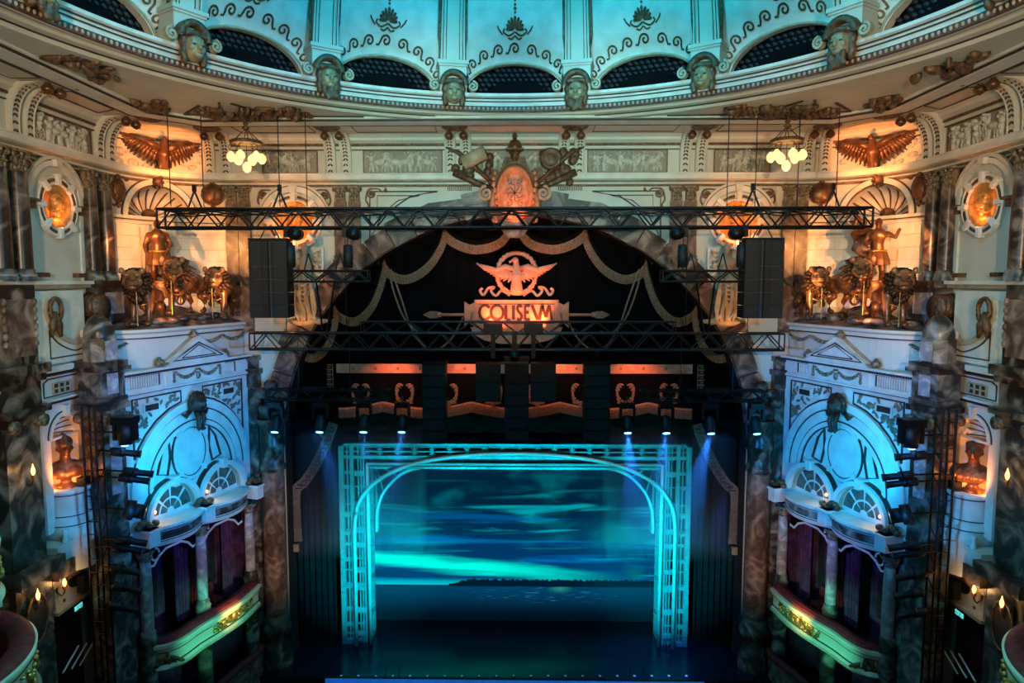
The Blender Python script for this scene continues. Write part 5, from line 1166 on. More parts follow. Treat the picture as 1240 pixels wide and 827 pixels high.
        MB().lathe([(r - .42, z1 - .1), (r - .42, z0 - .2), (.02, z0 - .2)], (cx_, cy_, 0), 48, -1.4, 1.9).build('inner_lining', 'velvet_red', tb)
        for zz_ in (z0 + .22, z1 - .3): MB().lathe([(r - .05, zz_ - .014), (r + .04, zz_ - .014), (r + .04, zz_ + .014), (r - .05, zz_ + .014)], (cx_, cy_, 0), 48, -1.4, 1.9).build('dark_line', 'inlay', tb)
        for k in range(7):
            th = -.2 + k * .3; G = Fr((cx_ + r * math.cos(th), cy_ + r * math.sin(th), 0), (-math.sin(th), math.cos(th), 0), None, None); b = MB(); swag(b, G, -.28, .28, z1 - .4, .3, .03, .06, 9); b.fell(G, 0, z0 + .45, .05, .1, .12, .08); b.build('gilt_swag', 'gold', tb)
            b = MB().fbox(G, -.12, .12, z0 - .25, z0 - .05, -.3, .05); b.build('bracket', 'plaster_white', tb)
    tb = thing('canopy_hood', (-12.3, 13.35, 11.0), 'curved cream canopy of an upper box at the %s frame edge' % SD, 'canopy', 'box canopies')
    cz = onX(8, 480, -11.3).z; cy_ = onX(0, 480, -11.6).y - 1.45
    MB().lathe([(1.5, cz - .75), (1.55, cz - .55), (1.42, cz - .5), (1.45, cz - .1), (1.62, cz), (1.7, cz + .12), (1.5, cz + .2), (1.35, cz + .7), (1.1, cz + 1.1), (.6, cz + 1.4), (.02, cz + 1.5)], (-12.6, cy_, 0), 40, -.8, 1.9).build('hood', 'plaster', tb)
    for zz_, r in ((cz - .3, 1.44), (cz + .25, 1.48)): MB().lathe([(r, zz_ - .015), (r + .03, zz_ - .015), (r + .03, zz_ + .015), (r, zz_ + .015)], (-12.6, cy_, 0), 40, -.8, 1.9).build('dark_line', 'inlay', tb)
    b = MB(); b.box(-12.8, -12.0, cy_ - .4, cy_ + 1.0, cz - 3.2, cz - .75); b.build('support', 'marble_brown', tb)
SX = 1
# ================================================================== STATUES, BUSTS, MASKS, LAMPS
rng = random.Random(21)
def lion_prims(raise_paw, turn):
    pr = []
    for i in range(7): f = i / 6; pr.append(('b', (0, lerp(-.42, .72, f), lerp(1.02, .92, f) - .05 * math.sin(f * 3.1)), (.27 - .05 * math.sin(f * 3.1), .26, .32 - .06 * math.sin(f * 3.1))))
    hx = turn * .16; hd = (hx, -.88, 1.36)
    pr += [('b', (hx * .5, -.62, 1.18), (.30, .28, .36)), ('b', hd, (.24, .23, .27)), ('b', (hd[0] - .10, hd[1] - .19, hd[2] + .10), (.09, .06, .05)), ('b', (hd[0] + .10, hd[1] - .19, hd[2] + .10), (.09, .06, .05)), ('b', (hd[0], hd[1] + .16, hd[2] - .05), (.27, .2, .30)), ('b', (hd[0], hd[1] - .16, hd[2] + .10), (.17, .09, .08)), ('b', (hd[0] - .12, hd[1] - .17, hd[2] - .06), (.09, .08, .09)), ('b', (hd[0] + .12, hd[1] - .17, hd[2] - .06), (.09, .08, .09)), ('l', [(hd[0], hd[1] - .14, hd[2] - .02), (hd[0] + turn * .04, hd[1] - .36, hd[2] - .07)], [.13, .125]), ('b', (hd[0] + turn * .05, hd[1] - .46, hd[2] - .01), (.08, .05, .05)), ('b', (hd[0] + turn * .04, hd[1] - .32, hd[2] - .23), (.10, .10, .06)),
           ('b', (hd[0] - .1, hd[1] - .17, hd[2] + .07), .045), ('b', (hd[0] + .1, hd[1] - .17, hd[2] + .07), .045), ('b', (hd[0] - .2, hd[1] + .02, hd[2] + .2), (.07, .05, .08)), ('b', (hd[0] + .2, hd[1] + .02, hd[2] + .2), (.07, .05, .08))]
    for s in (-1, 1):
        if raise_paw == s: pr += [('l', [(s * .19, -.52, .92), (s * .22, -.78, .70), (s * .22, -1.0, .78)], [.16, .105, .08]), ('b', (s * .22, -1.08, .76), (.10, .12, .075))]
        else: pr += [('l', [(s * .19, -.5, .92), (s * .21, -.52, .5), (s * .21, -.60, .12)], [.17, .11, .085]), ('b', (s * .21, -.68, .07), (.11, .15, .075))]
        pr += [('l', [(s * .17, .66, .88), (s * .23, .50, .55), (s * .22, .78, .36), (s * .22, .72, .10)], [.23, .14, .085, .075]), ('b', (s * .22, .64, .06), (.10, .14, .065))]
    pr += [('l', [(0, .92, .95), (.1, 1.15, .80), (.22, 1.25, .5), (.15, 1.38, .3)], [.06, .045, .04, .05]), ('b', (.14, 1.4, .26), (.08, .08, .1))]
    return pr
def lion_mane(turn):
    b = MB(); hx = turn * .16; hd = V(hx, -.88, 1.36)
    for ring_, (r0, r1, y0, y1, n) in enumerate(((.25, .33, .05, .15, 16), (.27, .40, .13, .28, 18), (.28, .43, .24, .44, 16))):
        for i in range(n):
            th = 2 * math.pi * (i + .5 * ring_) / n + rng.uniform(-.06, .06); k_ = 1.0 + (.22 if math.sin(th) < -.3 else 0) + rng.uniform(-.08, .08)
            d = V(math.cos(th), 0, math.sin(th)); sw = V(-math.sin(th), 0, math.cos(th)) * rng.uniform(-.07, .07)
            p0 = hd + d * r0 + V(-hx * .2 * ring_, y0, -.03 * ring_); p2 = hd + d * r1 * k_ + V(-hx * .2 * ring_, y1, -.05 * ring_) + sw
            b.tube([p0, (p0 + p2) / 2 + d * .03 - V(0, .04, 0), p2], [.05, .062, .02], 6)
    for i in range(14):
        x = rng.uniform(-.2, .2); z = rng.uniform(.85, 1.12); b.tube([V(x, -.72, z), V(x * 1.2, -.82, z - .1), V(x * 1.2, -.74, z - .24)], [.05, .06, .012], 6)
    return b
FACE = sculpt('face', [('b', (0, 0, 0), (.25, .22, .28)), ('b', (0, -.25, -.08), (.15, .16, .115)), ('l', [(0, -.18, .12), (0, -.38, .0)], [.085, .07]), ('b', (0, -.41, -.01), (.085, .05, .05)), ('b', (0, -.26, -.21), (.10, .10, .06)), ('b', (-.13, -.16, .14), (.10, .07, .05)), ('b', (.13, -.16, .14), (.10, .07, .05)),
    ('b', (-.16, -.14, -.06), (.10, .10, .11)), ('b', (.16, -.14, -.06), (.10, .10, .11)), ('b', (-.25, -.02, .25), (.08, .06, .10)), ('b', (.25, -.02, .25), (.08, .06, .10)), ('b', (0, -.12, .20), (.14, .08, .08))], .022, 1)
FEAT = MB()
for s in (-1, 1): FEAT.ell((s * .105, -.205, .065), (.045, .025, .026), 8, 5)
FEAT.ell((0, -.455, -.005), (.06, .02, .032), 8, 5); FEAT.ell((0, -.345, -.155), (.085, .06, .022), 8, 5)
MANES = [lion_mane(tn) for tn in (-.5, .4, .6)]
LIONS = [sculpt('lion', lion_prims(p, tn), .036, 1) for p, tn in ((0, -.5), (1, .4), (-1, .6))]
def man_prims(cape):
    pr = [('l', [(0, 0, 1.0), (0, .0, 1.25), (0, -.02, 1.50)], [.17, .15, .20]), ('b', (-.1, -.1, 1.45), (.11, .09, .10)), ('b', (.1, -.1, 1.45), (.11, .09, .10)), ('l', [(0, 0, 1.6), (0, -.02, 1.74)], [.075, .07]), ('b', (0, -.04, 1.83), (.10, .125, .135)), ('b', (0, -.15, 1.80), (.03, .04, .04)), ('b', (0, -.1, 1.73), (.06, .05, .04)),
          ('l', [(-.1, 0, .95), (-.13, -.06, .52), (-.12, .02, .08)], [.13, .085, .055]), ('l', [(.1, 0, .95), (.15, .06, .52), (.16, .12, .08)], [.13, .085, .055]), ('b', (-.12, -.07, .04), (.06, .13, .045)), ('b', (.16, .03, .04), (.06, .13, .045))]
    if cape:
        pr += [('l', [(-.22, 0, 1.52), (-.42, -.12, 1.42), (-.50, -.2, 1.62)], [.085, .06, .05]), ('l', [(.22, 0, 1.52), (.34, -.12, 1.28), (.22, -.34, 1.18)], [.085, .06, .05])]
        for i in range(9): f = i / 8; pr.append(('l', [(lerp(-.1, .25, f), .08, 1.58), (lerp(.1, .62, f), .22, 1.72 - .35 * abs(f - .5)), (lerp(.2, .60, f), .28, 1.15), (lerp(.05, .4, f), .2, .95)], [.06, .09, .08, .05]))
        pr += [('l', [(.35, .2, 1.85), (.55, .2, 2.0), (.62, .2, 1.75)], [.07, .09, .08])]
    else:
        pr += [('l', [(-.22, 0, 1.52), (-.33, -.02, 1.22), (-.30, -.18, 1.02)], [.085, .065, .05]), ('l', [(.22, 0, 1.52), (.34, -.05, 1.25), (.25, -.25, 1.12)], [.085, .065, .05])]
        for i in range(7): f = i / 6; pr.append(('l', [(lerp(-.2, .2, f), .12, 1.55), (lerp(-.25, .25, f), .22, 1.0), (lerp(-.3, .34, f), .26, .4)], [.06, .08, .07]))
    return pr
def head_prims(kind):
    """a bust: 1 m high, facing -y, base at z = 0; kind 0 helmeted in armour, 1 bare-headed"""
    pr = [('l', [(0, 0, .42), (0, -.01, .62)], [.11, .095]), ('b', (0, -.03, .76), (.125, .15, .18)), ('b', (0, -.15, .68), (.06, .05, .05)), ('l', [(0, -.17, .80), (0, -.205, .74)], [.025, .035]), ('b', (-.055, -.15, .80), (.03, .02, .02)), ('b', (.055, -.15, .80), (.03, .02, .02)), ('b', (0, -.16, .665), (.045, .03, .02)), ('b', (-.13, 0, .74), (.03, .04, .05)), ('b', (.13, 0, .74), (.03, .04, .05)),
          ('b', (0, .02, .36), (.30, .17, .16)), ('b', (-.27, .02, .33), (.15, .14, .14)), ('b', (.27, .02, .33), (.15, .14, .14)), ('b', (-.11, -.10, .27), (.14, .11, .13)), ('b', (.11, -.10, .27), (.14, .11, .13)), ('l', [(0, 0, .25), (0, 0, .12)], [.18, .08])]
    if kind == 0:
        pr += [('b', (0, .0, .88), (.155, .19, .14)), ('l', [(0, -.2, .86), (0, -.12, 1.0), (0, .1, 1.02), (0, .24, .86)], [.03, .05, .05, .03]), ('b', (0, -.17, .86), (.13, .05, .035))]
        for i in range(9): pr.append(('b', (-.36 + i * .09, -.06 - .08 * math.sin(i * .39), .22), (.05, .05, .08)))
        for s in (-1, 1): pr.append(('b', (s * .36, .02, .36), (.09, .12, .09)))
    else:
        for i in range(22): th = i * .95; pr.append(('b', (.11 * math.cos(th), .02 + .12 * math.sin(th) + .02, .86 + .05 * math.sin(i * 2.1)), (.055, .055, .05)))
        for i in range(6): pr.append(('l', [(-.3 + i * .1, -.12, .40), (-.2 + i * .1, -.2, .26), (-.1 + i * .08, -.14, .14)], [.03, .04, .03]))
    return pr
BUST = {1: sculpt('bust', head_prims(0), .022, 2), -1: sculpt('bust', head_prims(1), .022, 2)}
def mask_prims(kind):
    pr = [('b', (0, 0, 0), (.17, .17, .23)), ('b', (0, -.13, -.13), (.08, .07, .06)), ('l', [(0, -.16, .05), (0, -.205, -.03)], [.03, .042]), ('b', (-.075, -.14, .05), (.04, .025, .022)), ('b', (.075, -.14, .05), (.04, .025, .022)), ('b', (0, -.155, -.105), (.055, .03, .02)), ('b', (-.09, -.12, -.03), (.05, .04, .05)), ('b', (.09, -.12, -.03), (.05, .04, .05)), ('b', (0, -.13, .11), (.12, .04, .03))]
    face, pr = pr, []
    for s in (-1, 1):
        for i in range(5): pr.append(('b', (s * (.16 + .02 * (i % 2)), .02, .14 - i * .085), (.06, .08, .08)))
    for i in range(7): pr.append(('b', (-.15 + .05 * i, -.06, .20 - .002 * (i - 3) ** 2), (.05, .08, .06)))
    if kind:
        for i in range(12): pr.append(('b', (-.12 + .24 * rng.random(), -.12, -.16 - .2 * rng.random()), (.05, .05, .07)))
    pr.append(('b', (0, .04, .04), (.19, .15, .22)))
    return face, pr
MASK = [[sculpt('mask', q, .02, 2) for q in mask_prims(k)] for k in (0, 1)]
for i, k in enumerate(range(-4, 4)):
    th = (k + .5) * BAY; q = dpt(th, DR - .14, .02); F = Fr(q, V(math.cos(th), -math.sin(th), 0), V(0, 0, 1), V(-math.sin(th), -math.cos(th), 0))
    side_w = 'left' if k < 0 else 'right'; rank = ('nearest centre', 'second outward', 'third outward', 'cut by frame')[(-k - 1) if k < 0 else k]
    t = thing('dome_mask', F.p(0, -.35, 0), 'gilded %s head in a hooded niche on the dome ledge, %s half, %s' % ('bearded' if k % 2 == 0 else 'long-haired', side_w, rank), 'sculpture', 'masks round the dome ledge')
    Mx = Matrix.Translation(F.p(0, -.06, .10)) @ Matrix((F.u, -F.n, F.v)).transposed().to_4x4() @ Matrix.Diagonal((1.5, 1.35, 1.5, 1))
    hd_ = place(MASK[k % 2 == 0][0], Mx).build('head', 'mask_gilt', t); place(MASK[k % 2 == 0][1], Mx).build('hair', 'gilt_brown', t)
    for s in (-1, 1): place(MB().ell((s * .075, -.163, .022), (.034, .012, .012), 8, 5), Mx).build('eye_shade', 'inlay', hd_)  # dark eyes and mouth paint in the shade of the carved hollows
    place(MB().ell((0, -.188, -.108), (.045, .008, .008), 8, 5), Mx).build('mouth_shade', 'inlay', hd_)
    rows = [[F.p(r * math.cos(a), .12 + r * math.sin(a) * 1.05, c) for r, c in ((.30, -.1), (.30, .26), (.44, .20), (.44, -.1))] for a in [math.pi * j / 14 for j in range(15)]]
    b = MB().grid(rows, True); hd = b.build('hood', 'gilt_brown', t)
    MB().prism(F, arc(0, .12, .31, 0, 180, 14) + [(-.31, -.1), (.31, -.1)], -.1, -.06).build('niche_back', 'gilt_brown', t)
    for s in (-1, 1): MB().stroke(F, spiral(s * .56, .12, .15, 1.6, math.pi / 2, 20, -s), .06, .0, .16).build('volute', 'plaster_tan', t)
GY = {}
for SX in (1, -1):
    SD = side()
    # ---------------------------------------------------------------- chariot group
    for i, (px, Y, z, rz, L, sc, lab) in enumerate(((171, 20.75, 12.66, .22, 0, 1.02, 'nearest the domed pier'), (221, 21.9, 12.95, .02, 1, 1.06, 'in the middle, one paw raised'), (265, 22.7, 12.8, .06, 2, .98, 'nearest the loudspeaker'))):
        q = at(px, 390, Y); o = thing('lion_statue', (q.x, q.y, z), 'bronze maned lion of the %s chariot group, %s' % (SD, lab), 'statue', 'chariot lions')
        place(LIONS[L], TRS((q.x, q.y + .35, z), rz, sc)).build('body', 'bronze', o); place(MANES[L], TRS((q.x, q.y + .35, z), rz, sc)).build('mane', 'mane_bronze', o); HM = TRS((q.x, q.y + .35, z), rz, sc) @ TRS(((-.5, .4, .6)[L] * .16, -.96, 1.36), (.30, .55, .25)[i], 1.05); fc = place(FACE, HM).build('face', 'lit_bronze', o); place(FEAT, HM).build('eyes_nose_mouth', 'inlay', fc)['kind'] = 'stuff'
        cr = Matrix.Rotation(rz, 3, 'Z'); b = MB().tube([(Vector((q.x, q.y + .35, z)) + cr @ (V(.33 * math.cos(k * .4), -.5 + .12 * math.sin(k * .4), 1.0 + .40 * math.sin(k * .4)) * sc)) for k in range(16)], .03, 6, True); b.build('collar', 'gold', o)
        f = Vector((q.x, q.y + .35, z)) + cr @ (V(.03, -1.02, 1.0) * sc); rod('support_rod', (f.x, f.y, z + .02), (f.x, f.y, f.z), .018, 'gold', o)
    q = at(193, 340, 22.2); z = 13.25
    c = thing('chariot', (q.x, q.y, z), 'bronze chariot car with wheel behind the %s lions' % SD, 'chariot', 'bronze chariots')
    MB().lathe([(.55, .22), (.60, .3), (.56, .5), (.60, .72), (.64, .76), (.58, .78), (.54, .6), (.52, .50), (.0, .49)], (q.x, q.y, z), 24, -math.pi * .95, math.pi * .1).build('car_body', 'bronze', c)
    for s in (-1, 1):
        wc = V(q.x + s * .62, q.y + .1, z + .36); wh = MB().tube([wc + V(0, .36 * math.cos(i * .3142), .36 * math.sin(i * .3142)) for i in range(20)], .04, 7, True); wo = wh.build('wheel', 'bronze', c)
        for i in range(4): rod('spoke', wc + V(0, .35 * math.cos(i * .785), .35 * math.sin(i * .785)), wc - V(0, .35 * math.cos(i * .785), .35 * math.sin(i * .785)), .022, 'bronze', wo)
    MB().tube([(q.x, q.y - .5, z + .4), (q.x + .3, q.y - 1.2, z + .25)], .05, 8).build('draught_pole', 'bronze', c)
    m = thing('charioteer_statue', (q.x, q.y, z + .5), 'standing bronze charioteer with %s above the %s lions' % ('a staff and breastplate' if SX > 0 else 'a billowing cape', SD), 'statue', 'charioteers')
    mp = sculpt('man', man_prims(SX < 0), .03, 2)
    place(mp, TRS((q.x, q.y, z + .50), .5, 1.15)).build('body', 'bronze', m)
    if SX > 0: rod('staff', (q.x - .42, q.y - .25, z + .2), (q.x - .46, q.y - .2, z + 2.5), .022, 'gold', m)
    else: rod('reins_rod', (q.x - .46, q.y - .2, z + .3), (q.x - .5, q.y - .25, z + 1.75), .022, 'gold', m)
    kl = [[V(q.x + r * (1 + .07 * (j % 2)) * math.cos(j * math.pi / 14), q.y + r * (1 + .07 * (j % 2)) * math.sin(j * math.pi / 14), z + .5 + zz) for r, zz in ((.36, .78), (.33, .95), (.27, 1.15), (.24, 1.22))] for j in range(29)]
    MB().grid(kl, False).build('pleated_kilt', 'bronze', m); MB().tube([(q.x + .245 * math.cos(j * .4), q.y + .245 * math.sin(j * .4), z + 1.72) for j in range(16)], .035, 6, True).build('belt', 'gold', m)
    # ---------------------------------------------------------------- bust in the niche
    bq = V(XL + .60, FP.pix(79, 560)[0], 0); zb = onX(75, 592, XL + .6).z
    t = thing('bust', (bq.x, bq.y, zb), 'bronze bust of a %s in the %s wall niche' % ('helmeted warrior' if SX > 0 else 'bare-headed man', SD), 'bust', 'niche busts')
    MB().lathe([(.26, 0), (.26, .06), (.16, .10), (.12, .18), (.15, .24)], (bq.x, bq.y, zb), 20).build('socle', 'bronze', t)
    place(BUST[SX], TRS((bq.x, bq.y, zb + .08), .75, (1.35, 1.35, 1.32))).build('head_and_shoulders', 'bronze', t)
    # ---------------------------------------------------------------- chandelier
    h = onZ(297, 137, ZC - .02); cz = at(297, 192, h.y).z; x, y = h.x, h.y
    t = thing('chandelier', (x, y, cz), 'hanging chandelier with a cluster of glowing amber globes, %s side' % SD, 'chandelier', 'globe chandeliers')
    zr = at(297, 173, y).z; zk = at(297, 158, y).z
    rod('stem', (x, y, zk), (x, y, ZC), .022, 'gilt_brown', t); MB().lathe([(.03, -.16), (.12, -.08), (.05, 0), (.09, .06), (.03, .1)], (x, y, zk + .15), 12).build('finial', 'gilt_brown', t)
    MB().lathe([(.22, 0), (.24, .0), (.24, .06), (.10, .1)], (x, y, ZC - .1), 16).build('ceiling_cup', 'gilt_brown', t)
    rg = MB().lathe([(.40, -.03), (.47, -.04), (.48, .03), (.44, .06), (.40, .03), (.40, -.03)], (x, y, zr), 28).build('hoop', 'gilt_brown', t)
    MB().lathe([(.40, -.02), (.3, -.05), (.02, -.07)], (x, y, zr), 24).build('reflector_dish', 'plaster_tan', t)
    for i in range(6):
        a = i * math.pi / 3; rod('chain', (x + .42 * math.cos(a), y + .42 * math.sin(a), zr + .02), (x + .05 * math.cos(a), y + .05 * math.sin(a), zk + .02), .014, 'gilt_brown', t)
    gl = [(.44 * math.cos(.5 + i * math.pi / 3), .44 * math.sin(.5 + i * math.pi / 3), .02) for i in range(6)] + [(.2, -.1, -.06), (-.2, -.12, -.06), (0, 0, -.26)]
    for gx, gy, gz in gl:
        arm = MB().tube(spline([(x + gx * .6, y + gy * .6, zr - .05), (x + gx * 1.15, y + gy * 1.15, zr - .12), (x + gx, y + gy, cz + gz + .17)], 4), .012, 5).build('arm', 'gilt_brown', t)
        MB().lathe([(.005, -.155), (.05, -.145), (.11, -.08), (.13, 0), (.11, .08), (.06, .13), (.04, .16)], (x + gx, y + gy, cz + gz), 14).build('globe', 'globe', arm)
    light('chandelier_glow', 'POINT', mx((x, y, cz - .45)), 36, (1.0, .62, .24), size=.3)
    # ---------------------------------------------------------------- wall sconces
    for px, py, X, lab, ar in ((40, 571, XL + 1.0, 'single flame sconce on the great marble pier, %s edge', 1), (78, 706, XL + .9, 'flame lamp on a bent arm beside the round grille, %s side', 0), (46, 722, XL + 1.15, 'flame lamp on the pier beside an oval mirror, %s edge', 0)):
        q = onX(px, py, X); t = thing('wall_sconce', (q.x - .3, q.y, q.z - .2), lab % SD, 'lamp', 'flame sconces')
        MB().lathe([(.005, .2), (.02, .13), (.045, .05), (.05, 0), (.03, -.07), (.02, -.09)], q, 10).build('flame_bulb', 'flame_bulb', t)
        MB().lathe([(.05, -.09), (.06, -.12), (.03, -.18), (.015, -.25)], q, 10).build('candle_cup', 'gilt_brown', t)
        MB().tube(spline([(q.x, q.y, q.z - .2), (q.x - .1, q.y + .02, q.z - .36), (q.x - .28, q.y + .05, q.z - .25)], 5), .018, 6).build('arm', 'gilt_brown', t)
        b = MB().fell(Fr((q.x - .28, q.y + .05, q.z - .2), (0, 1, 0)), 0, 0, 0, .07, .16, .05); b.build('back_plate', 'gilt_brown', t)
        light('sconce_glow', 'POINT', mx((q.x + .25, q.y - .05, q.z + .02)), 6, (1.0, .55, .2), size=.08)
    q = onX(45, 748, XL + 1.0); t = thing('oval_mirror', (q.x - .05, q.y, q.z - .6), 'dark oval plaque on the pier below the %s flame lamp' % SD, 'plaque', 'oval plaques')
    G = Fr((q.x, q.y, q.z), (0, 1, 0)); MB().fell(G, 0, 0, 0, .34, .60, .06, 24, 10).build('plate', 'inlay', t); MB().tube([G.p(.35 * math.cos(i * .2618), .61 * math.sin(i * .2618), .02) for i in range(24)], .03, 6, True).build('rim', 'gilt_brown', t)
    # lamp glowing inside the fan window
    for wc, lab in ((.72, 'near'), (2.86, 'far')):
        q = BF.p(wc, 7.06, .12); t = thing('window_lamp', q, 'tiny warm bulb in the %s fan window of the %s opera box' % (lab, SD), 'lamp', 'fan window bulbs')
        MB().ell(q + V(0, 0, .08), (.045, .045, .06), 10, 7).build('bulb', 'flame_bulb', t); MB().lathe([(.035, -.02), (.03, .03)], q, 8).build('holder', 'gilt_brown', t)
        light('window_glow', 'POINT', mx(q + BF.n * .25 + V(0, 0, .1)), 3.0, (1.0, .6, .25), size=.06)
SX = 1
# ================================================================== TRUSSES, LOUDSPEAKERS, STAGE LIGHTS
def wires(t, pts, ztop, r=.012):
    for p in pts: rod('hoist_wire', p, (p[0], p[1], ztop), r, 'truss_black', t)
def truss(name, px0, px1, py0, py1, Y, depth, label, group, pitch=.52, r=.035, mat='truss_black', single=False):
    """box truss seen square on: four chords and zig-zag braces"""
    A, B = at(px0, (py0 + py1) / 2, Y), at(px1, (py0 + py1) / 2, Y); z1, z0 = at((px0 + px1) / 2, py0, Y).z, at((px0 + px1) / 2, py1, Y).z
    t = thing(name, ((A.x + B.x) / 2, Y, z0), label, 'truss', group)
    ys = (Y,) if single else (Y, Y + depth)
    for y in ys:
        for z in (z0, z1): rod('chord', (A.x, y, z), (B.x, y, z), r, mat, t)
        n = max(2, round((B.x - A.x) / pitch)); n += n % 2
        for i in range(n):
            xa, xb = lerp(A.x, B.x, i / n), lerp(A.x, B.x, (i + 1) / n); za, zb = (z0, z1) if i % 2 == 0 else (z1, z0); rod('brace', (xa, y, za), (xb, y, zb), r * .62, mat, t)
        for x in (A.x, B.x): rod('end_post', (x, y, z0), (x, y, z1), r * .8, mat, t)
    if not single:
        for i in range(0, n + 1, 2):
            x = lerp(A.x, B.x, i / n)
            for z in (z0, z1): rod('cross_bar', (x, ys[0], z), (x, ys[1], z), r * .55, mat, t)
    return t, A.x, B.x, z0, z1
t, x0, x1, z0, z1 = truss('lighting_truss', 190, 1057, 252, 275, 20.6, .5, 'long black box truss spanning the hall above the stage arch', 'box trusses', .46, .042)
MAIN = (x0, x1, z0, z1)
for px in (207, 247, 339, 372, 880, 914, 965, 1012):
    q = at(px, 250, 20.75); rod('hoist_wire', q, (q.x, q.y, ZC), .014, 'truss_black', t)
for px in (236, 339, 911, 1008):                      # bridles with chain hoist hooks
    q = at(px, 250, 20.75)
    for s in (-1, 1): rod('bridle', (q.x + s * .22, q.y, z1), (q.x, q.y, z1 + .55), .03, 'truss_black', t)
    ubox('hoist_hook', (q.x, q.y, z1 + .62), (.10, .10, .2), 'truss_black', t)
cb = MB()
for k in range(5): cb.tube([(lerp(x0 + .3, x1 - .3, i / 60), 20.85 + .04 * math.sin(i + k), z1 - .06 - .03 * k + .03 * math.sin(i * 1.7 + k * 2)) for i in range(61)], .022, 5)
cb = cb.build('cable_loom', 'truss_black', t); cb['kind'] = 'stuff'
t, a0, a1, z0, z1 = truss('lower_truss', 302, 950, 404, 424, 22.2, .45, 'lower black truss crossing in front of the lettered sign', 'box trusses', .5, .034, 'truss_steel')
for px in (347, 420, 830, 905): q = at(px, 404, 22.3); rod('hoist_wire', q, (q.x, q.y, zf(277)), .012, 'truss_black', t)
truss('sign_truss', 437, 818, 390, 404, 23.2, .4, 'shorter grey truss just above the long lower one', 'box trusses', .55, .03, 'truss_steel')
for SX in (1, -1):
    SD = side()
    truss('stub_truss', 347, 445, 328, 341, 20.6, .35, 'short black truss joined to the %s loudspeaker array' % SD, 'stub trusses', .42, .036)
    t, a0, a1, z0, z1 = truss('moving_light_truss', 322, 470, 473, 485, 23.0, .4, 'black truss carrying blue moving lights, %s of the stage' % SD, 'moving light trusses', .45, .03)
    q = at(362, 473, 23.1); rod('hoist_wire', q, (q.x, q.y, zf(405)), .012, 'truss_steel', t); q = at(424, 473, 23.1); rod('hoist_wire', q, (q.x, q.y, zf(405)), .012, 'truss_steel', t)
    ubox('dimmer_pack', at(382, 471, 23.1), (.75, .3, .16), 'truss_black', t)
    # ---- main loudspeaker array, six boxes
    xa, xb = at(301.5, 330, 20.45).x, at(347.5, 330, 20.45).x; zt, zb = at(325, 289, 20.45).z, at(325, 385, 20.45).z; w = xb - xa; xm = (xa + xb) / 2
    t = thing('loudspeaker_array', (xm, 20.7, zb), 'tall black line-array loudspeaker hanging %s of the stage arch' % SD, 'loudspeaker', 'hanging loudspeaker arrays')
    H = (zt - zb - .06) / 6
    ubox('flying_frame', (xm, 20.75, zt - .02), (w, .6, .07), 'truss_black', t)
    for i in range(6):
        zc = zt - .06 - (i + .5) * H; G = Fr((xm, 20.45, zc), (1, 0, 0))
        b = MB().prism(Fr((xm, 20.45, zc), (0, -1, 0), (0, 0, 1), (1, 0, 0)), [(-.62, -H * .46), (0, -H * .497), (0, H * .497), (-.62, H * .46)], -w / 2, w / 2); cbn = b.build('cabinet', 'speaker_black', t)
        for s in (-1, 1): MB().fbox(G, s * w * .32 - w * .155, s * w * .32 + w * .155, -H * .43, H * .43, -.01, .02).build('grille', 'speaker_grille', cbn); MB().fell(G, s * w * .30, -H * .36, .025, .016, .016, .008).build('badge', 'truss_steel', cbn)
        MB().fbox(G, -w * .13, w * .13, -H * .45, H * .45, -.01, .005).build('horn_slot', 'speaker_black', cbn)
        rows = [[G.p(lerp(.0, w * .13, j / 6), zz, .02 + .05 * math.sin(math.pi * j / 6)) for zz in (-H * .47, H * .47)] for j in range(7)]; MB().grid(rows, True).build('horn_lip', 'speaker_grille', cbn)
    for s in (-1, 1): rod('rigging_strap', (xm + s * .3, 20.7, zt), (xm + s * .12, 20.7, MAIN[2]), .018, 'truss_black', t)
    # ---- chain hoists with bags beside the array, hanging from the main truss
    for px, lab in ((353, 'nearer the array'), (423, 'nearer the arch')):
        q = at(px, 300, 20.7); t = thing('chain_hoist', (q.x, q.y, at(px, 325, 20.7).z), 'black chain hoist with a cylindrical bag, %s side, %s' % (SD, lab), 'hoist', 'chain hoists')
        zz = at(px, 284, 20.7).z; ubox('motor_body', (q.x, q.y, zz + .05), (.34, .3, .26), 'truss_black', t)
        MB().tube([(q.x + .14, q.y - .22, zz + .02), (q.x + .14, q.y + .2, zz + .02)], .19, 14).build('gear_case', 'truss_black', t)
        rod('chain', (q.x, q.y, zz), (q.x, q.y, MAIN[2]), .02, 'truss_black', t)
        MB().lathe([(.02, at(px, 324, 20.7).z), (.14, at(px, 324, 20.7).z), (.15, at(px, 310, 20.7).z), (.14, at(px, 297, 20.7).z), (.02, at(px, 296, 20.7).z)], (q.x - .04, q.y, 0), 14).build('chain_bag', 'speaker_grille', t)
        rod('bag_strap', (q.x - .04, q.y, at(px, 297, 20.7).z), (q.x - .04, q.y, zz), .015, 'truss_black', t)
    for px in (374, 412):
        q = at(px, 327, 20.7)
        for s in (-1, 1): rod('bridle', (q.x + s * .14, q.y, q.z), (q.x, q.y, q.z + .5), .022, 'truss_black', t)
    for px0, px1 in ((383, 391), (405, 396)):
        rod('drop_cable', at(px0, 341, 20.8), at(px1, 402, 21.6), .03, 'truss_black', t)
    # ---- moving lights on the side trusses
    mls = ((334, 'outermost, over the marble column'), (388, 'second from the arch column'), (441, 'third, before the gold fringe'), (487, 'innermost, before the wreath pelmet'))
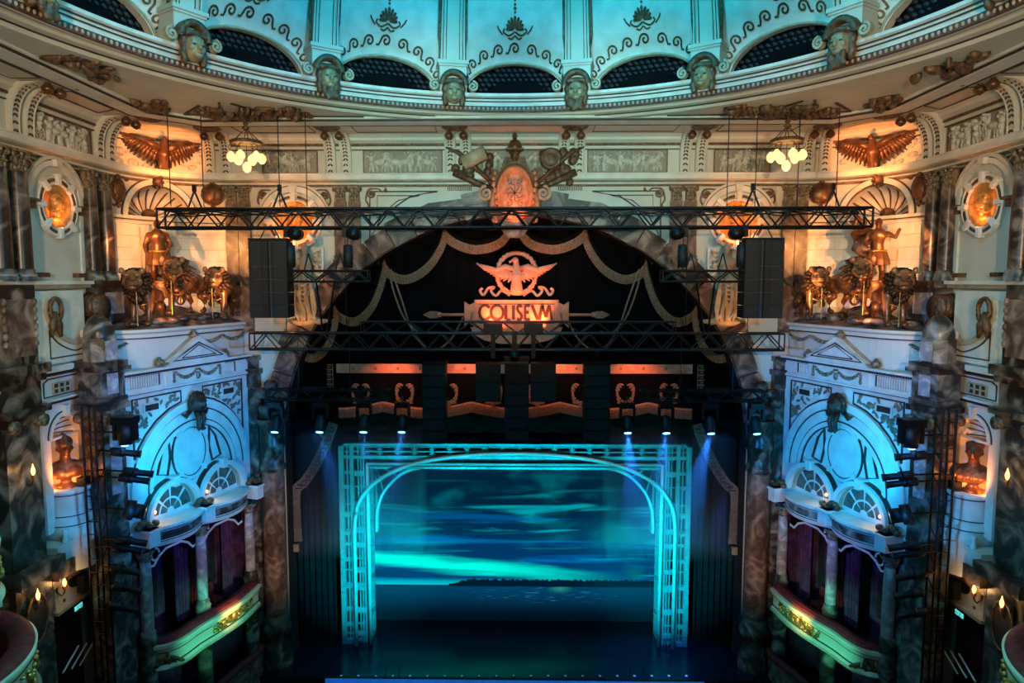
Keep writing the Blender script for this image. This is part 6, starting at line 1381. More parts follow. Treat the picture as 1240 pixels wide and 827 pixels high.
    for i, (px, lab) in enumerate(mls):
        Y = 22.95; q = at(px, 505, Y); zt = at(px, 487, Y).z; zl_ = at(px, 524, Y).z
        t = thing('moving_light', (q.x, Y, zl_), 'black moving-head light shining blue, %s side, %s' % (SD, lab), 'stage light', 'moving lights')
        ubox('base_box', (q.x, Y, zt - .08), (.46, .34, .18), 'truss_black', t)
        for s in (-1, 1): ubox('yoke_arm', (q.x + s * .23, Y, zt - .35), (.07, .2, .42), 'truss_black', t)
        d = V(0, -.45, -.89); p = V(q.x, Y, zl_ + .36)
        hd = MB().tube([p - d * .26, p - d * .22, p - d * .05, p + d * .2, p + d * .34, p + d * .345], [.10, .16, .18, .165, .15, .125], 16).build('head', 'speaker_black', t)
        MB().tube([p + d * .346, p + d * .352], .118, 16).build('lens', 'lamp_blue', hd)
        rod('clamp', (q.x, Y + .1, zt), (q.x, Y + .1, zt + .18), .03, 'truss_steel', t)
    # ---- side boom: ladder truss with a stack of lanterns
    bx, by = -10.95, 17.55; zt, zb = at(112, 492, by).z, -1.2
    q = at(113, 620, by); bx = q.x
    t = thing('lighting_boom', (bx, by, zb), 'tall black ladder boom of stage lights in front of the %s pier' % SD, 'lighting boom', 'lighting booms')
    for o in (-.17, .17): rod('upright', (bx + o, by, zb), (bx + o, by, zt), .03, 'truss_black', t)
    for o in (-.17, .17): rod('upright', (bx + o, by + .3, zb), (bx + o, by + .3, zt), .03, 'truss_black', t)
    n = 34
    for i in range(n): z = lerp(zb + .2, zt, i / n); rod('rung', (bx - .17, by, z), (bx + .17, by, z), .016, 'truss_steel', t)
    for i in range(0, n, 2):
        z = lerp(zb + .2, zt, i / n); rod('side_rung', (bx + .17, by, z), (bx + .17, by + .3, z + .3), .016, 'truss_black', t)
    lan = ((525, 152, 'big'), (548, 150, 'prof'), (572, 165, 'prof'), (580, 160, 'prof'), (618, 162, 'big2'), (655, 158, 'prof'), (664, 152, 'prof'), (690, 150, 'prof'), (712, 152, 'prof'), (735, 148, 'prof'))
    for i, (py, px, kd) in enumerate(lan):
        q = at(px, py, by - .15); z = q.z; pos = 'lantern %s on the %s boom' % (('at the top', 'second from top', 'third from top', 'fourth from top', 'in the middle', 'sixth from top', 'seventh from top', 'eighth from top', 'second from bottom', 'at the bottom')[i], SD)
        l = thing('stage_lantern', (q.x, q.y, z), 'black %s %s' % ('moving-head' if kd == 'big' else 'flood' if kd == 'big2' else 'profile', pos), 'stage light', 'boom lanterns')
        rod('boom_arm', (bx + .17, by, z + .02), (q.x, q.y, z + .02), .025, 'truss_black', l)
        if kd == 'big':
            ubox('base_box', (q.x, q.y, z + .36), (.55, .4, .2), 'truss_black', l)
            for s in (-1, 1): ubox('yoke_arm', (q.x + s * .25, q.y, z + .08), (.08, .2, .5), 'truss_black', l)
            hd = MB().lathe([(.02, .35), (.2, .3), (.22, .0), (.17, -.28), (.13, -.28)], (q.x, q.y, z), 16).build('head', 'speaker_black', l); MB().ell((q.x, q.y - .05, z - .30), (.09, .09, .03), 12, 6).build('lens', 'lamp_blue', hd)
        else:
            d = V(.92, .35, -.16 - .03 * i).normalized(); L = .72 if kd == 'prof' else .5; r = .10 if kd == 'prof' else .22; p = V(q.x, q.y, z)
            hd = MB().tube([p - d * L * .45, p - d * L * .4, p + d * L * .02, p + d * L * .06, p + d * L * .5, p + d * L * .56], [r * .8, r * 1.15, r * 1.2, r * .85, r * .9, r * 1.1], 12).build('barrel', 'speaker_black', l)
            MB().tube([p + d * L * .565, p + d * L * .57], r * .85, 12).build('lens', 'glass_dark', hd)
            MB().tube([p + V(0, .0, .22), p + V(.02, -.15, .1), p + V(0, -.15, -.02)], .02, 5).build('yoke', 'truss_black', l)
    # small wall loudspeaker next to the boom
    for py, lab in ((588, 'beside the bust'), (705, 'beside the round grille')):
        q = at(101, py, 18.2); s = thing('wall_speaker', (q.x, q.y, q.z - .25), 'small black loudspeaker %s, %s side' % (lab, SD), 'loudspeaker', 'small wall speakers')
        ubox('cabinet', (q.x, q.y, q.z), (.22, .25, .5), 'speaker_black', s); ubox('grille', (q.x, q.y - .13, q.z), (.18, .02, .44), 'speaker_grille', s); rod('bracket', (q.x, q.y, q.z), (q.x - .5, q.y + .1, q.z), .02, 'truss_black', s)
SX = 1
# ---- centre cluster: black line arrays and subwoofers under the lower truss
for px0, px1, py0, py1, lab, n in ((511, 540, 442, 535, 'left', 7), (611, 640, 436, 534, 'central', 7), (708, 738, 442, 535, 'right', 7)):
    Y = 22.6; A, B = at(px0, py0, Y), at(px1, py1, Y); w = B.x - A.x; xm = (A.x + B.x) / 2
    t = thing('centre_array', (xm, Y + .25, B.z), 'tall matt black line array, %s of the three over the stage frame' % lab, 'loudspeaker', 'centre line arrays')
    H = (A.z - B.z) / n
    for i in range(n):
        zc = A.z - (i + .5) * H; c = ubox('cabinet', (xm, Y + .3, zc), (w, .6, H * .96), 'speaker_black', t); G = Fr((xm, Y, zc), (1, 0, 0)); MB().fbox(G, -w * .46, w * .46, -H * .4, H * .4, -.01, .02).build('grille', 'speaker_grille', t)
    ubox('flying_frame', (xm, Y + .3, A.z + .04), (w * 1.05, .5, .08), 'truss_black', t)
    rod('rigging_strap', (xm, Y + .3, A.z + .05), (xm, 22.4, zf(424, 22.4)), .025, 'truss_black', t)
for px0, px1, lab in ((576, 606, 'left'), (643, 673, 'right')):
    Y = 22.7; A, B = at(px0, 440, Y), at(px1, 487, Y); m = at(px0, 464, Y).z; w = B.x - A.x; xm = (A.x + B.x) / 2
    t = thing('hanging_subwoofer', (xm, Y + .3, B.z), 'pair of square black subwoofer boxes, %s of the central line array' % lab, 'loudspeaker', 'hanging subwoofers')
    for z0, z1, mt in ((m, A.z, 'speaker_black'), (B.z, m, 'speaker_grille')):
        ubox('cabinet', (xm, Y + .3, (z0 + z1) / 2), (w, .6, (z1 - z0) * .97), 'speaker_black', t); G = Fr((xm, Y, (z0 + z1) / 2), (1, 0, 0)); MB().fbox(G, -w * .48, w * .48, -(z1 - z0) * .46, (z1 - z0) * .46, -.01, .02).build('grille', mt, t)
    rod('rigging_strap', (xm, Y + .3, A.z), (xm, 22.4, zf(424, 22.4)), .025, 'truss_black', t)
# ---- two uplights and a small spotlight fixed to the lower truss
for px, lab in ((597, 'left'), (646, 'right')):
    q = at(px, 400, 22.1); t = thing('sign_floodlight', (q.x, q.y, q.z - .15), 'black floodlight on the truss lighting the lettered sign, %s one' % lab, 'stage light', 'sign floodlights')
    ubox('housing', (q.x, q.y, q.z), (.62, .25, .22), 'truss_black', t); ubox('barn_door', (q.x, q.y + .14, q.z + .14), (.62, .02, .16), 'truss_black', t); ubox('drop_bracket', (q.x, q.y, q.z - .5), (.14, .14, .8), 'truss_black', t)
q = at(623, 425, 22.1); t = thing('centre_spotlight', (q.x, q.y, q.z - .4), 'small black spotlight and mast at the middle of the lower truss', 'stage light')
ubox('mast', (q.x, q.y, q.z + .25), (.16, .16, .8), 'truss_black', t); MB().tube([(q.x, q.y - .3, q.z - .15), (q.x, q.y + .3, q.z - .15)], .17, 14).build('barrel', 'truss_black', t); ubox('cross_plate', (q.x, q.y, q.z - .38), (.9, .2, .05), 'truss_steel', t)
# ================================================================== STAGE: HOUSE DRAPERY, SIGN, FALSE PROSCENIUM, BACKDROP
material('sign_red', (0.80, 0.36, 0.22), (0.66, 0.26, 0.15), 0.5, scale=4)
material('letter_dark', (0.05, 0.010, 0.008), (0.04, 0.008, 0.006), 0.6)
YC = 25.0; FC = Fr((0, YC, 0), (1, 0, 0))
def cp(px, py): return FC.pix(px, py)
rng = random.Random(5)
# ---- the black house drape filling the arch
dr = thing('house_drape', (0, YC, cp(623, 505)[1]), 'black velvet drape with gold-fringed swags filling the stage arch', 'curtain')
rows = []; nx = 160
zb = cp(623, 500)[1]
for i in range(nx + 1):
    x = lerp(-AW - .3, AW + .3, i / nx); zt = ACZ + (AR + .3) * math.sqrt(max(0.02, 1 - (x / (AW + .35)) ** 2)); y = YC + .25 + .05 * math.sin(i * 1.4) + .03 * math.sin(i * .53)
    rows.append([(x, y, lerp(zb, zt, j / 6)) for j in range(7)])
MB().grid(rows, True).build('drape_field', 'velvet_black', dr)
def fringe(b, pts, depth, c, n=8):
    """pleated fringe hanging from a curve in the drape's plane"""
    pts = spline(pts, n); rows = []; L = 0.0
    for i, (x, z) in enumerate(pts):
        if i: L += math.hypot(x - pts[i - 1][0], z - pts[i - 1][1])
    m = max(12, int(L / .05)); seg = []
    for k in range(m * 2 + 1):
        f = k / (m * 2) * (len(pts) - 1); i = min(int(f), len(pts) - 2); g = f - i; seg.append((lerp(pts[i][0], pts[i + 1][0], g), lerp(pts[i][1], pts[i + 1][1], g)))
    for k, (x, z) in enumerate(seg):
        o = .035 if k % 2 else -.005
        a, b2 = seg[max(k - 1, 0)], seg[min(k + 1, len(seg) - 1)]; dx, dz = b2[0] - a[0], b2[1] - a[1]; l = math.hypot(dx, dz) or 1
        nx_, nz_ = (dz / l, -dx / l) if dx > 0 else (-dz / l, dx / l)
        nx_, nz_ = nx_ * .75, min(nz_ * .75, 0) - .25
        rows.append([FC.p(x, z, c + .02), FC.p(x, z, c + .06 + o * .3), FC.p(x + nx_ * depth * .3, z + nz_ * depth * .3, c + .06 + o), FC.p(x + nx_ * depth, z + nz_ * depth, c + .03 + o)])
    b.grid(rows, False)
SW = [[(616, 271), (603, 290), (577, 297), (553, 290), (537, 276)], [(537, 276), (529, 300), (513, 322), (492, 333), (474, 327), (465, 312)], [(465, 312), (457, 345), (446, 370), (430, 384), (414, 379), (404, 366)], [(404, 368), (401, 395), (392, 418), (378, 428), (364, 420)]]
for SX in (1, -1):
    for s in SW:
        b = MB(); fringe(b, [cp(*q) for q in s][::-1], .33, .05); b.build('swag_fringe', 'fringe', dr)
        # soft roll of cloth above each swag
        pts = spline([cp(*q) for q in s], 5); MB().tube([FC.p(x, z + .10, .02) for x, z in pts], .13, 8).build('swag_roll', 'velvet_black', dr)
    for k, rp in enumerate((((470, 322), (478, 355), (490, 385), (507, 402), (520, 401)), ((474, 325), (486, 360), (500, 400), (522, 424), (545, 412), (561, 384)))):
        MB().tube([FC.p(x, z, .10) for x, z in spline([cp(*q) for q in rp], 5)], .035, 6).build('tassel_cord', 'fringe', dr)
    # tied-back side drape with a Greek key border
    sd = thing('side_drape', FC.p(cp(361, 660)[0], cp(361, 662)[1], 0), 'tied-back dark drape with a Greek key border, %s of the stage frame' % side(), 'curtain', 'tied-back side drapes')
    edge = spline([cp(*q) for q in ((404, 512), (396, 535), (384, 560), (370, 582), (359, 594), (359, 625), (361, 655))], 5)
    MB().stroke(FC, edge, .36, .0, .06).build('border_band', 'applique_grey', sd)
    out_ = [(cp(352, 500)[0], cp(352, 500)[1])] + edge[:-8] + [(cp(350, 640)[0], cp(350, 640)[1])]
    MB().prism(FC, [(x, z) for x, z in out_], -.12, -.02).build('drape_cloth', 'velvet_black', sd)
    for i in range(2, 20, 2):
        x, z = edge[i]; G = FC.at(x, z, .065); MB().stroke(G, [(-.12, -.08), (.10, -.08), (.10, .08), (-.02, .08), (-.02, 0)], .035, 0, .015).build('key_mark', 'velvet_black', sd)
    G = FC.at(*cp(356, 662), .05); b = MB().fbox(G, -.22, .22, -.14, .14, 0, .12); b.build('tie_tassel', 'fringe', sd)
    # upright Greek key strip at the pelmet's end
    x0, x1 = cp(395, 455)[0], cp(405, 455)[0]; b = MB().fbox(FC, x0, x1, cp(400, 470)[1], cp(400, 440)[1], .05, .09); ks = b.build('key_strip', 'velvet_black', dr)
    for i in range(5): z = lerp(cp(400, 468)[1], cp(400, 444)[1], i / 4); MB().stroke(FC.at((x0 + x1) / 2, z, .09), [(-.12, -.08), (.12, -.08), (.12, .08), (-.06, .08), (-.06, 0), (.05, 0)], .04, 0, .015).build('key_mark', 'fringe', ks)
SX = 1
# ---- lower valance: orange band, wreaths, scalloped gold fringe
va = thing('stage_valance', (0, YC - .3, cp(623, 512)[1]), 'black valance with orange band, laurel wreaths and scalloped fringe', 'curtain')
FV = Fr((0, YC - .3, 0), (1, 0, 0)); vp = lambda px, py: FV.pix(px, py)
xa, xb = vp(408, 470)[0], vp(838, 470)[0]
sc_z = lambda px: vp(623, 489 + 8 * abs(math.sin(math.pi * (px - 571) / 107)))[1]
pts = [(vp(px, 480)[0], sc_z(px)) for px in range(410, 839, 6)]
MB().prism(FV, [(xa, vp(623, 452)[1])] + pts + [(xb, vp(623, 452)[1])], -.05, 0).build('valance_field', 'velvet_black', va)
bd = MB().fbox(FV, xa, xb, vp(623, 452)[1], vp(623, 441)[1], -.05, .03).build('orange_band', 'sign_red', va)
for px in range(428, 830, 27): MB().fell(FV, vp(px, 446)[0], vp(px, 446)[1], .03, .05, .06, .03).build('stud', 'fringe', bd)
FCs, FC = FC, FV
for k in range(-2, 3):
    pa, pb_ = 571 + 107 * (k - .5) - 53.5 + 53.5, 571 + 107 * (k + .5)
    lo, hi = max(410, 571 + 107 * (k - 1) + 107), 0
for p0 in (410, 463.5, 571, 678, 785):
    p1 = min(p0 + (53.5 if p0 == 410 else 107), 838); q = [p0 + (p1 - p0) * i / 8 for i in range(9)]
    b = MB(); fringe(b, [(vp(x, 480)[0], sc_z(x)) for x in q], .30, .0, 4); b.build('scallop_fringe', 'fringe', va)
    MB().stroke(FV, [(vp(x, 480)[0], sc_z(x) + .05) for x in q], .07, 0, .04).build('scallop_braid', 'sign_red', va)
FC = FCs
for px in (437, 490, 543, 597, 650, 703, 757, 810):
    G = FV.at(*vp(px, 476), .01); wr = MB()
    for s in (-1, 1):
        for i in range(9):
            a = -1.35 + i * .30; wr.fell(G, s * .30 * math.cos(a), .36 * math.sin(a), .02, .05, .11, .025, 7, 5, -s * (a + .25))
    o = wr.build('laurel_wreath', 'fringe', va)
    b = MB(); b.fell(G, 0, -.44, .02, .06, .08, .03)
    for s in (-1, 1): b.stroke(G, [(0, -.42), (s * .14, -.36), (s * .30, -.36)], [.06, .09, .02], 0, .03); b.stroke(G, [(0, -.46), (s * .1, -.56)], .05, 0, .03)
    b.build('small_eagle', 'fringe', o)
# ---- the lettered sign: eagle in a wreath over a tablet on a spear
FS = Fr((0, YC - .42, 0), (1, 0, 0)); sp_ = lambda px, py: FS.pix(px, py); k = (YC - .42) / FPX
sg = thing('eagle_sign', FS.p(sp_(625, 415)[0], sp_(625, 415)[1], 0), 'orange-lit sign with an eagle in a wreath above a lettered tablet', 'sign')
ex, ez = sp_(625.5, 331); G = FS.at(ex, ez)
b = MB().tube([G.p(.70 * math.cos(i * .157), .72 * math.sin(i * .157), .08) for i in range(40)], .075, 8, True); wr = b.build('wreath_ring', 'sign_red', sg)
b = MB()
for i in range(44):
    a = i * 2 * math.pi / 44; b.fell(G, .70 * math.cos(a), .72 * math.sin(a), .13, .045, .10, .04, 7, 5, -a + (.4 if i % 2 else -.4))
b = b.build('laurel_leaves', 'sign_red', wr); b['kind'] = 'stuff'
P = lambda a, z, c: G.p(a, z, c)
pr = [('l', [P(0, -.5, .14), P(0, -.1, .20), P(-.01, .25, .18)], [.17, .20, .13]), ('l', [P(-.01, .25, .18), P(-.02, .42, .20)], [.12, .10]), ('b', P(-.05, .46, .22), (.12, .11, .11)), ('l', [P(-.13, .46, .24), P(-.24, .40, .24), P(-.25, .33, .24)], [.055, .045, .02]), ('l', [P(-.08, -.4, .16), P(-.13, -.64, .12)], [.12, .10]), ('l', [P(.08, -.4, .16), P(.13, -.64, .12)], [.12, .10]), ('l', [P(0, -.4, .16), P(0, -.66, .12)], [.12, .11])]
bo = sculpt('eagle', pr, .022, 1).build('eagle_body', 'sign_red', sg)
for s in (-1, 1):
    for i in range(7): MB().tube([P(s * (.06 + .02 * i), .2 - i * .1, .24), P(s * (.10 + .02 * (i % 2)), .1 - i * .1, .24)], [.03, .015], 6).build('breast_feather', 'sign_red', bo) if i < 5 else None
    w = MB()
    for i in range(11):
        f = i / 10; x0_, z0_ = s * lerp(.16, .62, f), lerp(.02, .10, f); tipx, tipz = s * lerp(.30, 1.42, f ** .8), lerp(-.32, .34, f ** 1.15)
        w.tube([P(x0_, z0_ + .12 * math.sin(f * 3), .18), P((x0_ + tipx) / 2, (z0_ + tipz) / 2 - .05 * (1 - f), .17), P(tipx, tipz, .10)], [.06, .062, .02], 6)
    w.tube([P(s * .12, .16, .22), P(s * .40, .24, .22), P(s * .75, .12, .18), P(s * 1.1, .14, .14), P(s * 1.42, .36, .1)], [.09, .10, .08, .06, .03], 7); w.build('wing', 'sign_red', sg)
    MB().stroke(FS, spline([sp_(625.5 + s * x, y) for x, y in ((8, 358), (18, 352), (25, 358), (31, 352), (27, 348), (34, 349), (40, 357), (44, 352), (41, 349))], 5), .09, .0, .06).build('ribbon', 'sign_red', sg)
bz = lambda y: sp_(625, y)[1]; X = lambda x: sp_(x, 380)[0]
tb = MB().fbox(FS, X(575), X(676), bz(396), bz(363), 0, .14); tb = tb.build('tablet', 'sign_red', sg)
for q in ((575, 676, 365, 363), (575, 676, 396, 393), (575, 578, 393, 365), (673, 676, 393, 365)): MB().fbox(FS, X(q[0]), X(q[1]), bz(q[2]), bz(q[3]), .14, .20).build('tablet_border', 'sign_red', tb)
MB().stroke(FS, [(X(580), bz(391)), (X(671), bz(391)), (X(671), bz(368)), (X(580), bz(368))], .03, .14, .155, True).build('tablet_line', 'letter_dark', tb)
for s in (-1, 1):
    c0 = 625.5 + s * 50; c1 = 625.5 + s * 63
    MB().prism(FS, [(X(c0), bz(396)), (X(c0), bz(366)), (X(c0 + s * 7), bz(369)), (X(c1), bz(365)), (X(c1), bz(397)), (X(c0 + s * 7), bz(391))], .0, .10).build('tablet_ear', 'sign_red', sg)
    MB().stroke(FS, [(X(c0 + s * 3), bz(378)), (X(c0 + s * 5), bz(388)), (X(c0 - s * 1), bz(396))], .09, .1, .17).build('acanthus', 'fringe', sg)
    MB().tube([FS.p(X(c1), bz(381), .06), FS.p(X(625.5 + s * 93), bz(381), .06)], .055, 8).build('spear_shaft', 'sign_red', sg); MB().fell(FS, X(625.5 + s * 93), bz(381), .06, .10, .10, .08).build('spear_knob', 'sign_red', sg)
    MB().prism(FS, [(X(625.5 + s * 95), bz(385)), (X(625.5 + s * 104), bz(385.5)), (X(625.5 + s * 113), bz(381)), (X(625.5 + s * 104), bz(376.5)), (X(625.5 + s * 95), bz(377))], .03, .10).build('spear_point', 'fringe', sg)
MB().prism(FS, [(X(570), bz(396)), (X(681), bz(396)), (X(678), bz(404)), (X(664), bz(412)), (X(645), bz(416)), (X(606), bz(416)), (X(587), bz(412)), (X(573), bz(404))], .0, .10).build('shield_base', 'sign_red', sg)
MB().prism(FS, [(X(610), bz(396)), (X(641), bz(396)), (X(625.5), bz(410))], .1, .16).build('shield_point', 'sign_red', sg)
# the letters, drawn stroke by stroke
h = bz(369.5) - bz(387); lw = .10; Zb = bz(387)
LET = {'C': [[(.92, .82), (.72, .97), (.5, 1.0), (.22, .88), (.06, .5), (.22, .12), (.5, 0), (.74, .04), (.94, .2)]], 'O': [[(.5 + .46 * math.cos(a * .2618), .5 + .5 * math.sin(a * .2618)) for a in range(25)]], 'L': [[(.2, 1.0), (.2, 0.02), (.9, 0.02)]], 'I': [[(.5, 1.0), (.5, 0)]],
       'S': [[(.82, .86), (.6, 1.0), (.34, .96), (.2, .78), (.34, .6), (.62, .45), (.82, .26), (.7, .06), (.42, 0), (.16, .12)]], 'E': [[(.85, .98), (.2, .98), (.2, .02), (.9, .02)], [(.2, .52), (.72, .52)]], 'V': [[(.04, 1.0), (.52, .0), (.98, 1.0)]], 'M': [[(.02, 0), (.24, 1.0), (.52, .18), (.80, 1.0), (1.0, 0)]]}
for ch, px0, px1 in (('C', 580, 594), ('O', 594, 610), ('L', 611, 619), ('I', 619.5, 624), ('S', 625, 633), ('E', 634, 643), ('V', 643.5, 658), ('M', 652.5, 668)):
    x0_, x1_ = X(px0), X(px1); b = MB()
    for st in LET[ch]:
        q = [(lerp(x0_, x1_, u), Zb + v * h) for u, v in st]
        if ch in 'CS': q = spline(q, 4)
        if ch in 'CSO': b.stroke(FS, q, lw, .14, .165)
        else:
            for g in range(len(q) - 1): b.stroke(FS, [q[g], q[g + 1]], lw * (1.15 if g % 2 == 0 else .8), .14, .165 + .002 * g)
    b.build('letter', 'letter_dark', tb)
# ---- false proscenium: cyan lattice frame with tubes
YF = 25.45; FF = Fr((0, YF, 0), (1, 0, 0)); fp = lambda px, py: FF.pix(px, py); ffx = lambda x: fp(x, 620)[0]; ffz = lambda y: fp(623, y)[1]
fr = thing('false_proscenium', (0, YF, 0), 'cyan-lit lattice frame with an arched tube standing round the stage picture', 'stage frame')
ztop = ffz(537); IN = .95                       # depth of the return
def fbar(name, x0, x1, z0, z1, c0, c1, mat='teal_paint'): return MB().fbox(FF, x0, x1, z0, z1, c0, c1).build(name, mat, fr)
for SX in (1, -1):
    for pa, pb, c in ((412, 418, .10), (421, 422.5, .04), (425, 429.5, .06), (434, 435.5, .02), (437.5, 439, .02), (440.5, 442.5, .04)): fbar('upright', ffx(pa), ffx(pb), 0, ztop, -.12, c)
    zs = [0.05, .35, .75, 1.3, 1.38, 2.2, 2.28, 2.9, 3.35, 3.9, 4.4, 4.48, 5.1, 5.5, 6.2, 6.7]
    for i, z in enumerate(zs):
        if z > ztop - .4: continue
        fbar('rung', ffx(418), ffx(442), z, z + (.05 if i % 3 else .12), -.08, .0); 
        if i % 2: fbar('clamp_plate', ffx(430), ffx(441), z - .06, z + .14, -.02, .05)
        else: fbar('clamp_plate', ffx(413), ffx(424), z - .05, z + .10, .0, .09)
    # inner return of the frame, running upstage
    xr = ffx(446); G = Fr((xr, YF, 0), (0, 1, 0), (0, 0, 1), (1, 0, 0)); zt2 = ffz(562)
    for a in (.0, .28, .55, .8, 1.0): MB().fbox(G, a * IN - .03, a * IN + .03, 0, zt2, -.04, .02).build('return_upright', 'teal_paint', fr)
    for z in (.1, .9, 1.0, 2.3, 2.4, 3.6, 4.6): MB().stroke(G, [(0, z + .35), (IN * .5, z + .12), (IN, z)], .05, -.02, .02).build('return_rung', 'teal_paint', fr)
    MB().tube([FF.p(ffx(447), 0, .06), FF.p(ffx(446), ffz(562), .06)], .07, 8).build('bright_tube', 'teal_bright', fr)
    # curved bracket in the inner corner
    cv = spline([(ffx(453), ffz(650)), (ffx(454), ffz(625)), (ffx(462), ffz(602)), (ffx(480), ffz(582)), (ffx(498), ffz(573)), (ffx(514), ffz(570))], 6)
    MB().stroke(FF, cv, .09, -.6, -.4).build('corner_bracket', 'teal_bright', fr); MB().stroke(FF, [(x + .06, z + .10) for x, z in cv], .05, -.58, -.42).build('corner_bracket', 'teal_paint', fr)
    for i in range(0, len(cv), 6): MB().stroke(FF, [cv[i], (ffx(452), ffz(566))], .04, -.55, -.48).build('bracket_stay', 'teal_paint', fr)
    MB().fell(FF, ffx(517), ffz(571), -.5, .14, .06, .05).build('bracket_finial', 'teal_paint', fr)
SX = 1
xl, xr_ = ffx(412), -ffx(412)
for y0, y1, c in ((537, 540, .1), (546.5, 548, .03), (552, 556, .05), (541.5, 542.5, 0)): fbar('header_rail', xl, xr_, ffz(y1), ffz(y0), -.12, c)
for i, px in enumerate(range(440, 812, 21)):
    x = ffx(px); fbar('header_post', x - .03, x + .03, ffz(554), ffz(538), -.06, .02); 
    for s in (-1, 1): MB().stroke(FF, [(x - .1, ffz(547) - s * .12), (x + .1, ffz(547) + s * .12)], .035, -.03, .02).build('header_cross', 'teal_paint', fr)
MB().tube([FF.p(ffx(446), ffz(562), .06), FF.p(-ffx(446), ffz(562), .06)], .06, 8).build('bright_tube', 'teal_bright', fr); fbar('header_soffit', ffx(446), -ffx(446), ffz(569), ffz(566), -.9, -.05)
ar = [FF.p(ffx(430.5), 0, .2)] + [FF.p(x, z, .2) for x, z in spline([(ffx(430.5), ffz(640)), (ffx(433), ffz(618)), (ffx(441), ffz(600)), (ffx(458), ffz(582)), (ffx(490), ffz(565)), (ffx(530), ffz(555)), (ffx(580), ffz(549.5)), (0, ffz(548))], 6)]
ar = ar + [V(-p.x, p.y, p.z) for p in ar[::-1]][1:]
MB().tube(ar, .075, 10).build('arch_tube', 'teal_bright', fr)
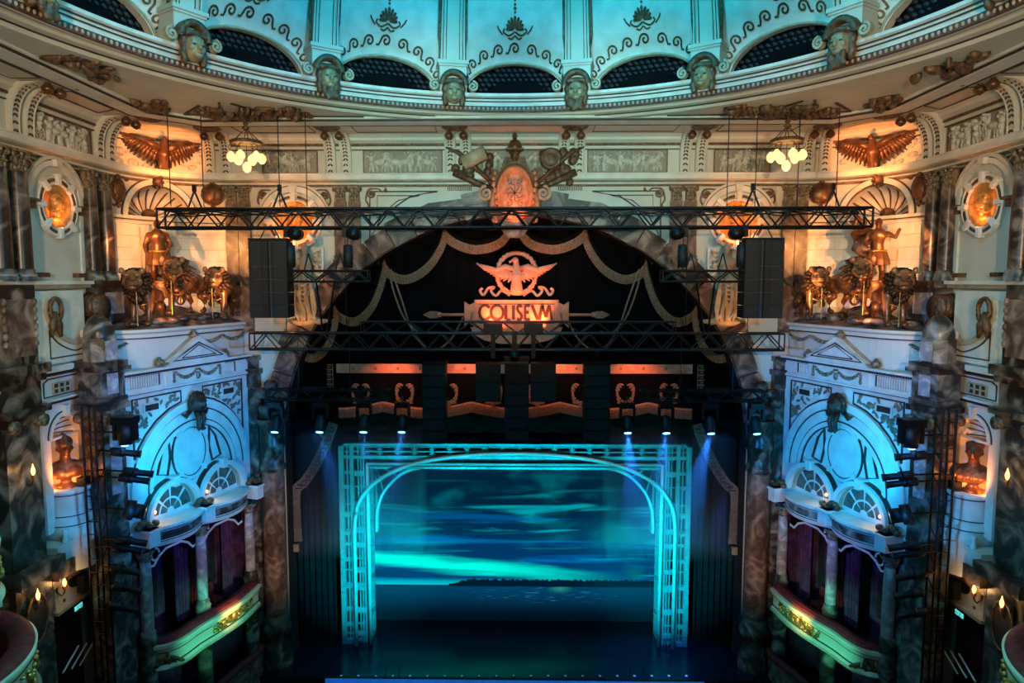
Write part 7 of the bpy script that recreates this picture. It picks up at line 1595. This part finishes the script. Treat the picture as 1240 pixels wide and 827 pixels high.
# ---- backdrop: night sea and sky, projected
YB = 27.3; q0, q1 = at(452, 555, YB), at(795, 765, YB); bw, bh = -2 * q0.x, q0.z
bk = thing('backdrop', (0, YB, 0), 'lit backdrop picture of a teal night sky over dark sea', 'backdrop')
b = MB(); b.add([(q0.x, YB, 0.0), (-q0.x, YB, 0.0), (-q0.x, YB, bh), (q0.x, YB, bh)], [(0, 1, 2, 3)]); b.add([(q0.x, YB + .03, 0.0), (-q0.x, YB + .03, 0.0), (-q0.x, YB + .03, bh), (q0.x, YB + .03, bh)], [(3, 2, 1, 0)])
def backdrop_material():
    m = bpy.data.materials.new('backdrop_picture'); m.use_nodes = True; nt = m.node_tree; bs = nt.nodes['Principled BSDF']; L = nt.links.new
    bs.inputs['Base Color'].default_value = (.01, .012, .015, 1); bs.inputs['Roughness'].default_value = .9; bs.inputs['Specular IOR Level'].default_value = 0
    tc = _n(nt, 'ShaderNodeTexCoord'); mp = _n(nt, 'ShaderNodeMapping'); mp.inputs['Location'].default_value = (.5, 0, 0); mp.inputs['Scale'].default_value = (1 / bw, 1, 1 / bh); L(tc.outputs['Object'], mp.inputs['Vector'])
    sx = _n(nt, 'ShaderNodeSeparateXYZ'); L(mp.outputs[0], sx.inputs[0]); U, Vv = sx.outputs[0], sx.outputs[2]
    def ma(op, a, b=None, clamp=False):
        n = _n(nt, 'ShaderNodeMath', operation=op, use_clamp=clamp)
        for i, x in enumerate((a, b)):
            if x is None: continue
            if isinstance(x, (int, float)): n.inputs[i].default_value = x
            else: L(x, n.inputs[i])
        return n.outputs[0]
    def ss(x, a, b): n = _n(nt, 'ShaderNodeMapRange', interpolation_type='SMOOTHSTEP'); L(x, n.inputs[0]); n.inputs[1].default_value = a; n.inputs[2].default_value = b; return n.outputs[0]
    def noise(sc, scale, det=4, dist=0.0, off=(0, 0, 0)):
        m2 = _n(nt, 'ShaderNodeMapping'); m2.inputs['Scale'].default_value = sc; m2.inputs['Location'].default_value = off; L(mp.outputs[0], m2.inputs['Vector']); n = _n(nt, 'ShaderNodeTexNoise'); n.inputs['Scale'].default_value = scale; n.inputs['Detail'].default_value = det; n.inputs['Distortion'].default_value = dist; L(m2.outputs[0], n.inputs['Vector']); return n.outputs[0]
    def rgb(c): n = _n(nt, 'ShaderNodeRGB'); n.outputs[0].default_value = (*c, 1); return n.outputs[0]
    def mix(f, a, b, mode='MIX'): n = _n(nt, 'ShaderNodeMix', data_type='RGBA', blend_type=mode); L(f, n.inputs[0]) if not isinstance(f, float) else setattr(n.inputs[0], 'default_value', f); L(a, n.inputs[6]); L(b, n.inputs[7]); return n.outputs[2]
    HZ = .222
    streak = noise((1.3, 1, 9), 2.0, 5, .8); puff = noise((2.4, 1, 3.2), 1.6, 4, .4, (3.1, 0, 1.7)); streak2 = noise((1.0, 1, 14), 1.6, 4, .5, (1.2, 0, 4.4))
    base = mix(ss(Vv, HZ, .8), rgb((.0, .035, .12)), rgb((.0, .012, .03)))
    base = mix(ss(puff, .5, .75), base, rgb((.0, .10, .13)))
    sky = mix(ma('MULTIPLY', ss(streak, .52, .74), ss(Vv, .95, .6)), base, rgb((.0, .30, .36)))
    sky = mix(ma('MULTIPLY', ss(streak2, .5, .72), ss(Vv, .8, .45)), sky, rgb((.0, .12, .38)))
    cl = ma('SUBTRACT', .395, ma('MULTIPLY', U, .155)); dist = ma('ABSOLUTE', ma('SUBTRACT', Vv, ma('ADD', cl, ma('MULTIPLY', ma('SUBTRACT', streak, .5), .10))))
    band = ma('MULTIPLY', ss(dist, .062, .012), ss(U, .95, .35)); sky = mix(band, sky, rgb((.0, .72, .58)))
    glow = ma('MULTIPLY', ss(ma('ABSOLUTE', ma('SUBTRACT', Vv, HZ)), .05, .0), ss(U, 1.0, .3)); sky = mix(ma('MULTIPLY', glow, .8), sky, rgb((.0, .50, .52)))
    wn = noise((6, 1, 60), 3.0, 4, .4); spk = ma('MULTIPLY', ss(wn, .56, .72), ma('MULTIPLY', ss(ma('ABSOLUTE', ma('SUBTRACT', U, .6)), .38, .05), ss(ma('ABSOLUTE', ma('SUBTRACT', Vv, .165)), .07, .01)))
    sea = mix(ss(Vv, .02, .22), rgb((.0, .003, .008)), rgb((.0, .035, .085))); sea = mix(spk, sea, rgb((.02, .22, .55)))
    gs = ma('MULTIPLY', ma('MULTIPLY', ss(ma('ABSOLUTE', ma('SUBTRACT', U, .665)), .05, 0), ss(ma('ABSOLUTE', ma('SUBTRACT', Vv, .205)), .04, 0)), .6); sea = mix(gs, sea, rgb((.02, .25, .18)))
    pic = mix(ss(Vv, HZ - .002, HZ + .002), sea, sky)
    rid = noise((22, 1, 0), 3.0, 5, 0, (0, 0, 7)); hgt = ma('ADD', HZ + .008, ma('MULTIPLY', ma('MULTIPLY', rid, ss(U, .27, .34)), .055))
    isl = ma('MULTIPLY', ma('MULTIPLY', ma('LESS_THAN', Vv, hgt), ma('GREATER_THAN', Vv, HZ - .008)), ma('GREATER_THAN', U, .265)); pic = mix(isl, pic, rgb((.0, .008, .02)))
    L(pic, bs.inputs['Emission Color']); bs.inputs['Emission Strength'].default_value = 1.05; M['backdrop_picture'] = m
backdrop_material(); b.build('picture_cloth', 'backdrop_picture', bk)
rod('batten', (q0.x - .1, YB + .02, bh + .04), (-q0.x + .1, YB + .02, bh + .04), .05, 'truss_black', bk); rod('bottom_weight', (q0.x - .1, YB + .1, .06), (-q0.x + .1, YB + .1, .06), .05, 'truss_black', bk)
# ---- black legs either side of the stage
for SX in (1, -1):
    for y, x0, x1 in ((26.1, -9.6, ffx(412) - .15), (27.9, -9.4, q0.x + .2)):
        lg = thing('side_curtain', ((x0 + x1) / 2, y, 0), 'black pleated stage leg curtain %s the cyan frame, %s side' % ('beside' if y < 27 else 'behind', side()), 'curtain', 'stage legs')
        rows = [[(lerp(x0, x1, i / 60), y + .10 * math.sin(i * 1.25), z) for z in (0.02, 9.0)] for i in range(61)]
        MB().grid(rows, True).build('pleated_cloth', 'velvet_leg', lg); rod('batten', (x0, y, 9.02), (x1, y, 9.02), .04, 'truss_black', lg)
SX = 1
bd = thing('stage_border', (0, 25.9, ffz(530)), 'black cloth border hanging just above the cyan frame', 'curtain')
rows = [[(lerp(-9, 9, i / 120), 26.0 + .06 * math.sin(i * 1.1), z) for z in (ffz(545), ffz(470))] for i in range(121)]; MB().grid(rows, True).build('cloth', 'velvet_black', bd)
# ---- footlights and the blue strip along the stage edge
ls = thing('edge_strip', (0, 23.0, -.25), 'long blue glowing strip along the front edge of the stage', 'light strip')
x0 = at(394, 824, 22.95).x; x1 = at(853, 824, 22.95).x; zz = at(623, 823, 22.95).z
MB().box(x0, x1, 22.93, 23.0, zz - .28, zz).build('diffuser', 'led_blue', ls); MB().box(x0 - .03, x1 + .03, 22.92, 23.02, zz, zz + .03).build('trim_rail', 'truss_black', ls)
ORD = 'first second third fourth fifth sixth seventh eighth ninth tenth eleventh twelfth thirteenth fourteenth fifteenth sixteenth seventeenth eighteenth nineteenth twentieth last'.split()
for i in range(21):
    px = 413 + i * 20.9; q = onZ(px, 818, .03); f = thing('footlight', (q.x, q.y, 0), 'pale floor marker lamp on the stage edge, %s from the left' % ORD[i], 'stage light', 'stage edge marker lamps')
    MB().lathe([(.05, 0.0), (.05, .025), (.03, .04), (.005, .045)], (q.x, q.y, 0), 10).build('dome_lens', 'white_paint', f); MB().lathe([(.07, 0), (.07, .012), (.05, .014)], (q.x, q.y, 0), 10).build('collar', 'truss_black', f)
for px in (467, 483, 763, 779):
    q = onZ(px, 818, .02); f = thing('stage_hook', (q.x, q.y, 0), 'thin bent metal hook standing at the stage edge, %s from the left' % {467: 'first', 483: 'second', 763: 'third', 779: 'fourth'}[px], 'hook', 'stage edge hooks')
    MB().tube([(q.x, q.y, 0), (q.x, q.y, .28), (q.x + .03, q.y, .33), (q.x + .07, q.y, .30)], .016, 6).build('bent_rod', 'truss_steel', f); MB().lathe([(.05, 0), (.05, .015), (.0, .016)], (q.x, q.y, 0), 10).build('foot_plate', 'truss_steel', f)
# ================================================================== SHOW LIGHTS (some by a fixture, others added with none)
for SX in (1, -1):
    q = FL.p(*FL.pix(66, 278), .42); light('medallion_uplight', 'SPOT', mx(q), 46, AMBER, mx(FL.p(*FL.pix(66, 248), 0)), .05, 95, .5)
    a = FW.pix(357, 262)[0]; light('front_medallion_uplight', 'SPOT', mx(FW.p(a, zf(300), 1.1)), 100, AMBER, mx(FW.p(a, zf(266), 0)), .06, 90, .5)
    light('relief_uplight', 'SPOT', mx(FW.p(a + .3, zf(402), 1.8)), 130, (1.0, .40, .14), mx(FW.p(a, zf(340), 0)), .06, 90, .6)
    e = carc(ang(onC(193, 190)), CR - 1.5, Z_FR0 + .1); light('eagle_uplight', 'SPOT', mx(e), 150, AMBER, mx(carc(ang(onC(193, 190)), CR, Z_FR1 - .35)), .05, 120, .5)
    light('niche_uplight', 'SPOT', mx(at(205, 390, 20.35)), 230, (1.0, .40, .11), mx(onC(196, 305)), .03, 78, .5)
    light('niche_uplight', 'SPOT', mx(at(292, 372, 21.6)), 260, (1.0, .46, .15), mx(onC(200, 300)), .03, 70, .5)
    light('niche_fill', 'SPOT', mx(V(-11.5, 19.3, 15.3)), 760, (1.0, .36, .10), mx(onC(216, 310)), .03, 66, .5)  # added amber lamp in open air, nothing there to hang it on
    q = V(XL + 1.25, FP.pix(70, 580)[0] - .2, onX(75, 585, XL + .6).z); light('bust_uplight', 'SPOT', mx(q), 85, AMBER, mx((XL + .2, FP.pix(84, 545)[0], onX(80, 548, XL + .6).z)), .04, 100, .6)
    na_, zb_ = FP.pix(79, 560)[0], onX(75, 592, XL + .6).z
    for o_ in (-.4, .4): light('niche_glow', 'POINT', mx(V(XL + .42, na_ + o_, zb_ + .2)), 7, AMBER, size=.04)
    light('added_bust_key', 'SPOT', mx(V(-2.0, 4.0, 12.0)), 900, (1.0, .60, .32), mx(V(XL + .6, na_, zb_ + .75)), .06, 7, .6)  # added key for the bust, no fixture stands here
    # blue wash on the box fronts from the lighting booms and from the opposite circle
    light('boom_blue', 'SPOT', mx(V(-8.6, 17.6, 8.6)), 720, (.0, .42, .95), mx(BF.p(2.5, 8.6)), .1, 80, .7)
    light('circle_blue', 'SPOT', mx(V(6.5, 6.0, 12.5)), 12000, (.02, .24, 1.0), mx(BF.p(2.2, 9.4)), .12, 25, .8)
    light('pedestal_blue', 'SPOT', mx(V(-8.5, 16.0, 8.0)), 240, (.05, .40, 1.0), mx(V(XL + .6, FP.pix(79, 620)[0], onX(79, 625, XL + .6).z)), .06, 34, .6)
    light('balcony_green', 'SPOT', mx(V(-5.5, 16.0, 4.6)), 1300, (.12, 1.0, .62), mx(onZ(250, 750, 2.9)), .1, 30, .8)
    light('balcony_gold', 'SPOT', mx(onZ(262, 742, 3.0) + V(1.4, -.6, .5)), 60, (1.0, .72, .15), mx(onZ(262, 742, 3.0)), .05, 70, .8)
    light('tier_green', 'SPOT', mx(V(-7.0, 15.5, 9.5)), 260, (.2, 1.0, .75), mx(V(-10.5, 13.2, 7.6)), .1, 60, .8)
    light('column_fill', 'SPOT', mx(V(-3.0, 9.0, 6.0)), 2600, (1.0, .62, .48), mx(FW.p(FW.pix(334, 640)[0], 5.0, 0)), .12, 22, .9)  # added warm lamp without a fixture, brightens the column
    light('box_purple', 'SPOT', mx(V(-7.0, 18.5, 7.0)), 130, (.55, .30, 1.0), mx(BF.p(2.4, 4.4, -.8)), .1, 50, .8)
    light('pier_wash', 'SPOT', mx(V(-6.0, 8.0, 11.0)), 700, (1.0, .72, .5), mx(V(XL + .8, 17.2, 11.0)), .1, 34, .9)
    # moving-light beams
    for px, e, tx in ((334, 900, .5), (388, 2000, .6), (441, 1600, .1), (487, 2200, -.5)):
        q = at(px, 523, 22.8); k_ = 1.0 if SX < 0 else .3
        light('moving_light_beam', 'SPOT', mx(V(q.x, q.y, q.z - .06)), e * k_, (.03, .22, 1.0), mx(V(q.x + tx, q.y + .5, q.z - 3)), .05, 26, .3)
SX = 1
light('cartouche_uplight', 'SPOT', FW.p(0, zf(268), 1.5), 110, (1.0, .24, .06), FW.p(0, zf(235), 0), .06, 80, .6)
light('sign_flood', 'SPOT', at(592, 402, 24.0), 280, (1.0, .18, .055), FS.p(sp_(612, 360)[0], sp_(612, 360)[1]), .08, 95, .6)
light('sign_flood', 'SPOT', at(658, 402, 24.0), 280, (1.0, .20, .06), FS.p(sp_(640, 360)[0], sp_(640, 360)[1]), .08, 95, .6)
for x in (-4.2, -1.6, 1.6, 4.2): light('valance_flood', 'SPOT', V(x, 23.6, zf(428, 23.6)), 95, (1.0, .26, .09), V(x * 1.05, 24.7, zf(478, 24.7)), .06, 100, .8)
for s in (-1, 1):
    light('frame_wash', 'SPOT', (s * 2.5, 17.0, 6.0), 9500, (.0, .62, .72), (s * 5.2, 25.4, 3.6), .12, 38, .7)
for x in (-5.6, -2.8, 0, 2.8, 5.6): light('frame_top_wash', 'SPOT', (x * .8, 18.0, 4.6), 2300, (.0, .62, .74), (x, 25.4, 7.3), .12, 28, .8)
light('drape_rim', 'SPOT', (0, 20.0, z_(-1.0)), 420, (1.0, .50, .30), (0, 25, z_(1.0)), .1, 70, .8)
# thin stage haze in which the moving-light beams show
hm = bpy.data.materials.new('haze'); hm.use_nodes = True; nt = hm.node_tree; nt.nodes.remove(nt.nodes['Principled BSDF'])
vs = _n(nt, 'ShaderNodeVolumeScatter'); vs.inputs['Density'].default_value = 0.12; vs.inputs['Color'].default_value = (.8, .9, 1, 1); vs.inputs['Anisotropy'].default_value = 0.2
nt.links.new(vs.outputs[0], nt.nodes['Material Output'].inputs['Volume']); M['haze'] = hm
for SX in (1, -1):
    for px, w0, w1 in ((388, -.7, .75), (441, -.7, .65), (487, -.6, .7)):
        q = at(px, 523, 22.8)
        hz = MB().box(q.x + w0, q.x + w1, q.y - .7, q.y + 1.2, q.z - 4.2, q.z - .02).build('beam_haze', 'haze'); hz['kind'] = 'stuff'; hz['label'] = 'thin blue haze in a moving-light beam'
SX = 1
